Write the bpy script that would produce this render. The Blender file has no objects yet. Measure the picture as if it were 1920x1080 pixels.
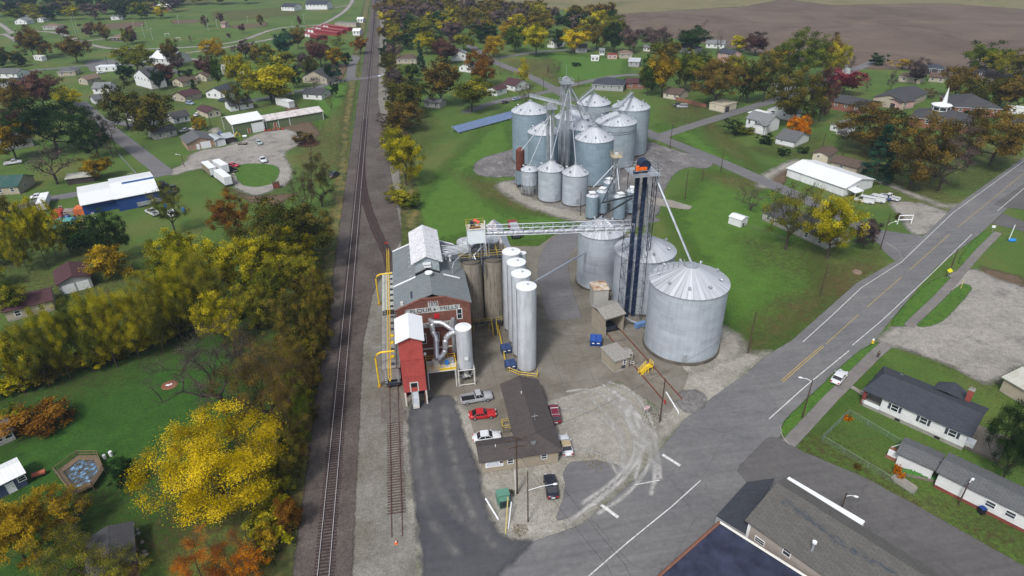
import bpy, bmesh, math, random
import numpy as np
from mathutils import Matrix, Vector
PI = math.pi
rad = math.radians
# ------------------------------------------------------------------ camera
FPX, CAMH = 1193.0, 74.0
def _n(v):
    v = np.array(v, float); return v/np.linalg.norm(v)
Zw = -_n((40, 2070, FPX)); Yw = np.array((-242., -683., FPX)); Yw = _n(Yw-Yw.dot(Zw)*Zw); Xw = np.cross(Yw, Zw)
RC = np.array([Xw, Yw, Zw]); CAM = np.array((0., 0., CAMH))
scene = bpy.context.scene
cam_d = bpy.data.cameras.new('camera'); cam = bpy.data.objects.new('camera', cam_d)
scene.collection.objects.link(cam); scene.camera = cam
cam_d.sensor_width = 36; cam_d.lens = FPX/1920*36; cam_d.clip_start = 0.5; cam_d.clip_end = 6000
cx, cy, cz = RC@np.array((1., 0, 0)), RC@np.array((0, -1., 0)), RC@np.array((0, 0, -1.))
cam.matrix_world = Matrix(((cx[0], cy[0], cz[0], 0), (cx[1], cy[1], cz[1], 0), (cx[2], cy[2], cz[2], CAMH), (0, 0, 0, 1)))
# ------------------------------------------------------------------ light
SUN_EL, SUN_AZ = 52, 215      # azimuth clockwise from +Y
world = bpy.data.worlds.new("World"); scene.world = world; world.use_nodes = True
wn = world.node_tree
sky = wn.nodes.new('ShaderNodeTexSky'); sky.sky_type = 'NISHITA'; sky.sun_disc = False
sky.sun_elevation = rad(SUN_EL); sky.sun_rotation = rad(SUN_AZ); sky.air_density = 1.0; sky.dust_density = 3.0; sky.ozone_density = 1.0
hsv = wn.nodes.new('ShaderNodeHueSaturation'); hsv.inputs['Saturation'].default_value = 0.6
wn.links.new(sky.outputs[0], hsv.inputs['Color']); wn.links.new(hsv.outputs[0], wn.nodes['Background'].inputs['Color'])
wn.nodes['Background'].inputs['Strength'].default_value = 0.085
sd = bpy.data.lights.new('sun', 'SUN'); sd.energy = 1.5; sd.angle = rad(10); sd.color = (1.0, 0.975, 0.94)
sun = bpy.data.objects.new('sun', sd); scene.collection.objects.link(sun)
_a, _e = rad(SUN_AZ), rad(SUN_EL)
_d = Vector((math.sin(_a)*math.cos(_e), math.cos(_a)*math.cos(_e), math.sin(_e)))
sun.rotation_euler = _d.to_track_quat('Z', 'Y').to_euler(); sun.location = (0, 0, 200)
scene.view_settings.view_transform = 'Standard'; scene.view_settings.look = 'None'
scene.view_settings.exposure = 0.9; scene.view_settings.gamma = 1.0
scene.cycles.max_bounces = 6; scene.cycles.diffuse_bounces = 3; scene.cycles.glossy_bounces = 2
scene.cycles.transparent_max_bounces = 24; scene.cycles.volume_bounces = 0; scene.cycles.caustics_reflective = False
# ------------------------------------------------------------------ survey helpers (a pixel of the survey photo to a real ground point)
def G(px, py, z=0.0):
    d = RC@np.array(((px-960)/FPX, (py-540)/FPX, 1.)); return CAM+d*((z-CAMH)/d[2])
def GY(px, py, Y):
    d = RC@np.array(((px-960)/FPX, (py-540)/FPX, 1.)); return CAM+d*(Y/d[1])
def P(p):
    c = RC.T@(np.array(p, float)-CAM); return 960+FPX*c[0]/c[2], 540+FPX*c[1]/c[2], c[2]
def HT(g, ty):
    lo, hi = 0., 70.
    for _ in range(30):
        m = (lo+hi)/2
        if P((g[0], g[1], m))[1] > ty: lo = m
        else: hi = m
    return lo
# ------------------------------------------------------------------ mesh builder
class MB:
    def __init__(s): s.v = []; s.f = []; s.m = []; s.mats = []; s.sm = []
    def mi(s, m):
        if m not in s.mats: s.mats.append(m)
        return s.mats.index(m)
    def add(s, vs, fs, m, smooth=False):
        o = len(s.v); k = s.mi(m); s.v.extend([tuple(map(float, v)) for v in vs])
        for f in fs: s.f.append(tuple(i+o for i in f)); s.m.append(k); s.sm.append(smooth)
        return s
    def box(s, x0, y0, z0, x1, y1, z1, m):
        v = [(x0,y0,z0),(x1,y0,z0),(x1,y1,z0),(x0,y1,z0),(x0,y0,z1),(x1,y0,z1),(x1,y1,z1),(x0,y1,z1)]
        return s.add(v, [(0,3,2,1),(4,5,6,7),(0,1,5,4),(1,2,6,5),(2,3,7,6),(3,0,4,7)], m)
    def obox(s, c, sx, sy, sz, rz, m):      # box centred on c in x,y with its base at c.z
        ca, sa = math.cos(rz), math.sin(rz); v = []
        for z in (0, sz):
            for x, y in ((-sx/2,-sy/2),(sx/2,-sy/2),(sx/2,sy/2),(-sx/2,sy/2)):
                v.append((c[0]+x*ca-y*sa, c[1]+x*sa+y*ca, c[2]+z))
        return s.add(v, [(0,3,2,1),(4,5,6,7),(0,1,5,4),(1,2,6,5),(2,3,7,6),(3,0,4,7)], m)
    def prism(s, pts, z0, z1, m, top=None):
        n = len(pts); v = [(p[0],p[1],z0) for p in pts]+[(p[0],p[1],z1) for p in pts]
        a = sum(pts[i][0]*pts[(i+1)%n][1]-pts[(i+1)%n][0]*pts[i][1] for i in range(n))
        fs = [(i,(i+1)%n,n+(i+1)%n,n+i) for i in range(n)]
        cap, bot = tuple(range(n,2*n)), tuple(range(n-1,-1,-1))
        if a < 0: fs = [f[::-1] for f in fs]; cap = cap[::-1]; bot = bot[::-1]
        s.add(v, fs+[bot], m); s.add(v[n:], [tuple(i-n for i in cap)], top or m); return s
    def cyl(s, c, r, z0, z1, m, n=24, r1=None, cap=True, smooth=True):
        r1 = r if r1 is None else r1
        v = [(c[0]+r*math.cos(2*PI*i/n), c[1]+r*math.sin(2*PI*i/n), z0) for i in range(n)]
        if r1 < 1e-4:
            v.append((c[0],c[1],z1)); s.add(v, [(i,(i+1)%n,n) for i in range(n)], m, smooth); return s
        v += [(c[0]+r1*math.cos(2*PI*i/n), c[1]+r1*math.sin(2*PI*i/n), z1) for i in range(n)]
        s.add(v, [(i,(i+1)%n,n+(i+1)%n,n+i) for i in range(n)], m, smooth)
        if cap: s.add(v[n:], [tuple(range(n))], m)
        return s
    def tube(s, pts, r, m, n=6, smooth=True):
        pts = [Vector(p) for p in pts]; rs = r if isinstance(r,(list,tuple)) else [r]*len(pts); v = []; fs = []
        for i, p in enumerate(pts):
            d = (pts[min(i+1,len(pts)-1)]-pts[max(i-1,0)])
            if d.length < 1e-6: d = Vector((0,0,1))
            d.normalize(); u = d.cross(Vector((0,0,1)) if abs(d.z) < .9 else Vector((1,0,0))).normalized(); w = d.cross(u)
            for k in range(n):
                a = 2*PI*k/n; v.append(p+(u*math.cos(a)+w*math.sin(a))*rs[i])
        for i in range(len(pts)-1):
            for k in range(n): fs.append((i*n+k, i*n+(k+1)%n, (i+1)*n+(k+1)%n, (i+1)*n+k))
        fs += [tuple(range(n)), tuple(range(len(v)-1,len(v)-n-1,-1))]
        return s.add(v, fs, m, smooth and n > 4)
    def bar(s, a, b, w, m): return s.tube([a,b], w*.7, m, 4, False)
    def quad(s, pts, m): return s.add(pts, [tuple(range(len(pts)))], m)
    def slab(s, pts, t, m):       # thick sheet under an arbitrary quad
        p = [Vector(q) for q in pts]; nrm = (p[1]-p[0]).cross(p[2]-p[0]).normalized()
        if nrm.z < 0: nrm = -nrm; p = p[::-1]
        n = len(p); v = p+[q-nrm*t for q in p]
        return s.add(v, [tuple(range(n)), tuple(range(2*n-1,n-1,-1))]+[(i,n+i,n+(i+1)%n,(i+1)%n) for i in range(n)], m)
    def sphere(s, c, r, m, n=10, k=6, sq=(1,1,1)):
        v = []; fs = []
        for j in range(k+1):
            t = PI*j/k
            for i in range(n):
                a = 2*PI*i/n; v.append((c[0]+r*sq[0]*math.sin(t)*math.cos(a), c[1]+r*sq[1]*math.sin(t)*math.sin(a), c[2]+r*sq[2]*math.cos(t)))
        for j in range(k):
            for i in range(n): fs.append((j*n+i,(j+1)*n+i,(j+1)*n+(i+1)%n,j*n+(i+1)%n))
        return s.add(v, fs, m, True)
    def build(s, name, parent=None, loc=None, rz=0):
        me = bpy.data.meshes.new(name); me.from_pydata(s.v, [], s.f)
        for m in s.mats: me.materials.append(m)
        me.polygons.foreach_set('material_index', s.m); me.polygons.foreach_set('use_smooth', s.sm)
        if any(s.sm):
            try: me.set_sharp_from_angle(angle=rad(50))
            except Exception: pass
        me.update()
        o = bpy.data.objects.new(name, me); scene.collection.objects.link(o)
        if parent is not None: o.parent = parent
        if loc is not None: o.location = loc
        o.rotation_euler[2] = rz
        return o
def tag(o, label=None, cat=None, group=None, kind=None):
    if label: o['label'] = label
    if cat: o['category'] = cat
    if group: o['group'] = group
    if kind: o['kind'] = kind
    return o
def thing(name, label, cat, loc=(0,0,0), rz=0, group=None):
    o = bpy.data.objects.new(name, None); scene.collection.objects.link(o)
    o.location = loc; o.rotation_euler[2] = rz; o.empty_display_size = .3
    return tag(o, label, cat, group)
def dup(root, loc, rz, label, group=None, scale=None):
    r = root.copy(); scene.collection.objects.link(r); r.location = loc; r.rotation_euler[2] = rz; r['label'] = label
    if group: r['group'] = group
    if scale: r.scale = scale
    for ch in list(root.children):
        c = ch.copy(); scene.collection.objects.link(c); c.parent = r
        for g in list(ch.children):
            d = g.copy(); scene.collection.objects.link(d); d.parent = c
    return r
def struct(o): o['kind'] = 'structure'; return o
# ------------------------------------------------------------------ materials
class NT:
    def __init__(s, name):
        s.mat = bpy.data.materials.new(name); s.mat.use_nodes = True; s.t = s.mat.node_tree
        s.b = s.t.nodes['Principled BSDF']; s.b.inputs['Specular IOR Level'].default_value = .3
        s.tc = s.t.nodes.new('ShaderNodeTexCoord'); s.geo = None
    def n(s, typ, **kw):
        nd = s.t.nodes.new(typ)
        for k, v in kw.items():
            if k in nd.inputs: nd.inputs[k].default_value = v
            else: setattr(nd, k, v)
        return nd
    def l(s, a, b): s.t.links.new(a, b)
    def co(s, world=False):
        if world:
            if not s.geo: s.geo = s.n('ShaderNodeNewGeometry')
            return s.geo.outputs['Position']
        return s.tc.outputs['Object']
    def noise(s, scale, detail=3, rough=.55, world=False, vec=None, dist=0):
        nd = s.n('ShaderNodeTexNoise', Scale=scale, Detail=detail, Roughness=rough, Distortion=dist)
        s.l(vec or s.co(world), nd.inputs['Vector']); return nd.outputs[0]
    def scaled(s, vec3, world=False):
        mp = s.n('ShaderNodeMapping'); mp.inputs['Scale'].default_value = vec3; s.l(s.co(world), mp.inputs['Vector']); return mp.outputs[0]
    def ramp(s, fac, stops, interp='LINEAR'):
        r = s.n('ShaderNodeValToRGB'); r.color_ramp.interpolation = interp; e = r.color_ramp.elements
        while len(e) < len(stops): e.new(.5)
        for i, (p, c) in enumerate(stops):
            e[i].position = p; e[i].color = (c if isinstance(c, tuple) else (c,c,c))+(1,)
        s.l(fac, r.inputs[0]); return r.outputs[0]
    def mix(s, fac, a, b, mode='MIX'):
        m = s.n('ShaderNodeMix', data_type='RGBA', blend_type=mode)
        for k, x in ((0, fac), (6, a), (7, b)):
            if isinstance(x, (int, float)): m.inputs[k].default_value = x
            elif isinstance(x, tuple): m.inputs[k].default_value = x+(1,)
            else: s.l(x, m.inputs[k])
        return m.outputs[2]
    def math(s, op, a, b=0, c=None):
        m = s.n('ShaderNodeMath', operation=op)
        for k, x in ((0,a),(1,b))+(((2,c),) if c is not None else ()):
            if isinstance(x,(int,float)): m.inputs[k].default_value = x
            else: s.l(x, m.inputs[k])
        return m.outputs[0]
    def attr(s, name):
        a = s.n('ShaderNodeAttribute'); a.attribute_name = name; return a
    def xyz(s, world=False):
        x = s.n('ShaderNodeSeparateXYZ'); s.l(s.co(world), x.inputs[0]); return x.outputs
    def bump(s, h, strength=.3, dist=.05):
        b = s.n('ShaderNodeBump', Strength=strength, Distance=dist); s.l(h, b.inputs['Height']); s.l(b.outputs[0], s.b.inputs['Normal'])
    def done(s, col, rough=.8, metal=0):
        if isinstance(col, tuple): s.b.inputs['Base Color'].default_value = col+(1,)
        else: s.l(col, s.b.inputs['Base Color'])
        if isinstance(rough,(int,float)): s.b.inputs['Roughness'].default_value = rough
        else: s.l(rough, s.b.inputs['Roughness'])
        s.b.inputs['Metallic'].default_value = metal
        return s.mat
_mc = {}
def plain(name, c, rough=.7, metal=0, var=.18, sc=1.3):
    key = (name, c, rough, metal)
    if key in _mc: return _mc[key]
    t = NT(name); d = tuple(x*(1-var) for x in c); u = tuple(min(1, x*(1+var)) for x in c)
    nz = t.noise(sc, 4, .65); col = t.ramp(nz, [(.3, d), (.7, u)])
    _mc[key] = t.done(col, rough, metal); return _mc[key]
def paint(name, c, rough=.35): # vehicle paint
    key = ('p', name, c)
    if key in _mc: return _mc[key]
    t = NT(name); t.b.inputs['Coat Weight'].default_value = .5; t.b.inputs['Coat Roughness'].default_value = .12
    nz = t.noise(.9, 2); col = t.mix(t.math('MULTIPLY', nz, .12), c, tuple(x*.5+.08 for x in c))
    _mc[key] = t.done(col, rough, 0); return _mc[key]
def shingle(name, c, c2=None):
    key = ('s', name, c)
    if key in _mc: return _mc[key]
    t = NT(name); c2 = c2 or tuple(x*.55 for x in c)
    br = t.n('ShaderNodeTexBrick', Scale=1.0); br.inputs['Brick Width'].default_value = .9; br.inputs['Row Height'].default_value = .3
    br.inputs['Mortar Size'].default_value = .03; br.inputs['Bias'].default_value = -.2
    t.l(t.co(), br.inputs['Vector'])
    br.inputs['Color1'].default_value = tuple(c)+(1,); br.inputs['Color2'].default_value = tuple(x*.72 for x in c)+(1,); br.inputs['Mortar'].default_value = tuple(x*.5 for x in c)+(1,)
    nz = t.noise(2.2, 5, .75); f = t.ramp(nz, [(.35, 0.), (.75, 1.)]); a = t.mix(t.math('MULTIPLY', f, .55), br.outputs[0], c2)
    sp = t.noise(9, 2, .6); a = t.mix(t.ramp(sp, [(.55, 0.), (.8, .5)]), a, tuple(min(1, x*1.7) for x in c))
    t.bump(br.outputs[1], .25, .02); _mc[key] = t.done(a, .9); return _mc[key]
def siding(name, c, pitch=.2, vert=False, dirt=.15):
    key = ('d', name, c, vert)
    if key in _mc: return _mc[key]
    t = NT(name); x = t.xyz(); s_ = t.math('FRACT', t.math('DIVIDE', x[2] if not vert else t.math('ADD', x[0], x[1]), pitch))
    line = t.ramp(s_, [(0., .72), (.12, 1.), (1., 1.)]); nz = t.ramp(t.noise(.8, 5, .7), [(.35, 1-dirt), (.65, 1.)])
    a = t.mix(1., t.mix(1., c, line, 'MULTIPLY'), nz, 'MULTIPLY'); t.bump(s_, .35, .03); _mc[key] = t.done(a, .6); return _mc[key]
def ribroof(name, c, pitch=.6, dirtc=(.25,.2,.17), dirt=.3, metal=.1, axis=0, rough=.45):
    key = ('r', name, c, axis)
    if key in _mc: return _mc[key]
    t = NT(name); x = t.xyz(); s_ = t.math('FRACT', t.math('DIVIDE', x[axis], pitch))
    line = t.ramp(s_, [(0., .75), (.07, 1.), (.93, 1.), (1., .8)]); nz = t.ramp(t.noise(.6, 6, .72, vec=t.scaled((1,1,.3))), [(.48, 0.), (.75, dirt)])
    a = t.mix(nz, t.mix(1., c, line, 'MULTIPLY'), dirtc); t.bump(s_, .3, .04); _mc[key] = t.done(a, rough, metal); return _mc[key]
def brickm(name, c, sc=1.0):
    key = ('b', name, c)
    if key in _mc: return _mc[key]
    t = NT(name); mp = t.n('ShaderNodeMapping'); mp.inputs['Rotation'].default_value = (PI/2, 0, 0)
    x = t.xyz(); cb = t.n('ShaderNodeCombineXYZ'); t.l(t.math('ADD', x[0], x[1]), cb.inputs[0]); t.l(x[2], cb.inputs[1])
    br = t.n('ShaderNodeTexBrick', Scale=2.5*sc); br.inputs['Brick Width'].default_value = .6; br.inputs['Row Height'].default_value = .22; br.inputs['Mortar Size'].default_value = .02
    t.l(cb.outputs[0], br.inputs['Vector']); br.inputs['Color1'].default_value = tuple(c)+(1,); br.inputs['Color2'].default_value = tuple(q*.62 for q in c)+(1,)
    br.inputs['Mortar'].default_value = tuple(q*.8+.04 for q in c)+(1,)
    nz = t.ramp(t.noise(.7, 5, .7), [(.3, .65), (.7, 1.15)]); a = t.mix(1., br.outputs[0], nz, 'MULTIPLY')
    t.bump(br.outputs[1], .3, .01); _mc[key] = t.done(a, .9); return _mc[key]
def binwall(name, c, tint=1.0):
    t = NT(name); x = t.xyz()
    sheet = t.math('FLOOR', t.math('DIVIDE', x[2], 1.12)); ang = t.math('ARCTAN2', x[1], x[0])
    cb = t.n('ShaderNodeCombineXYZ'); t.l(t.math('FLOOR', t.math('ADD', t.math('MULTIPLY', ang, 2.6), t.math('MULTIPLY', sheet, .5))), cb.inputs[0]); t.l(sheet, cb.inputs[1])
    wn_ = t.n('ShaderNodeTexWhiteNoise'); t.l(cb.outputs[0], wn_.inputs[0])
    tone = t.math('ADD', .9, t.math('MULTIPLY', wn_.outputs[0], .16))
    fr = t.math('FRACT', t.math('DIVIDE', x[2], 1.12)); seam = t.ramp(fr, [(0., .78), (.04, 1.), (1., 1.)])
    cv = t.n('ShaderNodeCombineXYZ'); t.l(t.math('MULTIPLY', ang, 14), cv.inputs[0]); t.l(t.math('MULTIPLY', x[2], .12), cv.inputs[1])
    st = t.ramp(t.noise(1.0, 4, .7, vec=cv.outputs[0]), [(.35, .90), (.6, 1.03)])
    a = t.mix(1., t.mix(1., c, tone, 'MULTIPLY'), seam, 'MULTIPLY'); a = t.mix(1., a, st, 'MULTIPLY')
    a = t.mix(t.ramp(t.noise(.35, 4, .7), [(.5, 0.), (.75, .35)]), a, tuple(q*.6 for q in c))
    a = t.mix(t.ramp(x[2], [(0., .45), (.05, 0.)]), a, (.16,.13,.1))
    cor = t.math('SINE', t.math('MULTIPLY', x[2], 2*PI/.14)); t.bump(cor, .25, .02)
    hn = t.noise(1., 4, .8, vec=t.scaled((.12,.12,7))); a = t.mix(1., a, t.ramp(hn, [(.3,.86),(.7,1.1)]), 'MULTIPLY')
    return t.done(a, .5, .25)
def binroof(name, c, n=40):
    t = NT(name); x = t.xyz(); ang = t.math('ARCTAN2', x[1], x[0])
    fr = t.math('FRACT', t.math('MULTIPLY', ang, n/(2*PI))); rib = t.ramp(fr, [(0., .55), (.1, .95), (.9, 1.), (1., .6)])
    pid = t.math('FLOOR', t.math('MULTIPLY', ang, n/(2*PI))); w = t.n('ShaderNodeTexWhiteNoise', noise_dimensions='1D'); t.l(pid, w.inputs['W'])
    tone = t.math('ADD', .82, t.math('MULTIPLY', w.outputs[0], .26))
    a = t.mix(1., t.mix(1., c, tone, 'MULTIPLY'), rib, 'MULTIPLY')
    cv = t.n('ShaderNodeCombineXYZ'); t.l(t.math('MULTIPLY', ang, 9), cv.inputs[0]); t.l(t.math('MULTIPLY', x[2], .2), cv.inputs[1])
    a = t.mix(t.ramp(t.noise(1.2, 4, .75, vec=cv.outputs[0]), [(.5, 0.), (.75, .55)]), a, (.18,.19,.2))
    t.bump(rib, .4, .04); return t.done(a, .42, .35)
M = {}
M['galv'] = binwall('galvanized wall', (.47,.52,.59)); M['galv_old'] = binwall('weathered galvanized wall', (.36,.425,.48)); M['galv_blue'] = binwall('blue grey galvanized wall', (.27,.36,.43))
M['galvroof'] = binroof('galvanized roof', (.62,.65,.69)); M['galvroof2'] = binroof('older galvanized roof', (.66,.70,.74), 28)
M['steel'] = plain('galvanized steel', (.42,.45,.49), .45, .5); M['steeld'] = plain('dark steel', (.06,.07,.09), .5, .3)
M['duct'] = plain('duct metal', (.52,.54,.58), .35, .6); M['blue_steel'] = plain('navy painted steel', (.012,.022,.055), .45)
M['yellow'] = plain('safety yellow paint', (.72,.5,.02), .5); M['oldyellow'] = plain('weathered yellow paint', (.42,.32,.05), .6)
M['white'] = plain('white paint', (.72,.74,.76), .5, 0, .06); M['offwhite'] = plain('off white paint', (.55,.54,.5), .6, 0, .1)
M['orange'] = plain('orange paint', (.75,.13,.01), .5); M['black'] = plain('black rubber', (.012,.012,.014), .7)
M['dark'] = plain('dark opening', (.012,.012,.015), .9); M['rust'] = plain('rusty steel', (.16,.055,.035), .85, .2, .4, 3)
M['wood'] = plain('creosoted wood', (.07,.045,.032), .9, 0, .4, 4); M['greywood'] = plain('weathered wood', (.16,.14,.115), .9, 0, .3, 3)
M['conc'] = plain('grey concrete', (.27,.26,.235), .9, 0, .2, .8); M['conc_d'] = plain('dark stained concrete', (.10,.09,.075), .9, 0, .4, .5)
M['bluebin'] = plain('blue painted steel', (.01,.045,.2), .5); M['red'] = plain('red paint', (.5,.02,.03), .5)
M['silverroof'] = plain('silver coated roofing', (.55,.56,.58), .45, .4, .45, 1.6); M['glass'] = None
t_ = NT('window glass'); t_.b.inputs['Specular IOR Level'].default_value = .6; M['glass'] = t_.done(t_.ramp(t_.noise(.7, 2), [(.35,(.012,.015,.02)),(.7,(.06,.07,.085))]), .12)
# ================================================================== GROUND
def sdf(px, py, poly):
    poly = np.array(poly, float)[:, :2]; n = len(poly); d = np.full(px.shape, 1e9); ins = np.zeros(px.shape, bool)
    for i in range(n):
        a = poly[i]; b = poly[(i+1) % n]; e = b-a; L = e.dot(e)+1e-12
        t = np.clip(((px-a[0])*e[0]+(py-a[1])*e[1])/L, 0, 1)
        d = np.minimum(d, (px-a[0]-t*e[0])**2+(py-a[1]-t*e[1])**2)
        c = ((a[1] > py) != (b[1] > py)) & (px < (b[0]-a[0])*(py-a[1])/(b[1]-a[1]+1e-15)+a[0]); ins ^= c
    return np.where(ins, 1, -1)*np.sqrt(d)
def smooth_poly(pts, k=1):
    for _ in range(k):
        q = []
        for i in range(len(pts)):
            a, b = np.array(pts[i][:2]), np.array(pts[(i+1) % len(pts)][:2]); q += [a*.75+b*.25, a*.25+b*.75]
        pts = q
    return pts
def ribbon(line, w):
    line = [np.array(p[:2], float) for p in line]; L = []; Rr = []
    for i, p in enumerate(line):
        d = line[min(i+1, len(line)-1)]-line[max(i-1, 0)]; d /= np.linalg.norm(d); nn = np.array((-d[1], d[0]))
        ww = w[i] if isinstance(w, (list, tuple)) else w
        L.append(p+nn*ww/2); Rr.append(p-nn*ww/2)
    return L+Rr[::-1]
def curve(line, k=2):
    line = [np.array(p[:2], float) for p in line]
    for _ in range(k):
        q = [line[0]]
        for a, b in zip(line, line[1:]): q += [a*.75+b*.25, a*.25+b*.75]
        line = q+[line[-1]]
    return line
def px(*pts): return [G(a, b)[:2] for a, b in pts]
_lv = {}
def patch(name, polys, mat, z, cell=1.0, margin=1.5, sm=0, kind='structure', label=None):
    z0_ = z; z += .0007*_lv.get(z, 0); _lv[z0_] = _lv.get(z0_, 0)+1
    polys = [smooth_poly(p, sm) if sm else p for p in polys]
    allp = np.vstack([np.array(p)[:, :2] for p in polys]); lo = allp.min(0)-margin; hi = allp.max(0)+margin
    nx = max(2, int((hi[0]-lo[0])/cell)+1); ny = max(2, int((hi[1]-lo[1])/cell)+1)
    X, Y = np.meshgrid(np.linspace(lo[0], hi[0], nx+1), np.linspace(lo[1], hi[1], ny+1)); D = np.full(X.shape, -1e9)
    for p in polys: D = np.maximum(D, sdf(X, Y, p))
    keep = np.maximum.reduce([D[:-1, :-1], D[1:, :-1], D[:-1, 1:], D[1:, 1:]]) > -margin
    idx = np.arange(X.size).reshape(X.shape); f = np.stack([idx[:-1, :-1][keep], idx[:-1, 1:][keep], idx[1:, 1:][keep], idx[1:, :-1][keep]], 1)
    used, inv = np.unique(f, return_inverse=True); f = inv.reshape(-1, 4)
    v = np.stack([X.ravel()[used], Y.ravel()[used], np.full(len(used), z)], 1)
    me = bpy.data.meshes.new(name); me.from_pydata(v.tolist(), [], f.tolist())
    at = me.attributes.new('sd', 'FLOAT', 'POINT'); at.data.foreach_set('value', D.ravel()[used].astype(np.float32))
    me.materials.append(mat); o = bpy.data.objects.new(name, me); scene.collection.objects.link(o); o['kind'] = kind
    return o
def masked(t, col, rough=.9, amp=.5, soft=.15, nsc=.6, thin=None):
    """sheet whose ragged border follows the distance-to-edge attribute; thin = (scale, lo, hi) scatters it"""
    t.done(col, rough); sd_ = t.attr('sd').outputs['Fac']; nz = t.noise(nsc, 5, .65, world=True)
    e = t.math('ADD', sd_, t.math('MULTIPLY', t.math('SUBTRACT', nz, .5), amp*2))
    mr = t.n('ShaderNodeMapRange'); t.l(e, mr.inputs[0]); mr.inputs[1].default_value = -soft; mr.inputs[2].default_value = soft; a = mr.outputs[0]
    if thin:
        sc_ = t.ramp(t.noise(thin[0], 5, .8, world=True), [(thin[1], 0.), (thin[2], 1.)]); 
        big = t.ramp(t.noise(.12, 3, .6, world=True), [(.3, .5), (.7, 1.2)]); a = t.math('MULTIPLY', a, t.math('MULTIPLY', sc_, big))
    tr = t.n('ShaderNodeBsdfTransparent'); mx = t.n('ShaderNodeMixShader'); out = t.t.nodes['Material Output']
    t.l(a, mx.inputs[0]); t.l(tr.outputs[0], mx.inputs[1]); t.l(t.b.outputs[0], mx.inputs[2]); t.l(mx.outputs[0], out.inputs[0])
    return t.mat
def gravelcol(t, c, c2, sc=9):
    big = t.ramp(t.noise(.13, 4, .6, world=True), [(.35, 0.), (.7, 1.)]); a = t.mix(big, c, c2)
    mid = t.ramp(t.noise(.9, 5, .75, world=True), [(.3, .72), (.7, 1.18)]); a = t.mix(1., a, mid, 'MULTIPLY')
    fine = t.n('ShaderNodeTexVoronoi', Scale=sc); t.l(t.co(True), fine.inputs['Vector']); fc = t.ramp(fine.outputs[1], [(.2, .74), (.8, 1.22)]); a = t.mix(1., a, fc, 'MULTIPLY')
    t.bump(fine.outputs[0], .25, .04); return a
# --- grass
t = NT('grass'); n1 = t.noise(.035, 4, .6, world=True); n2 = t.noise(.35, 6, .75, world=True); n3 = t.noise(2.6, 4, .8, world=True)
st_ = t.noise(.5, 4, .7, vec=t.scaled((.25, 1.6, 1), True))
a = t.ramp(n1, [(.3, (.048,.085,.014)), (.5, (.068,.122,.018)), (.68, (.11,.12,.030))])
a = t.mix(t.ramp(n2, [(.5, 0.), (.78, .7)]), a, (.085,.075,.028)); a = t.mix(t.ramp(st_, [(.5, 0.), (.8, .45)]), a, (.03,.13,.018))
a = t.mix(1., a, t.ramp(n3, [(.3, .5), (.7, 1.5)]), 'MULTIPLY'); t.bump(n3, .5, .12); M['grass'] = t.done(a, .95)
t = NT('lush grass'); n2 = t.noise(.3, 5, .7, world=True); n3 = t.noise(2.5, 4, .8, world=True); n5 = t.noise(.9, 6, .8, world=True); a = t.ramp(n2, [(.3, (.046,.112,.012)), (.7, (.078,.165,.018))])
st_ = t.noise(.5, 4, .7, vec=t.scaled((1.8, .22, 1), True)); a = t.mix(t.ramp(st_, [(.45, 0.), (.8, .5)]), a, (.06,.15,.02))
a = t.mix(1., a, t.ramp(n3, [(.32, .55), (.68, 1.42)]), 'MULTIPLY'); a = t.mix(t.ramp(n5, [(.52, 0.), (.68, .7)]), a, (.12,.10,.035)); M['lush'] = masked(t, a, .95, 5, 4.5, .12); t = NT('verge grass'); n2 = t.noise(.5, 5, .7, world=True); n3 = t.noise(2.5, 4, .8, world=True); a = t.mix(1., t.ramp(n2, [(.3, (.04,.095,.012)), (.6, (.065,.14,.016)), (.75,(.11,.10,.035))]), t.ramp(n3, [(.32, .55), (.68, 1.42)]), 'MULTIPLY'); M['verge'] = masked(t, a, .95, .5, .2, .6)
t = NT('deep green grass'); n2 = t.noise(.3, 5, .7, world=True); n3 = t.noise(2.5, 4, .8, world=True); a = t.ramp(n2, [(.3, (.018,.060,.006)), (.7, (.036,.10,.010))])
a = t.mix(1., a, t.ramp(n3, [(.32, .55), (.68, 1.42)]), 'MULTIPLY'); M['deep'] = masked(t, a, .95, 4.5, 4., .12)
t = NT('fallen leaves'); n2 = t.noise(1.2, 6, .8, world=True); a = t.ramp(n2, [(.3, (.05,.042,.018)), (.55, (.09,.068,.027)), (.75, (.15,.105,.035))]); M['leaf'] = masked(t, a, .95, 5, 4., .12, (1.0, .42, .68))
t = NT('dry grass'); n2 = t.noise(.8, 6, .8, world=True); a = t.ramp(n2, [(.3, (.085,.065,.028)), (.7, (.19,.145,.055))]); M['dry'] = masked(t, a, .95, 4, 3., .15, (.7, .38, .66))
t = NT('trackside weeds'); n2 = t.noise(.8, 6, .8, world=True); a = t.ramp(t.noise(.22,5,.75,world=True), [(.35, (.05,.06,.016)), (.48, (.085,.10,.028)), (.56,(.16,.13,.045)), (.68, (.24,.17,.045))]); a = t.mix(1., a, t.ramp(n2, [(.3,.6),(.7,1.3)]), 'MULTIPLY'); M['weeds'] = masked(t, a, .95, 2.2, 1.4, .3)
t = NT('red brown soil'); n2 = t.noise(.8, 6, .8, world=True); a = t.ramp(n2, [(.3, (.075,.05,.032)), (.7, (.15,.105,.065))]); M['dirt'] = masked(t, a, .95, 1.0, .8, .4)
t = NT('pale gravel'); a = gravelcol(t, (.32,.30,.27), (.23,.215,.19)); a = t.mix(t.ramp(t.noise(.16, 6, .72, world=True, dist=.6), [(.52, 0.), (.64, .75)]), a, (.125,.12,.115)); M['gravel'] = masked(t, a, .95, 1.5, .8, .4)
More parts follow.
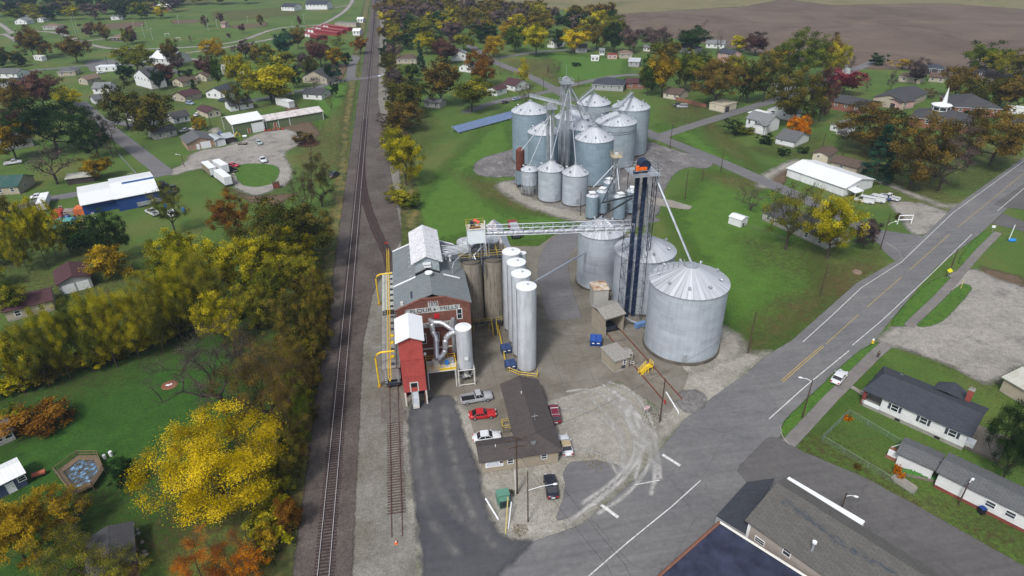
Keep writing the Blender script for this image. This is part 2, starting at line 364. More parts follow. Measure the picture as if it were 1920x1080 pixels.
t = NT('sandy gravel'); a = gravelcol(t, (.33,.315,.275), (.23,.215,.18)); M['sandy'] = masked(t, a, .95, 2.2, 1.3, .28)
t = NT('rail yard gravel'); a = gravelcol(t, (.225,.215,.195), (.14,.13,.10)); a = t.mix(t.ramp(t.noise(.5, 5, .75, world=True), [(.62, 0.), (.72, .7)]), a, (.10,.05,.025)); M['yard'] = masked(t, a, .95, .7, .3, .5)
t = NT('ballast stone'); M['ballast'] = masked(t, gravelcol(t, (.115,.098,.088), (.07,.056,.05), 6), .95, .5, .2, .7)
t = NT('worn lot'); a = gravelcol(t, (.19,.18,.175), (.11,.105,.105), 3); a = t.mix(t.ramp(t.noise(.35, 6, .7, vec=t.scaled((1, .5, 1), True)), [(.52, 0.), (.68, .6)]), a, (.33,.32,.31)); M['lot'] = masked(t, a, .95, .9, .35, .4)
def asphalt(name, c, c2, amp=.15, soft=.06, cracks=True, rot=-.58):
    t = NT(name); big = t.ramp(t.noise(.09, 5, .65, world=True), [(.3, 0.), (.7, 1.)]); a = t.mix(big, c, c2)
    a = t.mix(1., a, t.ramp(t.noise(1.1, 6, .8, world=True), [(.3, .82), (.7, 1.16)]), 'MULTIPLY')
    a = t.mix(t.ramp(t.noise(.25, 6, .7, world=True), [(.62, 0.), (.7, .35)]), a, tuple(x*.6 for x in c))
    if cracks:
        v = t.n('ShaderNodeTexVoronoi', Scale=.055, feature='DISTANCE_TO_EDGE'); w = t.n('ShaderNodeVectorMath', operation='ADD'); nn = t.n('ShaderNodeTexNoise', Scale=.6, Detail=4.)
        t.l(t.co(True), nn.inputs['Vector']); t.l(t.co(True), w.inputs[0]); t.l(nn.outputs[1], w.inputs[1]); t.l(w.outputs[0], v.inputs['Vector'])
        a = t.mix(t.ramp(v.outputs[0], [(.0015, .3), (.004, 0.)]), a, (.03,.03,.032))
    mp = t.n('ShaderNodeMapping'); mp.inputs['Rotation'].default_value[2] = rot; mp.inputs['Scale'].default_value = (.05, .9, 1); t.l(t.co(True), mp.inputs['Vector'])
    a = t.mix(1., a, t.ramp(t.noise(1.0, 5, .7, vec=mp.outputs[0]), [(.32, .87), (.68, 1.12)]), 'MULTIPLY')
    a = t.mix(t.ramp(t.noise(.5, 6, .8, world=True), [(.64, 0.), (.70, .5)]), a, tuple(x*.5 for x in c))
    fine = t.noise(14, 2, .6, world=True); a = t.mix(1., a, t.ramp(fine, [(.3, .85), (.7, 1.15)]), 'MULTIPLY')
    return masked(t, a, .85, amp, soft, .5)
M['road'] = asphalt('worn road asphalt', (.12,.12,.125), (.17,.168,.165)); M['street'] = asphalt('street asphalt', (.12,.118,.125), (.16,.155,.155), .25)
M['newasph'] = asphalt('dark asphalt', (.048,.05,.058), (.095,.095,.10), 1.0, .5, False, 1.5); M['alley'] = asphalt('alley asphalt', (.085,.08,.08), (.12,.115,.112), .25)
def concrete(name, c, c2, slab=6., rot=0.):
    t = NT(name); big = t.ramp(t.noise(.11, 5, .65, world=True, dist=1.), [(.32, 0.), (.66, 1.)]); a = t.mix(big, c, c2)
    a = t.mix(1., a, t.ramp(t.noise(.8, 6, .8, world=True), [(.3, .8), (.7, 1.15)]), 'MULTIPLY')
    mp = t.n('ShaderNodeMapping'); mp.inputs['Rotation'].default_value[2] = rot; t.l(t.co(True), mp.inputs['Vector']); s = t.n('ShaderNodeSeparateXYZ'); t.l(mp.outputs[0], s.inputs[0])
    for k in (0, 1):
        f = t.math('FRACT', t.math('DIVIDE', s.outputs[k], slab)); a = t.mix(t.ramp(f, [(0., .55), (.012, .55), (.02, 0.), (1., 0.)]), a, tuple(x*.35 for x in c))
    return masked(t, a, .9, .1, .06, .5)
M['concyard'] = concrete('stained yard concrete', (.205,.19,.16), (.125,.112,.088)); M['walk'] = concrete('path concrete', (.21,.195,.185), (.15,.14,.13), 1.6, .8)
M['concpale'] = concrete('pale concrete', (.30,.28,.25), (.22,.2,.17), 3.)
t = NT('ploughed earth'); x = t.xyz(True); f = t.math('SINE', t.math('MULTIPLY', x[0], 1.6)); n1 = t.noise(.012, 5, .6, world=True, dist=2.); a = t.ramp(n1, [(.3, (.085,.058,.042)), (.5, (.115,.082,.060)), (.7, (.15,.11,.078))])
a = t.mix(1., a, t.ramp(t.noise(.5, 4, .7, vec=t.scaled((1.2, .06, 1), True)), [(.3, .8), (.7, 1.2)]), 'MULTIPLY'); M['plow'] = masked(t, a, .95, 4, 2, .05)
t = NT('stubble field'); n1 = t.noise(.015, 5, .6, world=True, dist=1.); a = t.ramp(n1, [(.3, (.10,.11,.045)), (.5, (.17,.145,.07)), (.7, (.12,.14,.05))])
a = t.mix(1., a, t.ramp(t.noise(.4, 4, .7, vec=t.scaled((1., .08, 1), True)), [(.3, .85), (.7, 1.15)]), 'MULTIPLY'); M['stubble'] = masked(t, a, .95, 4, 2, .05)
# --- base sheet
g = MB(); ys = [-600, 0, 100, 200, 400, 800, 1600, 3200]; xs = [-3200, -1600, -800, -400, 0, 400, 800, 1600, 3200]
vv = [(x_, y_, 0) for y_ in ys for x_ in xs]; ff = [(j*9+i, j*9+i+1, (j+1)*9+i+1, (j+1)*9+i) for j in range(7) for i in range(8)]
g.add(vv, ff, M['grass']); struct(g.build('ground'))
Z = lambda k: .004+.008*k
# fields
patch('field_soil', [px((1160,22),(1390,13),(1560,-30),(2050,-60),(2100,60),(1925,135),(1830,160),(1700,130),(1560,128),(1400,95),(1250,70),(1160,62))], M['plow'], Z(0), 8, 10)
patch('field_stubble', [px((820,-30),(1500,-50),(1560,-20),(1400,12),(1160,26),(1060,18),(850,14))], M['stubble'], Z(1), 8, 10)
patch('field_soil', [px((1500,-40),(1760,-30),(1930,-8),(1930,18),(1760,6),(1560,10),(1480,0))], M['stubble'], Z(2), 8, 10)
patch('field_soil', [px((1150,45),(1250,30),(1330,38),(1300,62),(1190,62))], M['plow'], Z(3), 6, 8)
patch('field_stubble', [px((395,22),(560,12),(560,28),(480,36),(400,40)), px((280,-40),(420,-40),(400,5),(320,10))], M['dry'], Z(1), 5, 8)
patch('ball_field_dirt', [px((430,47),(500,42),(500,50),(440,54)), px((180,46),(270,40),(268,50),(190,56)), px((320,38),(375,36),(370,43),(325,45))], M['dirt'], Z(1), 2, 3)
# lawns
patch('lawn', [px((740,415),(900,250),(955,205),(965,300),(880,320),(950,400),(1100,400),(1020,460),(880,440),(770,470)), px((1260,400),(1330,320),(1450,360),(1500,420),(1560,560),(1420,660),(1370,600),(1280,450)),
    px((0,700),(200,690),(330,640),(300,740),(260,900),(100,850),(0,870)), px((580,150),(660,160),(640,280),(590,240)), px((1020,100),(1180,110),(1170,150),(1060,165)), px((1540,640),(1650,690),(1500,800))], M['lush'], Z(0), 3, 10)
patch('lawn', [px((0,700),(330,640),(480,620),(500,760),(330,1000),(180,1000),(150,1080),(0,1080))], M['deep'], Z(1), 3, 9)
patch('lawn', [px((1240,235),(1300,245),(1420,330),(1300,290)), px((1340,240),(1440,330),(1330,270))], M['lush'], Z(0), 3, 10)
# brown and leafy ground
patch('leaf_litter', [px((250,870),(520,800),(580,600),(620,600),(600,1080),(240,1080)), px((0,690),(330,600),(360,660),(150,740),(0,780)), px((0,830),(0,760),(130,730),(100,800)), px((140,940),(260,930),(260,1080),(150,1080)),
    px((1380,440),(1560,470),(1640,540),(1560,560),(1420,500)), px((1560,200),(1800,320),(1900,290),(1880,330),(1780,385),(1650,360),(1600,280)), px((1400,280),(1540,250),(1560,320),(1500,300)), px((1255,185),(1420,205),(1350,240),(1240,230)),
    px((0,440),(170,420),(300,520),(260,600),(0,620)), px((700,150),(800,210),(830,250),(760,330),(720,330)), px((480,420),(620,400),(600,600),(440,640)), px((1500,500),(1650,470),(1640,560),(1480,610),(1420,660),(1390,640)),
    px((1850,640),(1760,600),(1700,650),(1840,720),(1920,760)), px((1440,830),(1920,1090),(1920,1000),(1500,790)), px((200,150),(330,130),(340,230),(200,250))], M['leaf'], Z(2), 2.5, 9)
patch('dry_grass', [px((1240,60),(1340,270),(1420,320),(1380,260),(1300,210)), px((545,240),(600,240),(655,180),(640,300),(590,350),(560,300)), px((925,130),(1040,150),(1040,110),(960,112)), px((1030,150),(1100,150),(1080,165),(1040,168)),
    px((1320,325),(1420,330),(1440,345),(1400,365),(1340,345)), px((740,380),(790,430),(775,470),(735,470)), px((1430,590),(1500,560),(1640,470),(1640,500),(1490,615),(1400,665)), px((840,320),(960,350),(1060,410),(1000,400),(900,370))], M['dry'], Z(3), 2, 7)
patch('bare_soil', [px((1840,500),(1920,520),(1920,545),(1850,530)), px((420,348),(470,368),(560,362),(520,385),(470,380)), px((540,180),(600,250),(580,270),(530,250)), px((940,345),(1100,390),(1110,420),(1060,410),(950,362)), px((1430,345),(1465,310),(1480,318),(1470,345),(1440,352)),
    px((560,250),(590,250),(590,275),(560,275)), px((610,120),(655,120),(640,150),(612,148)), px((720,90),(735,90),(760,170),(720,200))], M['dirt'], Z(3), 1.5, 3)
# --- rail corridor
RAILX, SIDX = -16.3, -6.65
patch('trackside_weeds', [[(-21.5, 20), (-19.5, 20), (-19.3, 120), (-20, 200), (-22.5, 260), (-23, 500), (-22, 900), (-29, 900), (-28, 500), (-26, 300), (-24, 200), (-23.5, 100), (-24, 20)], [(-2.5,165),(2,165),(0,300),(3,500),(-2,500),(-5,300)]], M['weeds'], Z(4), 1.2, 3)
patch('yard_gravel', [[(-15, 30), (-4.2, 30), (-4.2, 68), (-3.8, 100), (-4, 150), (-3, 200), (-4, 400), (-6, 900), (-14, 900)]], M['yard'], Z(4), 1.5, 2)
patch('ballast', [[(-20.2, 20), (-12.6, 20), (-12.6, 110), (-11, 130), (-3.5, 160), (-5, 190), (-8, 260), (-11, 320), (-11.5, 900), (-20.8, 900), (-20.8, 240), (-20.6, 120)]], M['ballast'], Z(5), 1.2, 2)
patch('wood_crossing_deck', [[(-8.9, 85.5), (-4.6, 85.5), (-4.6, 97), (-8.9, 97)]], plain('weathered planking', (.13,.115,.1), .9, 0, .35, 1.), Z(6), 1, .1)
# --- yards
patch('alley_gravel', [px((756,745),(862,735),(1000,850),(1130,862),(1180,890),(1060,1030),(1000,1110),(785,1120),(762,900))], M['sandy'], Z(5), 1.5, 2)
patch('alley_gravel', [px((765,752),(862,735),(900,800),(1000,740),(1160,710),(1210,745),(1245,785),(1250,830),(1190,890),(1080,1000),(970,1018),(935,1000),(905,930),(880,850),(800,800))], M['sandy'], Z(6), 1, 4, 1)
patch('concrete_yard', [px((756,772),(742,700),(742,610),(880,520),(900,455),(960,462),(1010,462),(1040,440),(1110,428),(1200,440),(1260,600),(1200,610),(1290,700),(1285,722),(1255,778),(1160,714),(1010,758),(1058,848),(900,850),(870,742),(800,748))], M['concyard'], Z(7), 1, 1.5)
patch('loop_drive', [ribbon(curve([G(1060,600)[:2],G(1035,520)[:2],G(1040,470)[:2],G(1080,435)[:2],G(1150,425)[:2],G(1225,405)[:2]]), 7.5)], M['street'], Z(8), 1, 1.5)
patch('bin_apron', [px((1330,600),(1400,640),(1392,672),(1330,742),(1290,715),(1262,690),(1290,600))], M['sandy'], Z(6), 1, 4, 1)
patch('bin_lot', [px((885,325),(892,300),(945,284),(1000,270),(1210,262),(1260,280),(1340,300),(1330,318),(1285,312),(1258,330),(1240,372),(1235,412),(1110,425),(1060,400),(990,375),(965,362),(950,350),(948,340),(975,336),(960,330),(920,334))], M['lot'], Z(4), 1.5, 2, 1)
patch('shed_pad', [px((1210,368),(1262,376),(1300,388),(1290,394),(1212,382))], M['concpale'], Z(6), 1.5, 2)
patch('bin_apron_soil', [px((925,345),(960,338),(990,368),(1040,390),(1110,398),(1105,420),(1050,408),(985,388),(940,360))], M['sandy'], Z(5), 1, 2, 1)
patch('corner_gravel', [px((1235,735),(1290,700),(1400,662),(1445,662),(1350,750),(1285,800),(1225,840))], M['sandy'], Z(6), 1, 4)
patch('manhole_apron', [px((1266,752),(1272,738),(1290,731),(1312,733),(1325,745),(1322,762),(1300,776),(1278,772))], M['lot'], Z(9), .6, 1, 1)
patch('worn_apron', [px((1052,868),(1128,862),(1180,880),(1150,920),(1085,962),(1035,985),(1062,925))], M['street'], Z(7), 1, 2, 1)
# --- main road (edges as surveyed)
RL = px((700,1180),(880,1080),(980,1022),(1090,985),(1190,900),(1245,835),(1280,790),(1340,742),(1400,700),(1440,665),(1483,640),(1606,531),(1687,485),(1786,390),(1920,295),(2060,190))
RR = px((2060,235),(1990,285),(1920,362),(1835,441),(1754,502),(1676,594),(1641,637),(1560,705),(1500,760),(1470,790),(1463,820),(1425,905),(1345,985),(1262,1080),(1140,1200))
patch('road', [RL+RR], M['road'], Z(7), 1, 1)
patch('side_road', [ribbon(curve([G(*p)[:2] for p in ((1190,238),(1245,262),(1330,295),(1450,348),(1560,395),(1640,440),(1712,482))]), [5.5,6,5.5,5.5,5.5,5.5,6,7,8,8,8,8,8,8,9,10,12,12,14,15,16,18,20,22][:0] or 6.0), px((1640,430),(1712,440),(1740,445),(1690,500),(1655,470))], M['street'], Z(6), 1, 1)
patch('side_road', [ribbon(curve([G(*p)[:2] for p in ((1225,262),(1260,248),(1330,226),(1400,204),(1460,186),(1540,158),(1600,132),(1655,108))]), 5.5)], M['street'], Z(5), 1.5, 1.5)
patch('side_road', [ribbon(curve([G(*p)[:2] for p in ((730,138),(700,145),(640,151),(600,163),(540,176),(470,190))]), 5.5), ribbon([G(657,148)[:2],G(660,122)[:2],G(669,108)[:2],G(656,104)[:2]], 5)], M['street'], Z(9), 1.5, 1.5)
patch('side_road', [ribbon(curve([G(*p)[:2] for p in ((880,84),(905,104),(921,114),(969,133),(1003,148),(1045,170),(1075,190))]), 6), ribbon(curve([G(*p)[:2] for p in ((915,112),(941,108),(975,102),(1039,94),(1125,93))]), 5), ribbon(curve([G(*p)[:2] for p in ((870,212),(919,194),(952,186),(1035,171),(1065,161),(1106,152),(1160,141),(1210,140))]), 5)], M['street'], Z(5), 1.5, 1.5)
patch('side_road', [ribbon(curve([G(*p)[:2] for p in ((150,192),(169,211),(204,242),(244,273),(289,309),(309,325))]), 6), ribbon(curve([G(*p)[:2] for p in ((322,322),(267,334),(160,362),(89,373),(51,384),(-30,405))]), 5.5), ribbon(curve([G(*p)[:2] for p in ((150,229),(211,228),(260,236))]), 4.5)], M['street'], Z(5), 1.5, 1.5)
patch('side_road', [ribbon(curve([G(*p)[:2] for p in ((-10,140),(50,133),(110,128),(170,122),(215,118),(300,128),(345,138))]), 5.5), px((160,118),(175,112),(220,112),(225,132),(170,134))], M['street'], Z(5), 2, 2)
PK = [((-20,38),(0,44),(19,60),(24,62),(-10,66)), ((4,64),(18,68),(32,77)), ((24,60),(60,58),(100,60),(130,68),(150,78),(170,84),(207,92),(287,92),(385,87),(435,80),(464,73),(495,60),(529,51),(595,47)), ((150,78),(200,72),(215,70)), ((340,101),(435,87),(522,71),(569,59),(618,40),(651,18),(662,0),(668,-25)), ((560,17),(600,20),(640,12),(655,10)), ((340,101),(300,108),(260,118)), ((360,110),(390,120),(400,128))]
patch('park_road', [ribbon(curve([G(*p)[:2] for p in l_]), 4.2) for l_ in PK], M['gravel'], Z(4), 2, 3)
patch('gravel_lot', [px((310,326),(322,318),(345,308),(362,283),(437,274),(480,250),(529,240),(562,250),(566,270),(528,286),(548,315),(545,345),(512,355),(486,368),(468,365),(432,348),(440,330),(420,312),(360,318),(325,330))], M['gravel'], Z(4), 1.2, 2, 1)
patch('lawn', [px((438,318),(450,308),(480,306),(520,310),(526,325),(512,345),(480,352),(448,346))], M['verge'], Z(5), 1, 3, 1)
patch('gravel_lot', [px((1662,376),(1700,378),(1735,382),(1795,405),(1762,432),(1722,443),(1700,430),(1688,408))], M['gravel'], Z(5), 1, 2, 1)
patch('gravel_lot', [px((1636,642),(1668,616),(1700,604),(1760,530),(1800,503),(1835,505),(1872,526),(1930,540),(2010,570),(2010,660),(1900,690),(1880,712),(1842,722),(1800,694),(1760,678),(1700,655),(1665,648))], M['gravel'], Z(5), 1.2, 2, 1)
patch('gravel_drive', [ribbon(curve([G(*p)[:2] for p in ((1430,352),(1440,328),(1475,310),(1500,300))]), 3), ribbon(curve([G(*p)[:2] for p in ((1650,340),(1680,352),(1720,368),(1770,388),(1800,386))]), 2.6), ribbon([G(440,268)[:2],G(415,264)[:2],G(400,240)[:2]], 3.5)], M['sandy'], Z(5), 1, 2)
patch('grass_verge', [px((1668,608),(1692,575),(1740,530),(1772,516),(1790,524),(1750,560),(1712,606),(1690,614)), px((1712,612),(1740,590),(1800,530),(1826,536),(1808,562),(1770,602),(1740,614)), px((1468,820),(1462,800),(1480,780),(1600,665),(1640,642),(1662,646),(1650,664),(1560,745),(1490,832)), px((1790,494),(1835,438),(1868,436),(1850,458),(1812,498))], M['verge'], Z(8), .8, 2, 1)
# street on the lower right, turning off the road
patch('alley', [px((1440,820),(1470,822),(1500,845),(1620,895),(1730,955),(1920,1062),(2100,1165),(2100,1300),(1700,1075),(1560,1000),(1400,905),(1380,880))], M['alley'], Z(9), 1, 1)
patch('alley', [px((1862,384),(1925,342),(1990,330),(1990,400),(1890,390)), px((1880,400),(1930,420),(1990,440),(1990,452),(1860,420))], M['alley'], Z(8), 1, 1)
patch('dark_asphalt_drive', [px((768,758),(800,752),(818,742),(850,742),(862,790),(880,840),(895,870),(905,935),(922,985),(948,1014),(1010,1016),(960,1050),(900,1120),(800,1120),(786,1020),(772,880),(766,800))], M['newasph'], Z(10), 1, 1.5, 1)
patch('pavement', [ribbon([G(1478,833)[:2], G(1560,745)[:2], G(1645,661)[:2], G(1664,645)[:2]], 2.2), ribbon([G(1703,612)[:2], G(1762,556)[:2], G(1810,502)[:2], G(1838,470)[:2], G(1872,436)[:2]], 1.9)], M['walk'], Z(10), .6, .6)
patch('garden_path', [ribbon([G(1590,722)[:2], G(1612,735)[:2], G(1632,752)[:2]], 1.0), px((1668,898),(1712,928),(1722,914),(1680,886))], M['concpale'], Z(9), .5, .5)
# --- tyre marks and road paint
tm = NT('pale dust'); a = tm.ramp(tm.noise(2, 4, .7, world=True), [(.3,(.36,.35,.33)),(.7,(.43,.42,.40))]); M['dust'] = masked(tm, a, .95, .06, .2, .4, (.3, .2, .52))
TR = [((1010,770),(1060,765),(1120,775),(1165,820),(1165,870)), ((1060,735),(1120,728),(1180,775),(1205,850),(1190,900)), ((1000,860),(1060,840),(1130,850),(1160,890)), ((1060,985),(1130,930),(1180,890),(1215,830)), ((1140,716),(1190,735),(1225,790),(1235,860),(1220,930)), ((1130,722),(1180,760),(1205,810),(1205,850),(1170,900),(1110,950)), ((1150,730),(1205,790),(1222,840),(1215,880),(1180,925),(1120,965)), ((1120,735),(1165,770),(1190,820),(1190,860),(1150,905),(1090,945)), ((1170,745),(1215,800),(1235,850),(1238,900)), ((1160,750),(1200,800),(1225,855),(1228,910)), ((1100,740),(1150,790),(1175,840),(1165,880))]
patch('tyre_marks', [ribbon(curve([G(*p)[:2] for p in l_]), .6) for l_ in TR], M['dust'], Z(11), .5, 1, 0)
t2 = NT('thin pale dust'); M['dust2'] = masked(t2, (.22,.215,.205), .95, .5, .5, .4, (.3, .35, .7))
patch('tyre_marks', [ribbon(curve([G(*p)[:2] for p in l_]), 1.1) for l_ in (((778,780),(784,850),(790,900),(800,960),(830,1010),(860,1040)), ((800,770),(806,830),(815,900),(850,960),(900,1000)), ((830,760),(850,860),(880,960),(930,1030)))], M['dust2'], Z(11.4), .5, 1, 0)
M['mark'] = NT('worn road paint'); tt = M['mark']; a = tt.ramp(tt.noise(3, 4, .7, world=True), [(.35,(.35,.35,.35)),(.6,(.7,.7,.68))]); M['mark'] = tt.done(a, .7)
tt = NT('worn yellow road paint'); M['ymark'] = tt.done(tt.ramp(tt.noise(3, 4, .7, world=True), [(.35,(.3,.24,.09)),(.6,(.55,.38,.08))]), .7)
def stripe(name, pts, w, m, z=Z(12), dash=None):
    b = MB(); line = [np.array(G(*p)[:2]) for p in pts]; rb = ribbon(line, w); n = len(line)
    for i in range(n-1):
        b.add([(*rb[i], z), (*rb[i+1], z), (*rb[2*n-2-i], z), (*rb[2*n-1-i], z)], [(3,2,1,0)], m)
    return struct(b.build(name))
stripe('edge_line', [(1505,642),(1560,592),(1615,540),(1690,492),(1786,400),(1920,302)], .14, M['mark'])
stripe('edge_line', [(1442,786),(1510,725),(1592,658)], .16, M['mark']); stripe('edge_line', [(1598,648),(1655,600),(1740,520),(1822,440)], .14, M['mark']); stripe('edge_line', [(1870,396),(1930,345),(1990,300)], .14, M['mark'])
stripe('edge_line', [(1313,902),(1260,950),(1180,1015),(1090,1093)], .16, M['mark'])
stripe('centre_line', [(1468,717),(1510,680),(1545,650)], .12, M['ymark']); stripe('centre_line', [(1465,714),(1507,677),(1542,648)], .12, M['ymark'])
for a_, b_ in (((1548,646),(1610,590)), ((1625,577),(1690,520)), ((1705,507),(1780,440)), ((1795,427),(1920,325))): stripe('centre_line', [a_, b_], .1, M['ymark'])
stripe('stop_line', [(1242,853),(1275,874)], .5, M['mark']); stripe('stop_line', [(1127,947),(1159,971)], .5, M['mark']); stripe('parking_line', [(1190,910),(1237,901)], .15, M['mark'])

# kerb round the corner lawn
kb = MB()
for l_ in ([(1463,800),(1466,818),(1480,834)], [(1690,487),(1686,470),(1660,455)]):
    q = curve([G(*p)[:2] for p in l_], 1)
    for a_, b_ in zip(q, q[1:]): kb.bar((*a_, .07), (*b_, .07), .14, M['conc'])
struct(kb.build('kerb'))
# --- rails
M['oldtie'] = plain('weathered brown sleeper', (.085,.055,.045), .95, 0, .5, 3)
def rail_track(name, line, label, tie=True, rusty=False, zt=.12, tie_m=None):
    r = thing(name, label, 'railway track', (*line[0], 0)); o = np.array(line[0]); line = [np.array(p, float) for p in line]
    rm = M['rail2'] if rusty else M['rail']; b = MB()
    for s_ in (-.75, .75):
        q = []
        for i, p in enumerate(line):
            d = line[min(i+1, len(line)-1)]-line[max(i-1, 0)]; d /= np.linalg.norm(d); q.append(p+np.array((d[1], -d[0]))*s_-o)
        rb = MB()
        for a_, c_ in zip(q, q[1:]):
            d = (c_-a_)/np.linalg.norm(c_-a_); nn = np.array((-d[1], d[0]))
            for w_, z0, z1, mm in ((.075, zt, zt+.03, M['railside']), (.037, zt+.03, zt+.16, rm)):
                v = [(*(a_+nn*w_), z0), (*(a_-nn*w_), z0), (*(c_-nn*w_), z0), (*(c_+nn*w_), z0), (*(a_+nn*w_), z1), (*(a_-nn*w_), z1), (*(c_-nn*w_), z1), (*(c_+nn*w_), z1)]
                rb.add(v, [(4,5,6,7),(0,4,7,3),(1,2,6,5)], mm)
        rb.build('rail', r)
    if tie:
        tb = MB(); acc = 0.
        for a_, c_ in zip(line, line[1:]):
            L = np.linalg.norm(c_-a_); d = (c_-a_)/L; k = acc; ang = math.atan2(d[1], d[0])
            while k < L:
                p = a_+d*k-o; tb.obox((p[0]+random.uniform(-.06,.06), p[1], -.03), .23, 2.6+random.uniform(-.1,.1), zt+.03, ang+random.uniform(-.03,.03), tie_m or M['tie']); k += .54 if p[1] < 260 else 1.1
            acc = k-L
        tag(tb.build('sleepers', r), kind='stuff')
    return r
tt = NT('polished rail'); M['rail'] = tt.done(tt.ramp(tt.noise(.5, 3), [(.3,(.5,.48,.48)),(.7,(.6,.58,.58))]), .4, .3); M['rail2'] = plain('rusted rail', (.13,.07,.06), .7); M['railside'] = plain('rail web rust', (.06,.035,.03), .8)
M['tie'] = plain('dark sleeper timber', (.045,.03,.03), .9, 0, .45, 2); random.seed(3)
rail_track('railway_track', [(RAILX, 25), (RAILX, 120), (RAILX, 260), (RAILX, 460), (RAILX, 900)], 'main railway line with shiny rails running straight past the mill')
swl = curve([(SIDX, 74.5), (SIDX, 120), (SIDX, 142), (-7.6, 152), (-10.6, 166), (-14.2, 190), (-15.8, 212), (RAILX+.05, 230)], 2)
rail_track('siding_track', [(SIDX, 85.5), (SIDX, 95)], 'siding rails set flush in the plank deck beside the red tower', False, True, .03)
swl = [np.array((SIDX, 95.2))]+[p for p in swl if p[1] > 96]; rail_track('siding_track', swl, 'siding under the hopper wagons curving away to join the main line', True, True, .13)
rail_track('siding_track', [(SIDX, 85.2), (SIDX, 65.5)], 'rusty end of the siding on brown sleepers in front of the red tower', True, True, .085, M['oldtie'])
rail_track('siding_track', [(SIDX, 65.4), (SIDX, 61.5)], 'last bare rails of the siding half buried in gravel at the traffic cone', False, True, .02)
# ================================================================== GRAIN BINS
def railing(b, pts, m, h=1.05, r=.035, step=1.6, closed=False):
    pts = [Vector(p) for p in pts]+([Vector(pts[0])] if closed else [])
    for a_, c_ in zip(pts, pts[1:]):
        for z in (h, h*.5): b.bar(a_+Vector((0,0,z)), c_+Vector((0,0,z)), r*1.5, m)
        n = max(1, int((c_-a_).length/step))
        for i in range(n+1):
            q = a_.lerp(c_, i/n); b.bar(q, q+Vector((0,0,h)), r*1.5, m)
def ladder(b, p, z0, z1, m, nrm=(0,-1), w=.45):
    t_ = (-nrm[1], nrm[0])
    for s_ in (-1, 1): b.bar((p[0]+t_[0]*w/2*s_, p[1]+t_[1]*w/2*s_, z0), (p[0]+t_[0]*w/2*s_, p[1]+t_[1]*w/2*s_, z1), .05, m)
    z = z0
    while z < z1: b.bar((p[0]-t_[0]*w/2, p[1]-t_[1]*w/2, z), (p[0]+t_[0]*w/2, p[1]+t_[1]*w/2, z), .04, m); z += .45
def grain_bin(label, c, r, h, apex, wall, roof, vents=6, group=None, va=0., base=.35, cap=.5, door=None, lad=None, name='grain_bin', skirt=False):
    T = thing(name, label, 'grain bin', (c[0], c[1], 0), 0, group)
    b = MB(); b.cyl((0,0), r+.25, 0, base, M['conc_d'], 48); b.build('foundation', T)
    b = MB(); z = base if not skirt else h*.42
    b.cyl((0,0), r, z, h, wall, 64, cap=False)
    for k in range(1, int((h-z)/2.24)): b.cyl((0,0), r+.03, z+k*2.24-.03, z+k*2.24+.03, wall, 64, cap=False)
    b.build('wall', T)
    if skirt:
        b = MB(); b.cyl((0,0), r*.45, base, z+.05, M['galvroof2'], 24, r1=r*.98, cap=False)
        for k in range(14):
            a = 2*PI*k/14; b.bar((r*math.cos(a), r*math.sin(a), base), (r*math.cos(a), r*math.sin(a), h*.75), .14, M['steel'])
        for zz in (base+1., base+2.): b.cyl((0,0), r+.05, zz, zz+.12, M['steel'], 24, cap=False)
        b.build('leg_frame', T)
    b = MB(); n = 40 if r > 3 else 24; v = []; rc = cap*.8
    for i in range(n*2):
        a = PI*i/n; rr = r+.18; up = .07 if i % 2 == 0 else 0
        v.append((rr*math.cos(a), rr*math.sin(a), h-.05+up))
    for i in range(n*2):
        a = PI*i/n; up = .07 if i % 2 == 0 else 0; v.append((rc*math.cos(a), rc*math.sin(a), h+apex+up))
    b.add(v, [(i, (i+1)%(2*n), 2*n+(i+1)%(2*n), 2*n+i) for i in range(2*n)], roof, False)
    b.cyl((0,0), r+.2, h-.12, h-.02, M['steel'], 64, cap=False); b.build('roof', T)
    b = MB(); b.cyl((0,0), rc+.12, h+apex-.05, h+apex+.3, M['steel'], 16); b.cyl((0,0), .28, h+apex+.3, h+apex+.75, M['steel'], 10); b.build('cap', T)
    for k in range(vents):
        a = va+2*PI*k/vents; rr = r*.74; z = h+apex*(1-rr/r)+.05; ca, sa = math.cos(a), math.sin(a); b = MB()
        b.tube([(rr*ca, rr*sa, z-.1), (rr*ca, rr*sa, z+.35), ((rr+.18)*ca, (rr+.18)*sa, z+.55), ((rr+.5)*ca, (rr+.5)*sa, z+.42)], [.2,.2,.24,.26], M['steel'], 8); b.build('roof_vent', T)
    if lad is not None:
        ca, sa = math.cos(lad), math.sin(lad); b = MB(); ladder(b, ((r+.12)*ca, (r+.12)*sa), base, h+.3, M['steel'], (ca, sa))
        ex = (r*.94*ca, r*.94*sa, h+.1); b.bar(ex, (rc*ca, rc*sa, h+apex+.15), .08, M['steel']); b.bar((ex[0]-.35*sa, ex[1]+.35*ca, ex[2]), (rc*ca-.35*sa, rc*sa+.35*ca, h+apex+.15), .08, M['steel']); b.build('ladder', T)
    if door is not None:
        ca, sa = math.cos(door), math.sin(door); b = MB(); b.obox(((r+.02)*ca, (r+.02)*sa, 1.), .12, 1., 1.5, door, M['steel']); b.build('door', T)
    return T
BG = 'large grain bins beside the drive'
bb = grain_bin('largest silver grain bin standing at the corner by the road with dark foundation ring', (50.3,97.8), 7.28, 14.7, 3.0, M['galv'], M['galvroof'], 9, None, -2.0, .7, 1.4, -1.9)
railb = MB()
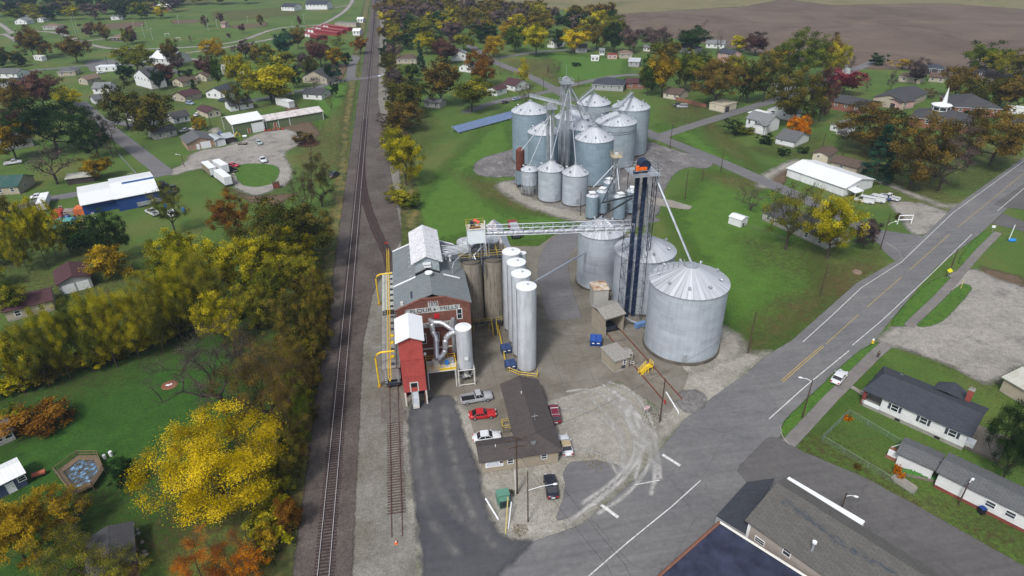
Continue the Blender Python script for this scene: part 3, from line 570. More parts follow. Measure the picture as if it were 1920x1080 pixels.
for k in range(7):  # stair hoops up the roof
    f = k/6; a = math.radians(150); rr = 7.0*(1-f)+1.4*f; z = 14.8+3.0*f; x_, y_ = rr*math.cos(a), rr*math.sin(a)
    for s_ in (-.4, .4): railb.bar((x_+s_*.5, y_+s_*.86, z-.1), (x_+s_*.5, y_+s_*.86, z+.9), .07, M['steel'])
    railb.bar((x_-.2, y_-.34, z+.9), (x_+.2, y_+.34, z+.9), .07, M['steel'])
railb.build('roof_stair_rail', bb)
grain_bin('grain bin standing behind the blue elevator tower', (48.1,115.1), 6.37, 13.0, 3.1, M['galv'], M['galvroof'], 7, BG, .2, .5, .9, None, -2.6)
grain_bin('grain bin under the right end of the conveyor bridge', (41.7,125.8), 5.27, 13.4, 2.6, M['galv'], M['galvroof'], 6, BG, -.4, .5, .8, -2.0, -1.0)
RG = 'bins of the rear grain bin cluster'
def binpos(cx_, cy_, w, h):
    c = G(cx_, cy_, h); e = G(cx_+w/2, cy_, h); return (c[0], c[1]), float(np.linalg.norm(e-c))
for lab, cx_, cy_, w, h, ap, mt in (('leftmost tall bin of the rear cluster, dull blue grey, beside the solar panels', 994.5,206.5,70,17.6,2.9,'galv_blue'),
        ('rear cluster bin behind the small elevator and the small hopper bin', 1018.6,246,57.5,15.2,2.6,'galv_blue'), ('low roofed bin just behind the tall elevator of the rear cluster', 1073,218,64,15.5,2.4,'galv_old'),
        ('darkest bin in the middle of the rear cluster', 1090,236.5,58,14.0,2.2,'galv_blue'), ('broad front bin of the rear cluster with a bright conical roof', 1114.7,257.5,71.7,14.4,3.3,'galv_blue'),
        ('rear cluster bin with two dark bands below the eave, right of the front one', 1155.3,226.7,76.7,14.8,3.2,'galv_old'), ('rightmost bin of the rear cluster', 1183.3,199.5,70,16.5,3.2,'galv_old'),
        ('farthest bin of the rear cluster, seen between the conveyors', 1113.5,192,62,16.5,2.9,'galv_old')):
    c, r = binpos(cx_, cy_, w, h); T = grain_bin(lab, c, r, h, ap, M[mt], M['galvroof2'], 9, RG, .3, .5, .8, None, -.25 if cx_ > 1100 else None)
    if 'two dark' in lab:
        b = MB()
        for z in (12.6, 11.9): b.cyl((0,0), r+.06, z, z+.14, M['steeld'], 64, cap=False)
        b.build('band', T)
SG = 'small bins in front of the rear cluster'
grain_bin('small hopper bin on a leg frame beside the rusty dryer', (36.8,184.1), 2.6, 7.9, 1.2, M['galv'], M['galvroof2'], 3, SG, -1.8, .2, .9, skirt=True)
grain_bin('small bin between the hopper bin and the other small bin', (42.2,178.7), 3.78, 9.66, 2.3, M['galv'], M['galvroof'], 4, SG, -2.2, .4, .4, -1.3)
grain_bin('small bin at the right end of the front row, beside the narrow tanks', (48.6,174.0), 3.83, 9.52, 2.3, M['galv'], M['galvroof'], 4, SG, -2.4, .4, .4, -1.6)
# --- rusty dryer tower
g_ = G(977, 352); T = thing('dryer_tower', 'rust coloured ribbed round tower on a dark base left of the hopper bin', 'tower', (g_[0], g_[1]+1, 0)); b = MB()
b.cyl((0,0), 1.25, 5.6, 12.2, M['rust'], 20)
for k in range(12): b.cyl((0,0), 1.4, 5.8+k*.53, 5.98+k*.53, M['rust'], 20)
b.cyl((0,0), 1.25, 12.2, 13.0, M['rust'], 20, r1=.3); b.build('cylinder', T); b = MB(); b.box(-1.3,-1.2,1.2,1.3,1.3,5.6,M['galv_blue'])
for x_ in (-1.2,1.2):
    for y_ in (-1.1,1.2): b.box(x_-.1,y_-.1,0,x_+.1,y_+.1,1.2,M['rust'])
b.build('base', T); b = MB(); ladder(b, (-1.6,-.4), 0, 12.5, M['steel'], (-1,0)); b.build('ladder', T)
# --- bucket elevators
def elevator(label, c, h, w=.75, gap=1.5, lat=3.0, mat='steel', plat=True, name='bucket_elevator', head=True, step=3.0):
    T = thing(name, label, 'grain elevator', (c[0], c[1], 0)); m = M[mat]; b = MB()
    for s_ in (-1, 1): b.box(s_*gap/2-w/2, -w/2, 0, s_*gap/2+w/2, w/2, h, m)
    k = 1.2
    while k < h:
        for s_ in (-1, 1): b.box(s_*gap/2-w/2-.05, -w/2-.05, k, s_*gap/2+w/2+.05, w/2+.05, k+.08, m)
        k += 2.4
    b.build('leg_casing', T); b = MB(); l = lat/2
    for x_ in (-l, l):
        for y_ in (-l, l): b.bar((x_,y_,0), (x_,y_,h-.4), .1, M['steeld'] if mat != 'steel' else m)
    z = 0; mm = M['steeld'] if mat != 'steel' else m; fl = 1
    while z+step <= h:
        for (x0,y0,x1,y1) in ((-l,-l,l,-l),(l,-l,l,l),(l,l,-l,l),(-l,l,-l,-l)):
            b.bar((x0,y0,z), (x1,y1,z), .06, mm)
            b.bar((x0,y0,z) if fl > 0 else (x1,y1,z), (x1,y1,z+step) if fl > 0 else (x0,y0,z+step), .05, mm)
        z += step; fl = -fl
    b.build('lattice', T); b = MB(); ladder(b, (l*.55, -l-.05), 0, h, M['steel'], (0,-1), .5)
    z = 2.5
    while z < h:
        b.cyl((l*.55, -l-.4), .42, z, z+.06, M['steel'], 8, cap=False); z += 1.6
    b.build('ladder', T)
    if head:
        b = MB(); n = 10; pr = []
        for i in range(n+1): a = PI*i/n; pr.append((math.cos(a)*(gap/2+w*.7), h+.5+math.sin(a)*(gap/2+w*.6)))
        pr = [(gap/2+w*.6, h)]+pr+[(-gap/2-w*.6, h)]
        v = [(x_, -w*.7, z_) for x_, z_ in pr]+[(x_, w*.7, z_) for x_, z_ in pr]; q = len(pr)
        b.add(v, [tuple(range(q)), tuple(range(2*q-1, q-1, -1))]+[(i, q+i, q+(i+1)%q, (i+1)%q) for i in range(q)], m); b.build('head', T)
    if plat:
        b = MB(); b.box(-l-.6,-l-.7,h-.25,l+.9,l+.7,h-.1,M['steel']); railing(b, [(-l-.6,-l-.7,h-.1),(l+.9,-l-.7,h-.1),(l+.9,l+.7,h-.1),(-l-.6,l+.7,h-.1)], M['steel'], 1.1, .035, 1.2, True); b.build('platform', T)
    return T
E1 = elevator('tall navy blue bucket elevator tower with an orange drive on its top platform', (43.6,109.6), 32.6, .68, 1.5, 3.9, 'blue_steel')
b = MB(); n = 14
for y0, y1 in ((-.9, 1.2),):
    v = []
    for yy in (y0, y1):
        for i in range(n): a = 2*PI*i/n; v.append((.3+1.05*math.cos(a), yy, 33.9+1.05*math.sin(a)))
    b.add(v, [(i,(i+1)%n,n+(i+1)%n,n+i) for i in range(n)]+[tuple(range(n-1,-1,-1)), tuple(range(n,2*n))], M['blue_steel'], True)
b.build('drum', E1)
b = MB(); b.box(-1.3,-1.5,33.3,.4,-1.1,33.8,M['orange']); b.cyl((-1.4,-1.25), .35, 33.1, 34.1, M['orange'], 10); b.build('drive_guard', E1)
b = MB(); b.box(-2.1,-1.6,32.6,-1.2,-.8,33.2,M['blue_steel']); b.build('motor', E1)
# outrigger column on the right of the blue tower
T = thing('support_column', 'slender dark lattice column standing right of the blue elevator tower', 'column', (47.2,111.4,0)); b = MB()
for x_, y_ in ((-.5,0),(.5,0)): b.bar((x_*.6,y_,0),(x_,y_,32.3),.14,M['steeld'])
z = 0
while z < 31: b.bar((-.4,0,z),(.4,0,z+2.2),.06,M['steeld']); b.bar((-.4,0,z+2.2),(.4,0,z+2.2),.06,M['steeld']); z += 2.2
b.build('lattice', T)
def spout(label, pts, r=.16, m='steel', name='grain_spout'):
    o = Vector(pts[0]); b = MB(); b.tube([Vector(p)-o for p in pts], r, M[m], 8); q = Vector(pts[-1])-o
    e = b.build(name, None, o); return tag(e, label, 'grain spout')
spout('long grey spout slanting from the blue tower down to the largest bin', [(46.2,109.2,31.5),(50.2,98.2,18.6),(50.3,97.8,17.6)], .22)
spout('spout from the blue tower down to the bin right behind it', [(45.2,110.2,29.5),(48.0,114.8,17.6),(48.1,115.1,16.2)], .2)
spout('dark spout from the blue tower to the bin under the bridge', [(42.3,110.2,27.0),(41.8,125.2,17.2),(41.7,125.8,16.2)], .22, 'steeld')
spout('dark inclined tube from the blue tower toward the narrow tanks', [(42.8,110.4,27.5),(41.2,125.0,20.2),(57.0,165,9.5)], .2, 'steeld')
spout('white tube slanting from the largest row silo across the drive to the bin', [(19.6,100.8,15.2),(37.0,122.5,9.6)], .22)
# rear cluster legs and conveyors
lx, ly = 51.0, 197.0
E2 = elevator('tallest galvanized bucket elevator in the rear bin cluster', (lx,ly), 30.5, .8, 1.5, 2.6, 'steel', True)
b = MB(); b.cyl((0,0), .06, 32, 35.5, M['steel'], 6); b.build('mast', E2)
E3 = elevator('shorter galvanized bucket elevator beside the left rear bins', (44.1,188.4), 25.2, .6, 1.2, 2.0, 'steel', True)
def pt(px_, py_, z): g_ = G(px_, py_, z); return (float(g_[0]), float(g_[1]), z)
hd = (lx+1.0, ly, 29.5)
for lab, e in (('spout from the tallest rear elevator to the middle small bin', (42.2,178.7,12.3)), ('spout from the tallest rear elevator to the right small bin', (48.6,174.0,12.2)),
               ('spout from the tallest rear elevator to the broad front bin', pt(1112,236,17.8)), ('spout from the tallest rear elevator to the dark middle bin', pt(1092,222,16.4)),
               ('spout from the tallest rear elevator toward the right conveyor', pt(1110,221,17.5)), ('short spout from the tallest rear elevator down to its left', pt(1040,200,18))):
    spout(lab, [hd, ((hd[0]+e[0])/2,(hd[1]+e[1])/2,(hd[2]+e[2])/2), e], .14)
for lab, e in (('spout from the shorter rear elevator to the rusty dryer', (g_[0] if 0 else 34.9, 187.3, 13.0)), ('spout from the shorter rear elevator to the small hopper bin', (36.8,184.1,9.4)), ('steep spout from the shorter rear elevator to the small bins', (42.6,180.5,11.6))):
    spout(lab, [(44.1,188.2,23.0), e], .14)
def conveyor(label, a_, c_, w=.9, h=.7, name='conveyor', posts=True):
    a_, c_ = Vector(a_), Vector(c_); T = thing(name, label, 'conveyor', a_); d = c_-a_; b = MB(); u = Vector((-d.y, d.x, 0)).normalized(); up = Vector((0,0,1))
    for s_ in (-w/2, w/2):
        for z in (0, h): b.bar(u*s_+up*z, d+u*s_+up*z, .1, M['steel'])
    n = max(3, int(d.length/1.8))
    for i in range(n+1):
        q = d*(i/n)
        for s_ in (-w/2, w/2): b.bar(q+u*s_, q+u*s_+up*(h if not posts else 1.2), .07, M['steel'])
        b.bar(q-u*w/2, q+u*w/2, .07, M['steel'])
    b.build('frame', T); b = MB(); b.slab([u*-.25+up*.5, u*.25+up*.5, d+u*.25+up*.5, d-u*.25+up*.5], .45, M['galvroof2']); b.slab([u*.3+up*.05, u*(w/2)+up*.05, d+u*(w/2)+up*.05, d+u*.3+up*.05], .06, M['steel']); b.build('trough', T)
    if posts:
        b = MB(); railing(b, [u*w/2+up*.1, d+u*w/2+up*.1], M['steel'], 1.1, .03, 2.); b.build('railing', T)
    return T
conveyor('roof conveyor from the rear elevator to the top of the leftmost tall bin', pt(1092,206,20.0), pt(994,181,21.2))
conveyor('roof conveyor running right across the rear bins', pt(1094,216,19.5), pt(1160,204,20.0))
conveyor('conveyor climbing to the peak of the rightmost rear bin', pt(1160,203,19.8), pt(1185,176,21.0))
conveyor('conveyor climbing to the peak of the farthest rear bin', pt(1087,190,20.0), pt(1113,168,21.0))
b = MB(); o = Vector((47.5,186,0)); b.box(-2.2,-1.6,0,2.2,1.6,4.2,plain('tan metal',(.3,.27,.22))); b.slab([(-2.5,-2,4.2),(2.5,-2,4.2),(2.5,2,4.9),(-2.5,2,4.9)],.15,M['rust'])
T = thing('pump_shed', 'small shed with a rusty roof between the small and the large rear bins', 'shed', o); b.build('shed_body', T)
# --- five narrow tanks and light tower
TG = 'narrow corrugated tanks beside the blue tower'; first = None
for i, (x_, y_, lab) in enumerate(((50.2,161.3,'front left narrow tank with a white lid, in the group of narrow tanks'), (53.9,164.0,'narrow tank squeezed between two others behind the bridge'), (57.4,159.0,'narrow tank directly left of the blue tower legs'), (62.2,162.5,'narrow tank seen through the blue tower lattice'), (58.0,170.5,'rearmost narrow tank below the small beige platform'))):
    if first is None:
        T = thing('feed_tank', lab, 'tank', (x_,y_,0), 0, TG); b = MB(); b.cyl((0,0), 1.75, .8, 7.0, M['galv_blue'], 28); b.build('wall', T); first = T
        b = MB(); b.cyl((0,0), 1.8, 7.0, 7.8, M['galvroof2'], 28, r1=.5); b.build('roof', T); b = MB(); b.box(-1.,-1.,7.9,.7,.7,8.1,M['white']); b.build('lid', T)
        b = MB()
        for k in range(6): a = 2*PI*k/6; b.bar((1.7*math.cos(a),1.7*math.sin(a),0),(1.7*math.cos(a),1.7*math.sin(a),1.),.12,M['steel'])
        for z in (2.5,4.2,5.8): b.cyl((0,0),1.78,z,z+.06,M['steel'],28,cap=False)
        b.build('stand', T)
    else: dup(first, (x_,y_,0), i*.9, lab, TG)
E4 = elevator('slim light grey elevator with a small beige railed platform beside the narrow tanks', (58.0,165.8), 16.2, .4, .9, 1.9, 'steel', False, head=False, step=2.2)
b = MB(); b.box(-1.4,-1.4,16.2,1.4,1.4,16.4,plain('beige steel',(.45,.38,.26))); railing(b, [(-1.4,-1.4,16.4),(1.4,-1.4,16.4),(1.4,1.4,16.4),(-1.4,1.4,16.4)], plain('beige steel',(.45,.38,.26)), 1.1, .04, 1., True); b.box(-.5,-.5,16.4,.5,.4,17.3,M['offwhite']); b.build('platform', E4)
spout('tube from the slim elevator to the front left narrow tank', [(57.6,165.4,14.2),(51.0,163.8,8.4)], .13)
spout('tube from the slim elevator to the narrow tank at the tower legs', [(58.2,165.0,13.0),(57.8,161.0,8.3)], .13)
# --- conveyor bridge
ba, bc = Vector((13.2,113.6,20.6)), Vector((43.0,110.2,20.4)); T = thing('conveyor_bridge', 'long silver truss bridge carrying the conveyor from the white box to the blue tower', 'bridge', ba); d = bc-ba; u = Vector((-d.y,d.x,0)).normalized(); up = Vector((0,0,1)); b = MB()
for s_ in (-.95,.95):
    for z in (0,1.5): b.bar(u*s_+up*z, d+u*s_+up*z, .12, M['steel'])
n = 15
for i in range(n+1):
    q = d*(i/n)
    for s_ in (-.95,.95): b.bar(q+u*s_, q+u*s_+up*1.5, .1, M['steel'])
    b.bar(q-u*.95, q+u*.95, .09, M['steel']); b.bar(q-u*.95+up*1.5, q+u*.95+up*1.5, .09, M['steel'])
    if i < n:
        q2 = d*((i+1)/n); b.bar(q-u*.95, q2-u*.95+up*1.5, .07, M['steel']); b.bar(q+u*.95+up*1.5, q2+u*.95, .07, M['steel']); b.bar(q-u*.95+up*1.5, q2+u*.95+up*1.5, .06, M['steel'])
b.build('truss', T); b = MB(); b.tube([-u*.45+up*.35, d-u*.45+up*.35], .42, M['duct'], 10); b.build('conveyor_tube', T)
b = MB(); b.slab([u*.1+up*.12, u*.9+up*.12, d+u*.9+up*.12, d+u*.1+up*.12], .06, M['steel']); b.build('walkway', T)
# --- concrete silos
CG = 'stained concrete silos behind the brick mill'; CS = []
tc_ = NT('stained concrete wall'); x = tc_.xyz(); ang = tc_.math('ARCTAN2', x[1], x[0]); cv = tc_.n('ShaderNodeCombineXYZ'); tc_.l(tc_.math('MULTIPLY', ang, 5), cv.inputs[0]); tc_.l(tc_.math('MULTIPLY', x[2], .16), cv.inputs[1])
st_ = tc_.ramp(tc_.noise(1., 5, .75, vec=cv.outputs[0]), [(.5, 1.), (.68, .38)]); base_ = tc_.ramp(tc_.noise(.5, 4, .7), [(.3,(.20,.18,.145)),(.7,(.29,.265,.22))]); M['silo_c'] = tc_.done(tc_.mix(1., base_, st_, 'MULTIPLY'), .9)
for (x_, y_, rf, lab) in ((10.6,113.4,'conc_d','front left stained concrete silo beside the mill roof'), (15.1,113.4,'conc_d','front right stained concrete silo beside the tall white silos'), (10.5,118.6,'silverroof','rear left concrete silo with a silver top, left of the white box'), (15.1,118.9,'silverroof','rear right concrete silo with a silver top, right of the white box')):
    T = thing('concrete_silo', lab, 'silo', (x_,y_,0), 0, CG); b = MB(); hh = 15.2 if y_ < 115 else 16.6; b.cyl((0,0), 2.15, 0, hh, M['silo_c'], 32); b.build('wall', T)
    b = MB(); b.cyl((0,0), 2.2, hh, hh+.35, M[rf], 32); b.cyl((0,0), 2.2, hh+.35, hh+.7, M[rf], 32, r1=1.0); b.build('roof', T)
T = thing('grain_annex', 'long low annex with a patched silver and brown roof behind the concrete silos', 'building', (18.4,120.5,0)); b = MB(); b.box(-1.6,0,0,1.6,14,12.6,M['silo_c']); b.build('wall', T)
b = MB(); ts = NT('flaking silver roofing'); v_ = ts.noise(1.8, 6, .8); M['flake'] = ts.done(ts.ramp(v_, [(.4,(.62,.62,.64)),(.5,(.5,.47,.47)),(.56,(.13,.085,.07))], 'LINEAR'), .6)
b.slab([(-1.9,-.4,12.6),(0,-.4,14.2),(0,14.4,14.2),(-1.9,14.4,12.6)], .12, M['flake']); b.slab([(0,-.4,14.2),(1.9,-.4,12.6),(1.9,14.4,12.6),(0,14.4,14.2)], .12, M['steel']); b.build('roof', T)
# deck and pipes on the silo tops
T = thing('silo_top_deck', 'railed walkway and pipework across the tops of the concrete silos', 'walkway', (12.8,112.6,16)); dm = M['oldyellow']; b = MB()
b.box(-4.6,-.5,-.1,4.9,.6,0,M['steeld']); railing(b, [(-4.6,-.5,0),(4.9,-.5,0)], dm, 1.1, .035, 1.6); railing(b, [(-4.6,.6,0),(4.9,.6,0)], dm, 1.1, .035, 1.6)
b.box(3.,-.8,0,4.8,2.6,.1,M['steeld']); railing(b, [(3.,-.8,.1),(4.8,-.8,.1),(4.8,2.6,.1),(3.,2.6,.1)], dm, 1.2, .04, .9, True); b.box(-.2,-2.,-2.8,.1,-1.6,.2,M['steeld']); b.build('walkway_frame', T)
random.seed(5); b = MB()
for k in range(9):
    x0 = random.uniform(-3.5,3.); b.tube([(random.uniform(-1.4,1.2), random.uniform(.3,1.5), 2.6), (x0, random.uniform(-.6,1.2), .7), (x0+random.uniform(-.4,.4), random.uniform(-1,1), 0)], .16, M['steeld'] if k % 3 else M['steel'], 6)
for x_ in (-2.3,-.2,1.4): b.bar((x_,-.3,-1.5),(x_,-.3,3.3),.12,M['steel'])
b.build('pipes', T); b = MB(); b.bar((-8.9,-1.9,-1.3),(-8.9,-1.9,-1.2),.1,dm); b.build('bracket', T) if 0 else None
T = thing('head_house', 'white corrugated box with an open machinery deck on top of the concrete silos', 'head house', (11.8,113.7,0)); b = MB(); b.box(-1.6,-1.25,19.2,1.6,1.25,22.2,siding('white ribbed cladding',(.68,.74,.78),.3,True,.05)); b.build('cladding', T)
b = MB()
for x_ in (-1.5,1.5):
    for y_ in (-1.2,1.2): b.bar((x_,y_,16),(x_,y_,19.3),.16,M['steel'])
b.build('post', T); b = MB(); b.box(-1.75,-1.4,22.2,1.75,1.4,22.3,M['offwhite']); railing(b, [(-1.7,-1.3,22.3),(1.7,-1.3,22.3),(1.7,1.3,22.3),(-1.7,1.3,22.3)], M['oldyellow'], 1.1, .035, 1., True); b.box(-1.2,-.9,22.3,.9,-.6,22.7,M['rust']); b.box(-.9,0,22.3,-.2,.9,23.2,M['blue_steel']); b.build('deck', T)
b = MB(); b.tube([(-.3,.9,22.8),(.1,.7,23.4),(.9,.4,22.9)], .3, plain('coral red paint',(.7,.1,.07)), 8); b.build('red_chute', T)
b = MB(); b.bar((1.75,-1.3,19.0),(1.75,-1.3,24.),.18,M['white']); b.bar((1.75,-1.3,22.),(1.9,-.8,16.),.14,M['white']); b.build('corner_post', T)
# --- row of tall white silos
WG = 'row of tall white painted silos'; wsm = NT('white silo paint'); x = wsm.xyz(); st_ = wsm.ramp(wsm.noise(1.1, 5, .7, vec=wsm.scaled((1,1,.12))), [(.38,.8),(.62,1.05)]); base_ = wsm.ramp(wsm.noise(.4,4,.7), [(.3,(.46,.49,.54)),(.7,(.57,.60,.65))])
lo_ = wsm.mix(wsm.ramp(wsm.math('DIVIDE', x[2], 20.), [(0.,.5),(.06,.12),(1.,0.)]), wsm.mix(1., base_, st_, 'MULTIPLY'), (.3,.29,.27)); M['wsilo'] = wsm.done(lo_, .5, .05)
first = None
for i, (x_, y_, lab) in enumerate(((18.55,96.1,'tall white silo nearest the camera in its row of four'), (18.5,100.9,'second tall white silo counted from the camera end of its row'), (18.45,105.5,'third tall white silo counted from the camera end of its row'), (18.3,110.1,'tall white silo farthest from the camera in its row of four'))):
    if first is None:
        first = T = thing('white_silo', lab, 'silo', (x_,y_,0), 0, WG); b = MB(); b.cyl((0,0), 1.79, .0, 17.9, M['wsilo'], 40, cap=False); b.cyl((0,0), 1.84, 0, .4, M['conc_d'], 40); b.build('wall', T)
        b = MB(); b.cyl((0,0), 1.83, 17.9, 18.0, M['white'], 40); b.cyl((0,0), 1.8, 18.0, 18.12, M['white'], 40, r1=.2); b.cyl((.3,.2), .2, 18.05, 18.3, M['steel'], 10); b.build('roof', T)
        b = MB(); b.bar((-1.86,-.3,0),(-1.86,-.3,17.6),.12,M['steel']); b.build('side_pipe', T)
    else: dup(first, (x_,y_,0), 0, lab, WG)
tag(MB().cyl((0,0), .75, 0, 16.8, M['wsilo'], 20).cyl((0,0),.8,16.8,16.9,M['white'],20).build('vent_stack', None, (20.7,111.2,0)), 'narrow white stack right behind the row of tall white silos', 'stack')
def dumpster(label, loc, rz, m, group=None, w=2.0, d=1.5, h=1.5):
    T = thing('dumpster', label, 'dumpster', loc, rz, group); b = MB(); v = [(-w/2,-d/2,.15),(w/2,-d/2,.15),(w/2,d/2,.15),(-w/2,d/2,.15),(-w/2,-d/2-.15,h*.8),(w/2,-d/2-.15,h*.8),(w/2,d/2,h),(-w/2,d/2,h)]
    b.add(v, [(0,3,2,1),(0,1,5,4),(1,2,6,5),(2,3,7,6),(3,0,4,7)], m)
    for s_ in (-1,1): b.box(s_*w/2-.07,-.5,h*.45,s_*w/2+.07,.5,h*.55,m); b.box(s_*w*.38-.1,-d/2,0,s_*w*.38+.1,d/2,.16,M['black'])
    b.build('container', T); b = MB()
    for s_ in (-1,1): b.slab([(s_*w/4-w/4+.03,-d/2-.22,h*.8+.03),(s_*w/4+w/4-.03,-d/2-.22,h*.8+.03),(s_*w/4+w/4-.03,d/2+.05,h+.04),(s_*w/4-w/4+.03,d/2+.05,h+.04)], .05, m if m is not M['bluebin'] else plain('blue lid',(.02,.07,.3)))
    b.build('lid', T); b = MB(); b.box(-w*.33,-d/2-.17,.75,-w*.12,-d/2-.13,.95,M['white']); b.box(w*.1,-d/2-.17,.8,w*.34,-d/2-.13,1.0,M['white']); b.build('sticker', T)
    return T
nb = plain('navy dumpster paint', (.03,.055,.14), .5)
dumpster('navy dumpster between the two nearest tall white silos and the yellow rail', (*G(957,690)[:2],0), .08, nb); dumpster('navy dumpster farther back beside the third tall white silo', (*G(949,660)[:2],0), .08, nb)
dumpster('bright blue dumpster in front of the grain receiving shed', (*G(1117,645)[:2],0), -.3, M['bluebin'], None, 2.3, 1.8, 1.7)
# --- brick mill
MX0, MX1, MY0, MY1, ME, MR = -4.7, 8.65, 99.0, 123.0, 14.0, 16.6; MXC = (MX0+MX1)/2
T = mill = thing('brick_mill', 'old red brick flour mill with grey roof, silver monitor and painted 1878 sign', 'mill building', (MX0,MY0,0)); W = MX1-MX0; D = MY1-MY0; R_ = MR-ME
bm_ = brickm('red mill brick', (.22,.085,.06)); b = MB()
fr = [(0,0,0),(W,0,0),(W,0,ME),(W*.66,0,MR-.75),(W*.34,0,MR-.75),(0,0,ME)]
b.add(fr, [tuple(range(6))], bm_); b.add([(W,0,0),(W,D,0),(W,D,ME),(W,0,ME)], [(0,1,2,3)], bm_); b.add([(0,D,0),(0,0,0),(0,0,ME),(0,D,ME)], [(0,1,2,3)], bm_); b.add([(W,D,0),(0,D,0),(0,D,ME),(W/2,D,MR),(W,D,ME)], [(0,1,2,3,4)], bm_)
for k in range(34):   # corbel dentils under the rake
    f = (k+.5)/34; z = ME+(MR-.75-ME)*min(1, min(f,1-f)/.34); b.box(f*W-.12,-.1,z-.95,f*W+.08,0,z-.6,bm_)
for f0,f1 in ((0,.34),(.34,.66),(.66,1)):
    z0 = ME+(MR-.75-ME)*min(1,min(f0,1-f0)/.34); z1 = ME+(MR-.75-ME)*min(1,min(f1,1-f1)/.34); b.slab([(f0*W,-.14,z0+.02),(f1*W,-.14,z1+.02),(f1*W,.3,z1+.02),(f0*W,.3,z0+.02)], .22, bm_)
b.build('wall', T)
rs = shingle('blue grey shingles', (.20,.225,.235), (.13,.145,.155)); b = MB(); o_ = .35
def rz_(x_): return ME+R_*(1-abs(x_-W/2)/(W/2))
b.slab([(-o_,.25,ME-.1),(W/2,.25,MR),(W/2,D+.2,MR),(-o_,D+.2,ME-.1)], .18, rs); b.slab([(W/2,.25,MR),(W+o_,.25,ME-.1),(W+o_,D+.2,ME-.1),(W/2,D+.2,MR)], .18, rs)
rf = b.build('roof', T); b = MB(); 
for (x0,x1,yy) in ((-o_,W*.3,D*.36),(W*.70,W*.93,D*.36),(-o_,W*.3,D-.1),(W*.62,W*.95,D-.1)):
    b.slab([(x0,yy,rz_(x0)+.12),(x1,yy,rz_(x1)+.12),(x1,yy+.4,rz_(x1)+.12),(x0,yy+.4,rz_(x0)+.12)], .12, M['white'])
b.build('flashing', rf)
b = MB(); pm = plain('dark shingle patch', (.035,.045,.07), .9, 0, .4, 4)
for (x0,x1,y0,y1) in ((.8,3.2,1.6,4.2),(10.9,12.3,2.5,5.2)): b.slab([(x0,y0,rz_(x0)+.02),(x1,y0,rz_(x1)+.02),(x1,y1,rz_(x1)+.02),(x0,y1,rz_(x0)+.02)], .02, pm)
b.build('repair_patch', rf); b = MB(); b.cyl((W*.49,D*.30), .45, rz_(W*.49)-.1, rz_(W*.49)+.5, M['steel'], 12); b.cyl((W*.49,D*.30), .75, rz_(W*.49)+.5, rz_(W*.49)+.7, M['white'], 16); b.build('roof_fan', rf)
b = MB(); b.box(.9,.7,rz_(1)-.2,1.4,1.1,rz_(1)+.7,M['offwhite']); b.build('chimney', rf)
# monitor
mx0, mx1, my0, my1 = 4.1, 8.7, D*.40, D-.6; b = MB(); me_, mr_ = 18.3, 19.7; mc_ = (mx0+mx1)/2
wl = plain('grey sheet cladding', (.30,.34,.37), .6)
b.add([(mx0,my0,14.8),(mx1,my0,14.8),(mx1,my0,me_),(mc_,my0,mr_-.1),(mx0,my0,me_)], [(0,1,2,3,4)], wl); b.add([(mx0,my1,14.8),(mx1,my1,14.8),(mx1,my1,me_),(mc_,my1,mr_-.1),(mx0,my1,me_)], [(4,3,2,1,0)], wl)
b.add([(mx0,my0,14),(mx0,my1,14),(mx0,my1,me_),(mx0,my0,me_)], [(3,2,1,0)], wl); b.add([(mx1,my0,14),(mx1,my1,14),(mx1,my1,me_),(mx1,my0,me_)], [(0,1,2,3)], wl)
mo = b.build('monitor', T); b = MB(); tw = NT('crinkled silver roofing'); z_ = tw.noise(1.2, 6, .8, dist=1.5); M['crinkle'] = tw.done(tw.ramp(z_, [(.38,(.34,.31,.29)),(.47,(.70,.70,.72)),(.7,(.82,.82,.84))]), .5, .2); tw.bump(z_, .6, .1)
b.slab([(mx0-.7,my0-.5,me_-.1),(mc_,my0-.5,mr_),(mc_,my1+.3,mr_),(mx0-.7,my1+.3,me_-.1)], .14, M['crinkle']); b.slab([(mc_,my0-.5,mr_),(mx1+.7,my0-.5,me_-.1),(mx1+.7,my1+.3,me_-.1),(mc_,my1+.3,mr_)], .14, M['crinkle']); b.build('monitor_roof', mo)
b = MB(); b.slab([(mx0-.1,my0-.5,15.95),(mc_,my0-.5,16.9),(mc_,my0-.06,16.9),(mx0-.1,my0-.06,15.95)], .3, M['dark']); b.slab([(mc_,my0-.5,16.9),(mx1+.1,my0-.5,15.95),(mx1+.1,my0-.06,15.95),(mc_,my0-.06,16.9)], .3, M['dark']); b.build('louvre', mo)
b = MB(); b.box(mc_-.75,my0-.35,17.7,mc_+.75,my0-.04,18.1,M['white']); b.box(mc_-.6,my0-.3,17.1,mc_+.8,my0-.04,17.45,M['white']); b.build('vent', mo)
for k in range(6): yy = my0+.8+k*2; b = MB(); b.bar((mx0-.02,yy,15.4),(mx0-1.3,yy-.5,rz_(mx0-1.3)+.1),.09,M['steel']); b.build('brace', mo)
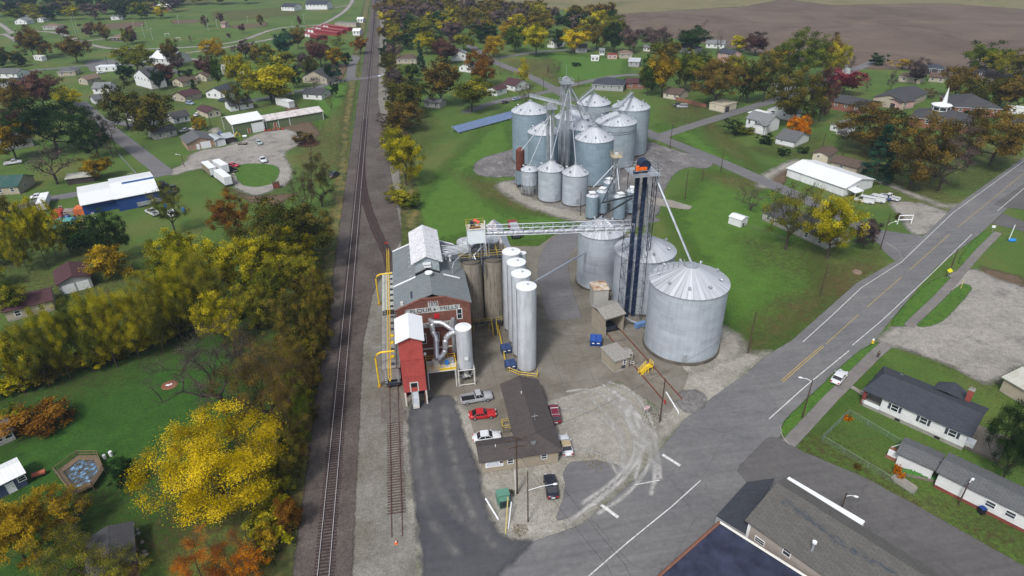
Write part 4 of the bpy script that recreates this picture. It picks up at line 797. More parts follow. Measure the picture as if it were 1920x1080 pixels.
# painted sign and windows
def text_obj(name, body, loc, size, m, parent, rx=PI/2, rz=0, ex=.01, al='CENTER', sx=1.):
    cu = bpy.data.curves.new(name, 'FONT'); cu.body = body; cu.size = size; cu.extrude = ex; cu.align_x = al; cu.align_y = 'CENTER'; cu.materials.append(m)
    tmp = bpy.data.objects.new('tmp', cu); scene.collection.objects.link(tmp); bpy.context.view_layer.update()
    me = bpy.data.meshes.new_from_object(tmp); bpy.data.objects.remove(tmp); o = bpy.data.objects.new(name, me); scene.collection.objects.link(o)
    o.parent = parent; o.location = loc; o.rotation_euler = (rx, 0, rz); o.scale = (sx,1,1); return o
pw = plain('faded white sign paint', (.42,.43,.43), .8, 0, .3, 3); pk = plain('faded black letter paint', (.03,.03,.035), .8, 0, .4, 4); b = MB()
sz = ME-.62
b.box(W*.12,-.03,sz-.55,W*.86,0,sz+.55,pw); b.box(W*.43,-.032,sz+.55,W*.57,0,sz+1.75,pw); sg = b.build('painted_sign', T)
text_obj('lettering', 'FLOUR', (W*.33,-.05,sz), 1.15, pk, sg, sx=1.12); text_obj('lettering', 'MILLS', (W*.71,-.05,sz), 1.15, pk, sg, sx=1.15); text_obj('lettering', '1878', (W*.5,-.05,sz+1.12), 1.0, pk, sg, sx=.85)
st5 = MB(); st5.add([((.34 if i%2==0 else .14)*math.sin(PI*i/5)+W*.515,-.05,sz+(.34 if i%2==0 else .14)*math.cos(PI*i/5)) for i in range(10)], [tuple(range(9,-1,-1))], pk); st5.build('star', sg)
b = MB(); b.box(W*.30,-.03,9.6,W*.80,0,10.7,pw); sg = b.build('painted_sign', T); text_obj('lettering', 'VE  LLIN', (W*.54,-.05,10.15), 1.05, pk, sg, sx=1.1)
def win(parent, x0, z0, w, h, y=-.05, fm=None, pane=1, dx=0):
    fm = fm or M['white']; b = MB(); t_ = .12
    b.box(x0-t_,y,z0-t_,x0+w+t_,y+.06,z0,fm); b.box(x0-t_,y,z0+h,x0+w+t_,y+.06,z0+h+t_,fm); b.box(x0-t_,y,z0,x0,y+.06,z0+h,fm); b.box(x0+w,y,z0,x0+w+t_,y+.06,z0+h,fm); b.box(x0,y+.004,z0+h*.48,x0+w,y+.05,z0+h*.52,fm)
    o = b.build('window', parent)
    if pane: b = MB(); b.box(x0,y+.02,z0,x0+w,y+.045,z0+h,M['glass']); b.build('pane', o)
    return o
for x_, z_ in ((10.9,10.9),(4.0,6.3),(6.4,6.3),(11.2,6.0)): win(T, x_, z_, .8, 2.0)
b = MB(); b.box(W*.5,-.08,11.5,W*.5+.9,-.02,12.4,M['red']); b.build('red_panel', T)
b = MB(); b.box(3.5,-.25,4.9,12.,-.02,5.1,M['offwhite']); b.build('ledge', T)
# pipes from monitor to silos
T = thing('pipe_bundle', 'bundle of pale pipes running from the mill roof over to the concrete silos', 'pipes', (3.6,115,17)); b = MB(); random.seed(8)
for k in range(7): y0 = -2+k*.7; b.tube([(.6+random.uniform(-.2,.2),y0,-.2+random.uniform(-.3,.7)),(3.5,y0*.5-.5,-.2+k*.12),(7.2,-1.5+k*.3,.1+k*.1)], .09, M['steel'], 6)
b.tube([(2.9,-6.2,-2.1),(2.9,-6.,-.9),(3.3,-5.,-.2),(5.0,-2.5,.0),(6.8,-1.6,.2)], .12, M['steel'], 6); b.build('pipes', T)
T = thing('vent_hoods', 'cluster of small white ventilator hoods on the right slope of the mill roof', 'ventilators', (4.9,114,15.5)); b = MB()
for x_,y_ in ((0,0),(.7,.8),(.2,1.6),(1.1,2.2),(1.6,.4),(.4,3)): b.cyl((x_,y_), .25, -.6, .5, M['white'], 8); b.cyl((x_,y_), .38, .5, .65, M['white'], 8)
b.build('hoods', T)
# --- red tower
T = thing('red_tower', 'tall red corrugated loading tower with white gable roof beside the railway siding', 'tower', (-4.6,89.0,0)); w_, d_ = 3.95, 7.0; rc = siding('red ribbed sheet', (.44,.08,.07), .25, True, .25); b = MB(); e_, r_ = 14.1, 14.9
b.add([(0,0,3.2),(w_,0,3.2),(w_,0,e_),(w_/2,0,r_),(0,0,e_)], [(0,1,2,3,4)], rc); b.add([(0,d_,3.2),(w_,d_,3.2),(w_,d_,e_),(w_/2,d_,r_),(0,d_,e_)], [(4,3,2,1,0)], rc)
b.box(0,0.01,3.2,.02,d_-.01,e_,rc); b.box(w_-.02,.01,3.2,w_,d_-.01,e_,rc)
for z in (6.4,9.9): b.box(-.02,-.03,z,w_+.02,0,z+.06,plain('dark red seam',(.25,.03,.03)))
b.build('wall', T); b = MB(); wr = ribroof('white metal roofing', (.78,.80,.82), .5, (.5,.5,.5), .15, axis=1)
b.slab([(-.45,-.5,e_-.15),(w_/2,-.5,r_+.05),(w_/2,d_+.3,r_+.05),(-.45,d_+.3,e_-.15)], .12, wr); b.slab([(w_/2,-.5,r_+.05),(w_+.45,-.5,e_-.15),(w_+.45,d_+.3,e_-.15),(w_/2,d_+.3,r_+.05)], .12, wr); b.build('roof', T)
b = MB()
for x_ in (.15,w_-.15):
    for y_ in (.2,3.5,d_-.2): b.box(x_-.14,y_-.14,0,x_+.14,y_+.14,3.3,M['offwhite'])
b.box(0,2.5,0,.3,d_,3.2,rc); b.box(w_-.5,.4,0,w_-.1,2.,3.2,M['rust']); b.box(.3,3.2,0,w_-.5,3.3,3.2,M['dark']); b.build('post', T)
b = MB(); b.slab([(1.3,-1.0,.9),(2.4,-1.,.9),(2.4,.9,4.3),(1.3,.9,4.3)], .2, M['steel']); railing(b, [(1.3,-1.,.9),(1.3,.6,3.4)], M['offwhite'], .6, .04, .7); railing(b, [(2.4,-1.,.9),(2.4,.6,3.4)], M['offwhite'], .6, .04, .7); b.box(1.3,-1.1,.3,2.4,-.6,.9,M['offwhite'])
b.box(1.1,-.06,3.2,1.3,-.01,5.1,M['offwhite']); b.box(2.4,-.06,3.2,2.6,-.01,5.1,M['offwhite']); b.box(1.1,-.06,5.1,2.6,-.01,5.3,M['offwhite']); b.box(1.3,-.04,4.2,2.4,-.01,5.1,M['dark']); b.build('loading_conveyor', T)
b = MB(); b.sphere((w_+.25,1.,10.2), .28, M['white'], 8, 5); b.build('lamp', T)
# --- white tank on legs with platform and ducts
T = thing('hopper_tank', 'white cylindrical dust tank on a steel frame in front of the brick mill', 'tank', (6.75,94.3,0)); b = MB(); b.cyl((0,0), 1.42, 3.5, 11.9, M['wsilo'], 36); b.cyl((0,0), 1.46, 11.9, 12.0, M['white'], 36); b.cyl((0,0), 1.4, 12.0, 12.2, M['white'], 36, r1=.3); b.build('wall', T)
b = MB(); b.cyl((0,0), .3, 1.9, 3.5, M['steel'], 24, r1=1.4, cap=False); b.build('cone', T); b = MB(); b.box(-.35,-1.52,5.7,.55,-1.42,6.7,M['steel']); b.box(-.25,-1.54,5.8,.45,-1.5,6.6,M['white']); b.build('hatch', T)
b = MB(); L = 1.45
for x_ in (-L,L):
    for y_ in (-L,L): b.bar((x_,y_,0),(x_,y_,3.7),.2,M['offwhite'])
for z in (.3,3.6):
    for q in ((-L,-L,L,-L),(L,-L,L,L),(L,L,-L,L),(-L,L,-L,-L)): b.bar((q[0],q[1],z),(q[2],q[3],z),.14,M['offwhite'])
b.bar((-L,L,.3),(0,L,3.5),.08,M['offwhite']); b.bar((L,L,.3),(0,L,3.5),.08,M['offwhite']); b.build('leg_frame', T)
b = MB(); b.cyl((0,-.2), .42, 1.3, 1.95, M['offwhite'], 12); b.tube([(0,-.2,1.5),(.8,-.5,1.3),(1.2,-.3,2.2),(1.2,.2,3.2)], .12, M['offwhite'], 6); b.box(-.9,-.6,1.2,-.3,.1,1.6,M['steel']); b.build('rotary_valve', T)
T = thing('duct_platform', 'steel platform with yellow railing and blower between the red tower and white tank', 'platform', (-.3,92.8,0)); b = MB(); b.box(0,0,3.9,5.3,3.4,4.1,M['offwhite'])
for x_ in (.1,5.1):
    for y_ in (.1,3.2): b.box(x_-.1,y_-.1,0,x_+.1,y_+.1,3.9,M['offwhite'])
b.build('deck', T); b = MB(); railing(b, [(0,0,4.1),(5.3,0,4.1)], M['yellow'], 1.1, .045, .9); railing(b, [(0,0,4.1),(0,3.4,4.1),(5.3,3.4,4.1),(5.3,0,4.1)], M['yellow'], 1.1, .045, 1.1); b.slab([(2.3,.1,4.3),(5.2,.1,4.3),(5.2,.4,4.3),(2.3,.4,4.3)],.2,M['yellow']); b.build('railing', T)
b = MB(); b.cyl((1.6,1.4), .55, 4.1, 5.6, M['offwhite'], 16); b.box(1.3,1.,4.1,2.4,2.2,4.9,M['offwhite']); b.build('blower', T); b = MB(); b.cyl((3.7,1.5), .35, 4.1, 5.0, plain('bright blue paint',(.02,.2,.6),.5), 12); b.box(3.2,1.9,4.1,5.,2.9,4.8,M['steel']); b.build('motor', T)
def yp(px_, py_, Y): g_ = GY(px_, py_, Y); return Vector((float(g_[0]), float(g_[1]), float(g_[2])))
def duct(label, pts, r, Y=96.5):
    q = [yp(*p[:2], p[2] if len(p) > 2 else Y) for p in pts]; o = q[0].copy(); b = MB(); c = [p-o for p in q]; c2 = [c[0]]
    for a_, e_ in zip(c, c[1:]): c2 += [a_*.8+e_*.2, a_*.2+e_*.8]
    c2.append(c[-1]); b.tube(c2, r, M['duct'], 12)
    for p in c2[1:-1:2]: b.sphere(p, r*1.06, M['duct'], 10, 6)
    tag(b.build('duct', None, o), label, 'duct')
duct('silver duct leaving the mill wall high up and sloping down to the white tank', [(806,600,98.8),(812,604,97.2),(829,605,97),(848,618,95.5),(853,622,94.8)], .42)
duct('large vertical silver duct beside the red tower rising from the blower', [(810,608,97.3),(811,622,97),(818,634,96.5),(818,655,95.5),(819,672,94.3)], .5)
duct('silver duct curving from the white tank down to the blower', [(853,622,94.9),(842,627,95),(835,636,95),(835,657,95),(828,668,94.8),(819,673,94.3)], .5)
duct('short upright silver pipe on the mill wall behind the white tank', [(849,596,98.4),(849,613,98.2),(852,660,98.0)], .36)
# --- yellow walkway
T = thing('loading_walkway', 'yellow railed walkway with steps in front of the concrete silos', 'walkway', (9.9,110.0,0)); b = MB(); b.box(0,0,1.9,7.0,1.1,2.05,M['steeld'])
for x_ in (.1,3.4,6.9): b.box(x_-.08,0,0,x_+.08,.16,1.9,M['oldyellow'])
railing(b, [(0,0,2.05),(3.9,0,2.05)], M['oldyellow'], 1.1, .045, 1.2); railing(b, [(5.,0,2.05),(7.,0,2.05),(7.,1.1,2.05)], M['oldyellow'], 1.1, .045, 1.); railing(b, [(0,0,2.05),(0,1.1,2.05)], M['oldyellow'], 1.1, .045, 1.)
for k in range(7): b.box(4.,-.3*(k+1),1.95-.27*(k+1),4.9,-.3*k,2.0-.27*(k+1),M['steeld'])
for x_ in (4.,4.9): b.bar((x_,0,2.),(x_,-2.1,.1),.12,M['oldyellow']); b.bar((x_,0,3.),(x_,-2.1,1.1),.07,M['oldyellow']); b.bar((x_,-2.1,0),(x_,-2.1,1.1),.07,M['oldyellow'])
b.build('walkway_frame', T)
T = thing('guard_rail', 'yellow pipe guard rail running along the tall white silos down to the office', 'railing', (14.9,108.4,0)); b = MB(); o = Vector((14.9,108.4,0)); q = [Vector((*G(*p)[:2],0))-o for p in ((933,612),(941,650),(951,697))]
railing(b, q, M['yellow'], 1., .05, 2.); q = [Vector((*G(*p)[:2],0))-o for p in ((955,698),(973,706),(1007,710),(1008,703))]; railing(b, q, M['yellow'], 1.1, .05, 1.2); b.build('rails', T)
# --- hopper wagons and fall-arrest gantry
def hopper(label, y0, y1, mtop, mside, nh, yel=()):
    L = y1-y0; T = thing('hopper_wagon', label, 'railway wagon', (SIDX,y0,.32)); b = MB(); w = 1.52
    pr = [(-w,1.4),(-w,3.5),(-.9,4.1),(.9,4.1),(w,3.5),(w,1.4)]
    v = [(x_,.9,z_) for x_,z_ in pr]+[(x_,L-.9,z_) for x_,z_ in pr]; fs = [tuple(range(6)), tuple(range(11,5,-1))]+[(i,6+i,6+(i+1)%6,(i+1)%6) for i in range(6)]; b.add(v, fs, mside)
    for k in range(int(L/1.1)):
        yy = 1.3+k*1.1
        if yy < L-1.2:
            for s_ in (-1,1): b.box(s_*w-.05,yy,1.4,s_*w+.05,yy+.1,3.5,mside)
    b.build('body', T); b = MB(); b.box(-.95,.7,4.1,.95,L-.7,4.18,mtop); 
    for s_ in (-1,1): b.box(s_*1.35-.28,.7,4.0,s_*1.35+.28,L-.7,4.06,M['steeld'] if mtop is M['steel'] else mtop)
    b.build('running_board', T)
    for k in range(nh):
        yy = 1.8+k*(L-3.6)/(nh-1); b = MB(); b.cyl((.35,yy), .36, 4.18, 4.36, M['yellow'] if k in yel else M['steeld'], 12); b.build('hatch', T)
    for k in range(3):
        yy = L*(.22+.28*k); b = MB(); b.add([(-1.3,yy-1.6,1.4),(1.3,yy-1.6,1.4),(1.3,yy+1.6,1.4),(-1.3,yy+1.6,1.4),(-.5,yy-.4,.5),(.5,yy-.4,.5),(.5,yy+.4,.5),(-.5,yy+.4,.5)], [(0,1,5,4),(1,2,6,5),(2,3,7,6),(3,0,4,7),(4,5,6,7)], mside); b.build('chute', T)
    for yy in (1.6,L-1.6):
        b = MB(); b.box(-1.1,yy-1.1,.35,1.1,yy+1.1,.6,M['steeld'])
        for a_ in (-.85,.85):
            for s_ in (-.75,.75):
                v = []; 
                for xx in (s_-.06,s_+.06):
                    for i in range(12): v.append((xx, yy+a_+.42*math.cos(PI*i/6), .3+.42*math.sin(PI*i/6)))
                b.add(v, [tuple(range(11,-1,-1)), tuple(range(12,24))]+[(i,(i+1)%12,12+(i+1)%12,12+i) for i in range(12)], M['rust'])
        b.build('bogie', T)
    b = MB()
    for s_ in (-1.1,1.1):
        ladder(b, (s_,.45), .8, 4.1, M['steel'], (0,-1), .4); b.bar((s_,.5,.9),(s_,1.2,2.8),.07,M['steel'])
    b.box(-1.4,.4,.8,1.4,.9,.95,M['steeld']); b.build('end_ladder', T)
hg = plain('grey wagon paint', (.27,.265,.25), .6, .1, .2, .8)
hopper('grey hopper wagon beside the red tower with yellow and dark roof hatches', 94.2, 114.0, hg, hg, 8, (1,3,4))
hopper('dark sided hopper wagon coupled behind the grey one beside the mill', 114.6, 132.6, plain('pale wagon top',(.42,.44,.40),.5), plain('dark wagon paint',(.06,.05,.05),.6), 7)
T = thing('fall_arrest_gantry', 'yellow overhead beam on two bent yellow posts above the hopper wagons', 'gantry', (SIDX,89,0)); b = MB()
for s_ in (-.22,.22):
    for z in (6.9,7.35): b.bar((s_,0,z),(s_,49,z),.09,M['yellow'])
for k in range(33):
    y0, y1 = k*1.5, (k+1)*1.5
    for s_ in (-.22,.22): b.bar((s_,y0,6.9),(s_,y1,7.35) ,.05,M['yellow'])
    b.bar((-.22,y0,6.9),(.22,y1,6.9),.05,M['yellow'])
for s_ in (-.22,.22): b.bar((s_,0,6.9),(0,-.6,6.5),.08,M['yellow'])
b.build('beam', T)
for yy, bx in ((95.7-89,-2.55),(125.4-89,-2.75)):
    b = MB(); b.tube([(bx,yy,0),(bx,yy,6.6),(bx+.35,yy,7.25),(bx+1.0,yy,7.6),(.9,yy,7.6)], .17, M['yellow'], 8); b.cyl((bx,yy), .35, 0, .35, plain('amber base',(.45,.25,.02)), 10); b.build('post', T)
# switch stand
T = thing('switch_stand', 'small switch stand with a red target beside the siding', 'switch stand', (*G(720,467)[:2],0)); b = MB(); b.box(-1.2,-.3,0,1.2,.3,.15,M['tie']); b.bar((.8,0,.1),(.8,0,1.6),.1,M['steeld']); b.box(.4,-.03,1.5,1.2,.03,1.9,M['red']); b.build('stand', T)
# ================================================================== TREES
def foliage_mat(name, ca, cb, cc=None, trans=.25):
    """leaf colour drifts from clump to clump, from leaf to leaf (attribute) and from tree to tree"""
    t = NT(name); oi = t.n('ShaderNodeObjectInfo'); lf = t.attr('leafv').outputs['Fac']
    n1 = t.noise(.45, 3, .6); f = t.math('ADD', t.math('MULTIPLY', n1, .7), t.math('MULTIPLY', lf, .65)); f = t.math('ADD', f, t.math('MULTIPLY', t.math('SUBTRACT', oi.outputs['Random'], .5), .35))
    a = t.ramp(f, [(.35, ca), (.85, cb)]) if cc is None else t.ramp(f, [(.3, ca), (.6, cb), (.9, cc)])
    h = t.n('ShaderNodeHueSaturation'); h.inputs['Saturation'].default_value = 1.05; t.l(t.math('ADD', .5, t.math('MULTIPLY', lf, 1.0)), h.inputs['Value']); t.l(a, h.inputs['Color'])
    df = t.n('ShaderNodeBsdfDiffuse'); tl = t.n('ShaderNodeBsdfTranslucent'); mx = t.n('ShaderNodeMixShader'); mx.inputs[0].default_value = trans
    t.l(h.outputs[0], df.inputs[0]); t.l(h.outputs[0], tl.inputs[0]); t.l(df.outputs[0], mx.inputs[1]); t.l(tl.outputs[0], mx.inputs[2]); t.l(mx.outputs[0], t.t.nodes['Material Output'].inputs[0])
    t.t.nodes.remove(t.b); return t.mat
FM = {'yel': foliage_mat('bright yellow leaves', (.24,.17,.012), (.46,.35,.02), (.58,.45,.045), .35), 'yg': foliage_mat('yellow green leaves', (.10,.12,.012), (.27,.26,.02), (.42,.36,.035), .3),
 'ol': foliage_mat('olive leaves', (.06,.085,.014), (.14,.155,.022), (.25,.225,.03)), 'ob': foliage_mat('olive brown leaves', (.035,.048,.010), (.09,.088,.018), (.16,.125,.028)),
 'br': foliage_mat('brown leaves', (.048,.042,.013), (.105,.078,.021), (.17,.118,.03)), 'ru': foliage_mat('rust leaves', (.075,.035,.010), (.16,.075,.018), (.23,.12,.025)),
 'or': foliage_mat('orange leaves', (.28,.075,.010), (.55,.17,.015), (.62,.28,.03), .35), 'yo': foliage_mat('amber leaves', (.12,.09,.015), (.28,.19,.022), (.40,.28,.035), .3),
 'rd': foliage_mat('dark red leaves', (.05,.028,.024), (.095,.048,.04), (.14,.075,.055)), 'cr': foliage_mat('crimson leaves', (.12,.02,.028), (.23,.045,.06), (.28,.09,.09)),
 'pu': foliage_mat('dull purple brown leaves', (.055,.042,.042), (.10,.078,.072), (.14,.10,.085)), 'gr': foliage_mat('mid green leaves', (.025,.055,.010), (.06,.10,.016), (.13,.15,.025)),
 'dg': foliage_mat('dark green leaves', (.012,.032,.012), (.028,.055,.018)), 'ev': foliage_mat('blue green needles', (.015,.045,.028), (.035,.085,.05))}
CN = {'yel':'bright yellow','yg':'yellow green','ol':'olive green','ob':'olive brown','br':'brown leaved','ru':'rust coloured','or':'orange','yo':'amber','rd':'dark red','cr':'crimson','pu':'dull purple brown','gr':'mid green','dg':'dark green','ev':'blue green'}
tb_ = NT('tree bark'); M['bark'] = tb_.done(tb_.ramp(tb_.noise(3, 5, .7), [(.3,(.035,.027,.02)),(.7,(.09,.072,.056))]), .95)
def skeleton(rng, targets, h0, lean=0.):
    """each target point hangs on the nearest lower node; radii grow toward the trunk"""
    nodes = [np.array((0.,0.,0.)), np.array((0,0,h0*.5)), np.array((lean*.3,0,h0))]; par = [-1,0,1]
    for tgt in sorted(targets, key=lambda q: np.linalg.norm(q-nodes[2])):
        c = [np.linalg.norm(n_-tgt)+.9*max(0, n_[2]-tgt[2]+.2) + (99 if i < 2 else 0) for i, n_ in enumerate(nodes)]
        k = int(np.argmin(c)); a = nodes[k]; L = np.linalg.norm(tgt-a)
        m = a*.5+tgt*.5+rng.normal(0, .06*L, 3); m[2] += .05*L; nodes.append(m); par.append(k); nodes.append(tgt); par.append(len(nodes)-2)
    cnt = [0]*len(nodes)
    ch = [0]*len(nodes)
    for p in par:
        if p >= 0: ch[p] += 1
    for i in range(len(nodes)-1, -1, -1):
        if ch[i] == 0: cnt[i] = 1
        if par[i] >= 0: cnt[par[i]] += cnt[i]
    return nodes, par, cnt
def tree_mesh(shape, seed, nleaf, leafs, sides=5, twigs=0, sparse=1.0, ntar=60):
    """unit tree: total height 1, crown radius .5 across x/y; returns (trunk mesh, crown mesh)"""
    rng = np.random.default_rng(seed); T = []
    z0, z1, rx, fz = {'round':(.18,1.,.5,1.), 'broad':(.16,1.,.5,.9), 'oval':(.14,1.,.5,1.), 'slim':(.16,1.,.5,1.), 'bush':(.0,1.,.5,1.), 'cone':(.04,1.,.5,1.), 'ragged':(.10,1.,.5,1.)}[shape]
    cz = (z0+z1)/2; hz = (z1-z0)/2; lob = rng.uniform(-.32,.32,(9,3)); 
    while len(T) < ntar:
        d = rng.normal(0,1,3); d /= np.linalg.norm(d); r = rng.uniform(.15,1.)**.45*.9
        r *= 1+.5*sum(math.sin(3*d@lob[k]*5+k*1.7+seed) for k in range(3))/2
        r = min(r, 1.); p = np.array((d[0]*r*rx, d[1]*r*rx, cz+d[2]*r*hz))
        if shape == 'broad' and p[2] < .35 and abs(p[0])+abs(p[1]) < .15: continue
        if shape == 'cone':
            z = rng.uniform(.05,.99)**1.15; a = rng.uniform(0,2*PI); q = (1-z)*.5*rng.uniform(.55,1.); p = np.array((q*math.cos(a), q*math.sin(a), z-.04*q))
        if shape == 'bush' and p[2] < .05: p[2] = rng.uniform(.03,.25)
        if shape == 'ragged' and rng.random() < .3: p[:2] *= 1.15; p[2] *= rng.uniform(.6,1.)
        T.append(p)
    v = []; f = []
    if shape != 'bush' or twigs:
        nodes, par, cnt = skeleton(rng, T, .22 if shape not in ('cone','bush') else .08); r0 = .022 if shape != 'slim' else .012
        if shape == 'cone': par = [-1]; nodes = [np.zeros(3)]; segs = [(np.zeros(3), np.array((0,0,.97)), .018, .003)]+[(np.array((0,0,p[2]+.05)), p, .005, .002) for p in T[::2]]
        else:
            tot = cnt[0]; segs = [(nodes[par[i]], nodes[i], max(.0016, r0*(cnt[i]/tot)**.5*1.05), max(.0012, r0*(cnt[i]/tot)**.5*.85)) for i in range(1, len(nodes))]
        for p in T:
            for k in range(twigs):
                d = rng.normal(0,1,3); d[2] = abs(d[2])*.6; d /= np.linalg.norm(d); e = p+d*rng.uniform(.05,.13); segs.append((p, e, .0016, .0007))
                if twigs > 2:
                    d2 = d+rng.normal(0,.6,3); segs.append(((p+e)/2, (p+e)/2+d2/np.linalg.norm(d2)*.06, .0011, .0006))
        for a, b, ra, rb in segs:
            d = b-a; L = np.linalg.norm(d)+1e-9; d = d/L; u = np.cross(d, (0,0,1) if abs(d[2]) < .9 else (1,0,0)); u /= np.linalg.norm(u); w = np.cross(d, u); ns = sides if ra > .006 else 3; o = len(v)
            for c, rr in ((a, ra), (b, rb)):
                for k in range(ns): an = 2*PI*k/ns; v.append(tuple(c+(u*math.cos(an)+w*math.sin(an))*rr))
            for k in range(ns): f.append((o+k, o+(k+1)%ns, o+ns+(k+1)%ns, o+ns+k))
    tm = bpy.data.meshes.new('trunk'); tm.from_pydata(v, [], f); tm.polygons.foreach_set('use_smooth', [True]*len(f)); tm.materials.append(M['bark']); tm.update()
    # leaves
    n = int(nleaf*sparse); T_ = np.array(T); idx = rng.integers(0, len(T_), n); sg = (.037 if nleaf > 8000 else .055) if shape != 'cone' else .04
    out = T_[idx]-np.array((0,0,cz)); c = T_[idx]+rng.normal(0,1,(n,3))*np.array((sg,sg,sg*.62 if shape != 'cone' else .012))
    if shape == 'bush': c[:,2] = np.abs(c[:,2])
    c[:,2] = np.clip(c[:,2], .01, 1.01)
    nr = rng.normal(0,.6,(n,3))+out/(np.linalg.norm(out,axis=1,keepdims=True)+1e-6)*.5+np.array((0,0,.45)); nr /= np.linalg.norm(nr,axis=1,keepdims=True)
    u = np.cross(nr, rng.normal(0,1,(n,3))); u /= np.linalg.norm(u,axis=1,keepdims=True); w = np.cross(nr, u)
    s = leafs*rng.uniform(.6,1.5,(n,1)); q = np.empty((n,4,3)); q[:,0] = c-u*s; q[:,1] = c-w*s*.6+nr*s*.15; q[:,2] = c+u*s; q[:,3] = c+w*s*.6+nr*s*.15
    me = bpy.data.meshes.new('crown'); me.vertices.add(n*4); me.vertices.foreach_set('co', q.ravel()); me.loops.add(n*4); me.loops.foreach_set('vertex_index', np.arange(n*4)); me.polygons.add(n)
    me.polygons.foreach_set('loop_start', np.arange(n)*4); me.polygons.foreach_set('loop_total', np.full(n, 4)); 
    at = me.attributes.new('leafv', 'FLOAT', 'FACE'); clump = rng.random(len(T_)); at.data.foreach_set('value', (clump[idx]*.75+rng.random(n)*.25).astype(np.float32))
    me.update(calc_edges=True); me.materials.append(FM['ol']); return tm, me
PRO = {}
def proto(shape, lod, var, bare):
    k = (shape, lod, var, bare)
    if k not in PRO:
        n, s = {0:(60000,.0056), 1:(16000,.0108), 2:(6500,.0205), 3:(2200,.035)}[lod]
        if bare: PRO[k] = tree_mesh(shape, 100+var*7+lod, n, s*.8, 5, 8 if lod < 2 else 3, {1:.45,2:.12}[bare], 80 if lod < 2 else 40)
        else: PRO[k] = tree_mesh(shape, 10+var*7+lod, n, s, 5, 1 if lod < 2 else 0, 1., {0:230,1:130,2:70,3:40}[lod])
    return PRO[k]
TREES = []; _rt = random.Random(77)
def tree(bx, by, ty, w, kind, shape='round', bare=0, base=None, hh=None, ww=None, note=None, group=None, cat=None):
    if base is None and by > 560:     # seen steeply from above: the outline in the photo is that of an ellipsoid crown
        E = math.atan2(CAMH, math.hypot(*G(bx, by)[:2])); k0 = P(G(bx, by))[2]/FPX; R_ = .85*w*k0/2; ex = .85*(by-ty)*k0/2; hz_ = max(math.sqrt(max(ex*ex-(R_*math.sin(E))**2, 0)), .45*R_)/math.cos(E)
        h = min(hz_/(.42 if shape != 'bush' else .5), 18); g = G(bx, (by+ty)/2, .58*h if shape != 'bush' else .4*h); X, Y, dep = P((g[0], g[1], h*.6)); wid = .85*w*P((g[0], g[1], h*.5))[2]/FPX
    else:
        g = G(bx, by) if base is None else np.array((*base, 0.)); h = HT(g, ty) if hh is None else hh; X, Y, dep = P((g[0], g[1], h*.6)); wid = w*dep/FPX if ww is None else ww
    s_ppm = FPX/dep*h*1024/1920; lod = 0 if s_ppm > 85 or (w > 150 and by > 700) else 1 if s_ppm > 48 else 2 if s_ppm > 20 else 3
    # clear the near side: the crown's foot is where the crown stands, so move by the crown radius only for big bases
    tm, cm = proto(shape, lod, _rt.randrange(3), bare)
    nm = {'bush':'shrub', 'cone':'conifer'}.get(shape, 'tree'); T = thing(nm, 'x', cat or nm, (g[0], g[1], -.05), _rt.uniform(0, 6.28)); T.scale = (wid*(1.0 if lod == 0 else 1.08 if by > 560 else 1.2), wid*(1.0 if lod == 0 else 1.08 if by > 560 else 1.2), h*1.02)
    if not (shape == 'bush' and not bare):
        a = bpy.data.objects.new('trunk', tm); scene.collection.objects.link(a); a.parent = T
    c = bpy.data.objects.new('crown', cm); scene.collection.objects.link(c); c.parent = T; c.material_slots[0].link = 'OBJECT'; c.material_slots[0].material = FM[kind]
    TREES.append(dict(o=T, kind=kind, shape=shape, bare=bare, pos=(g[0], g[1]), h=h, w=wid, px=X, note=note)); 
    if group: T['group'] = group
    return T
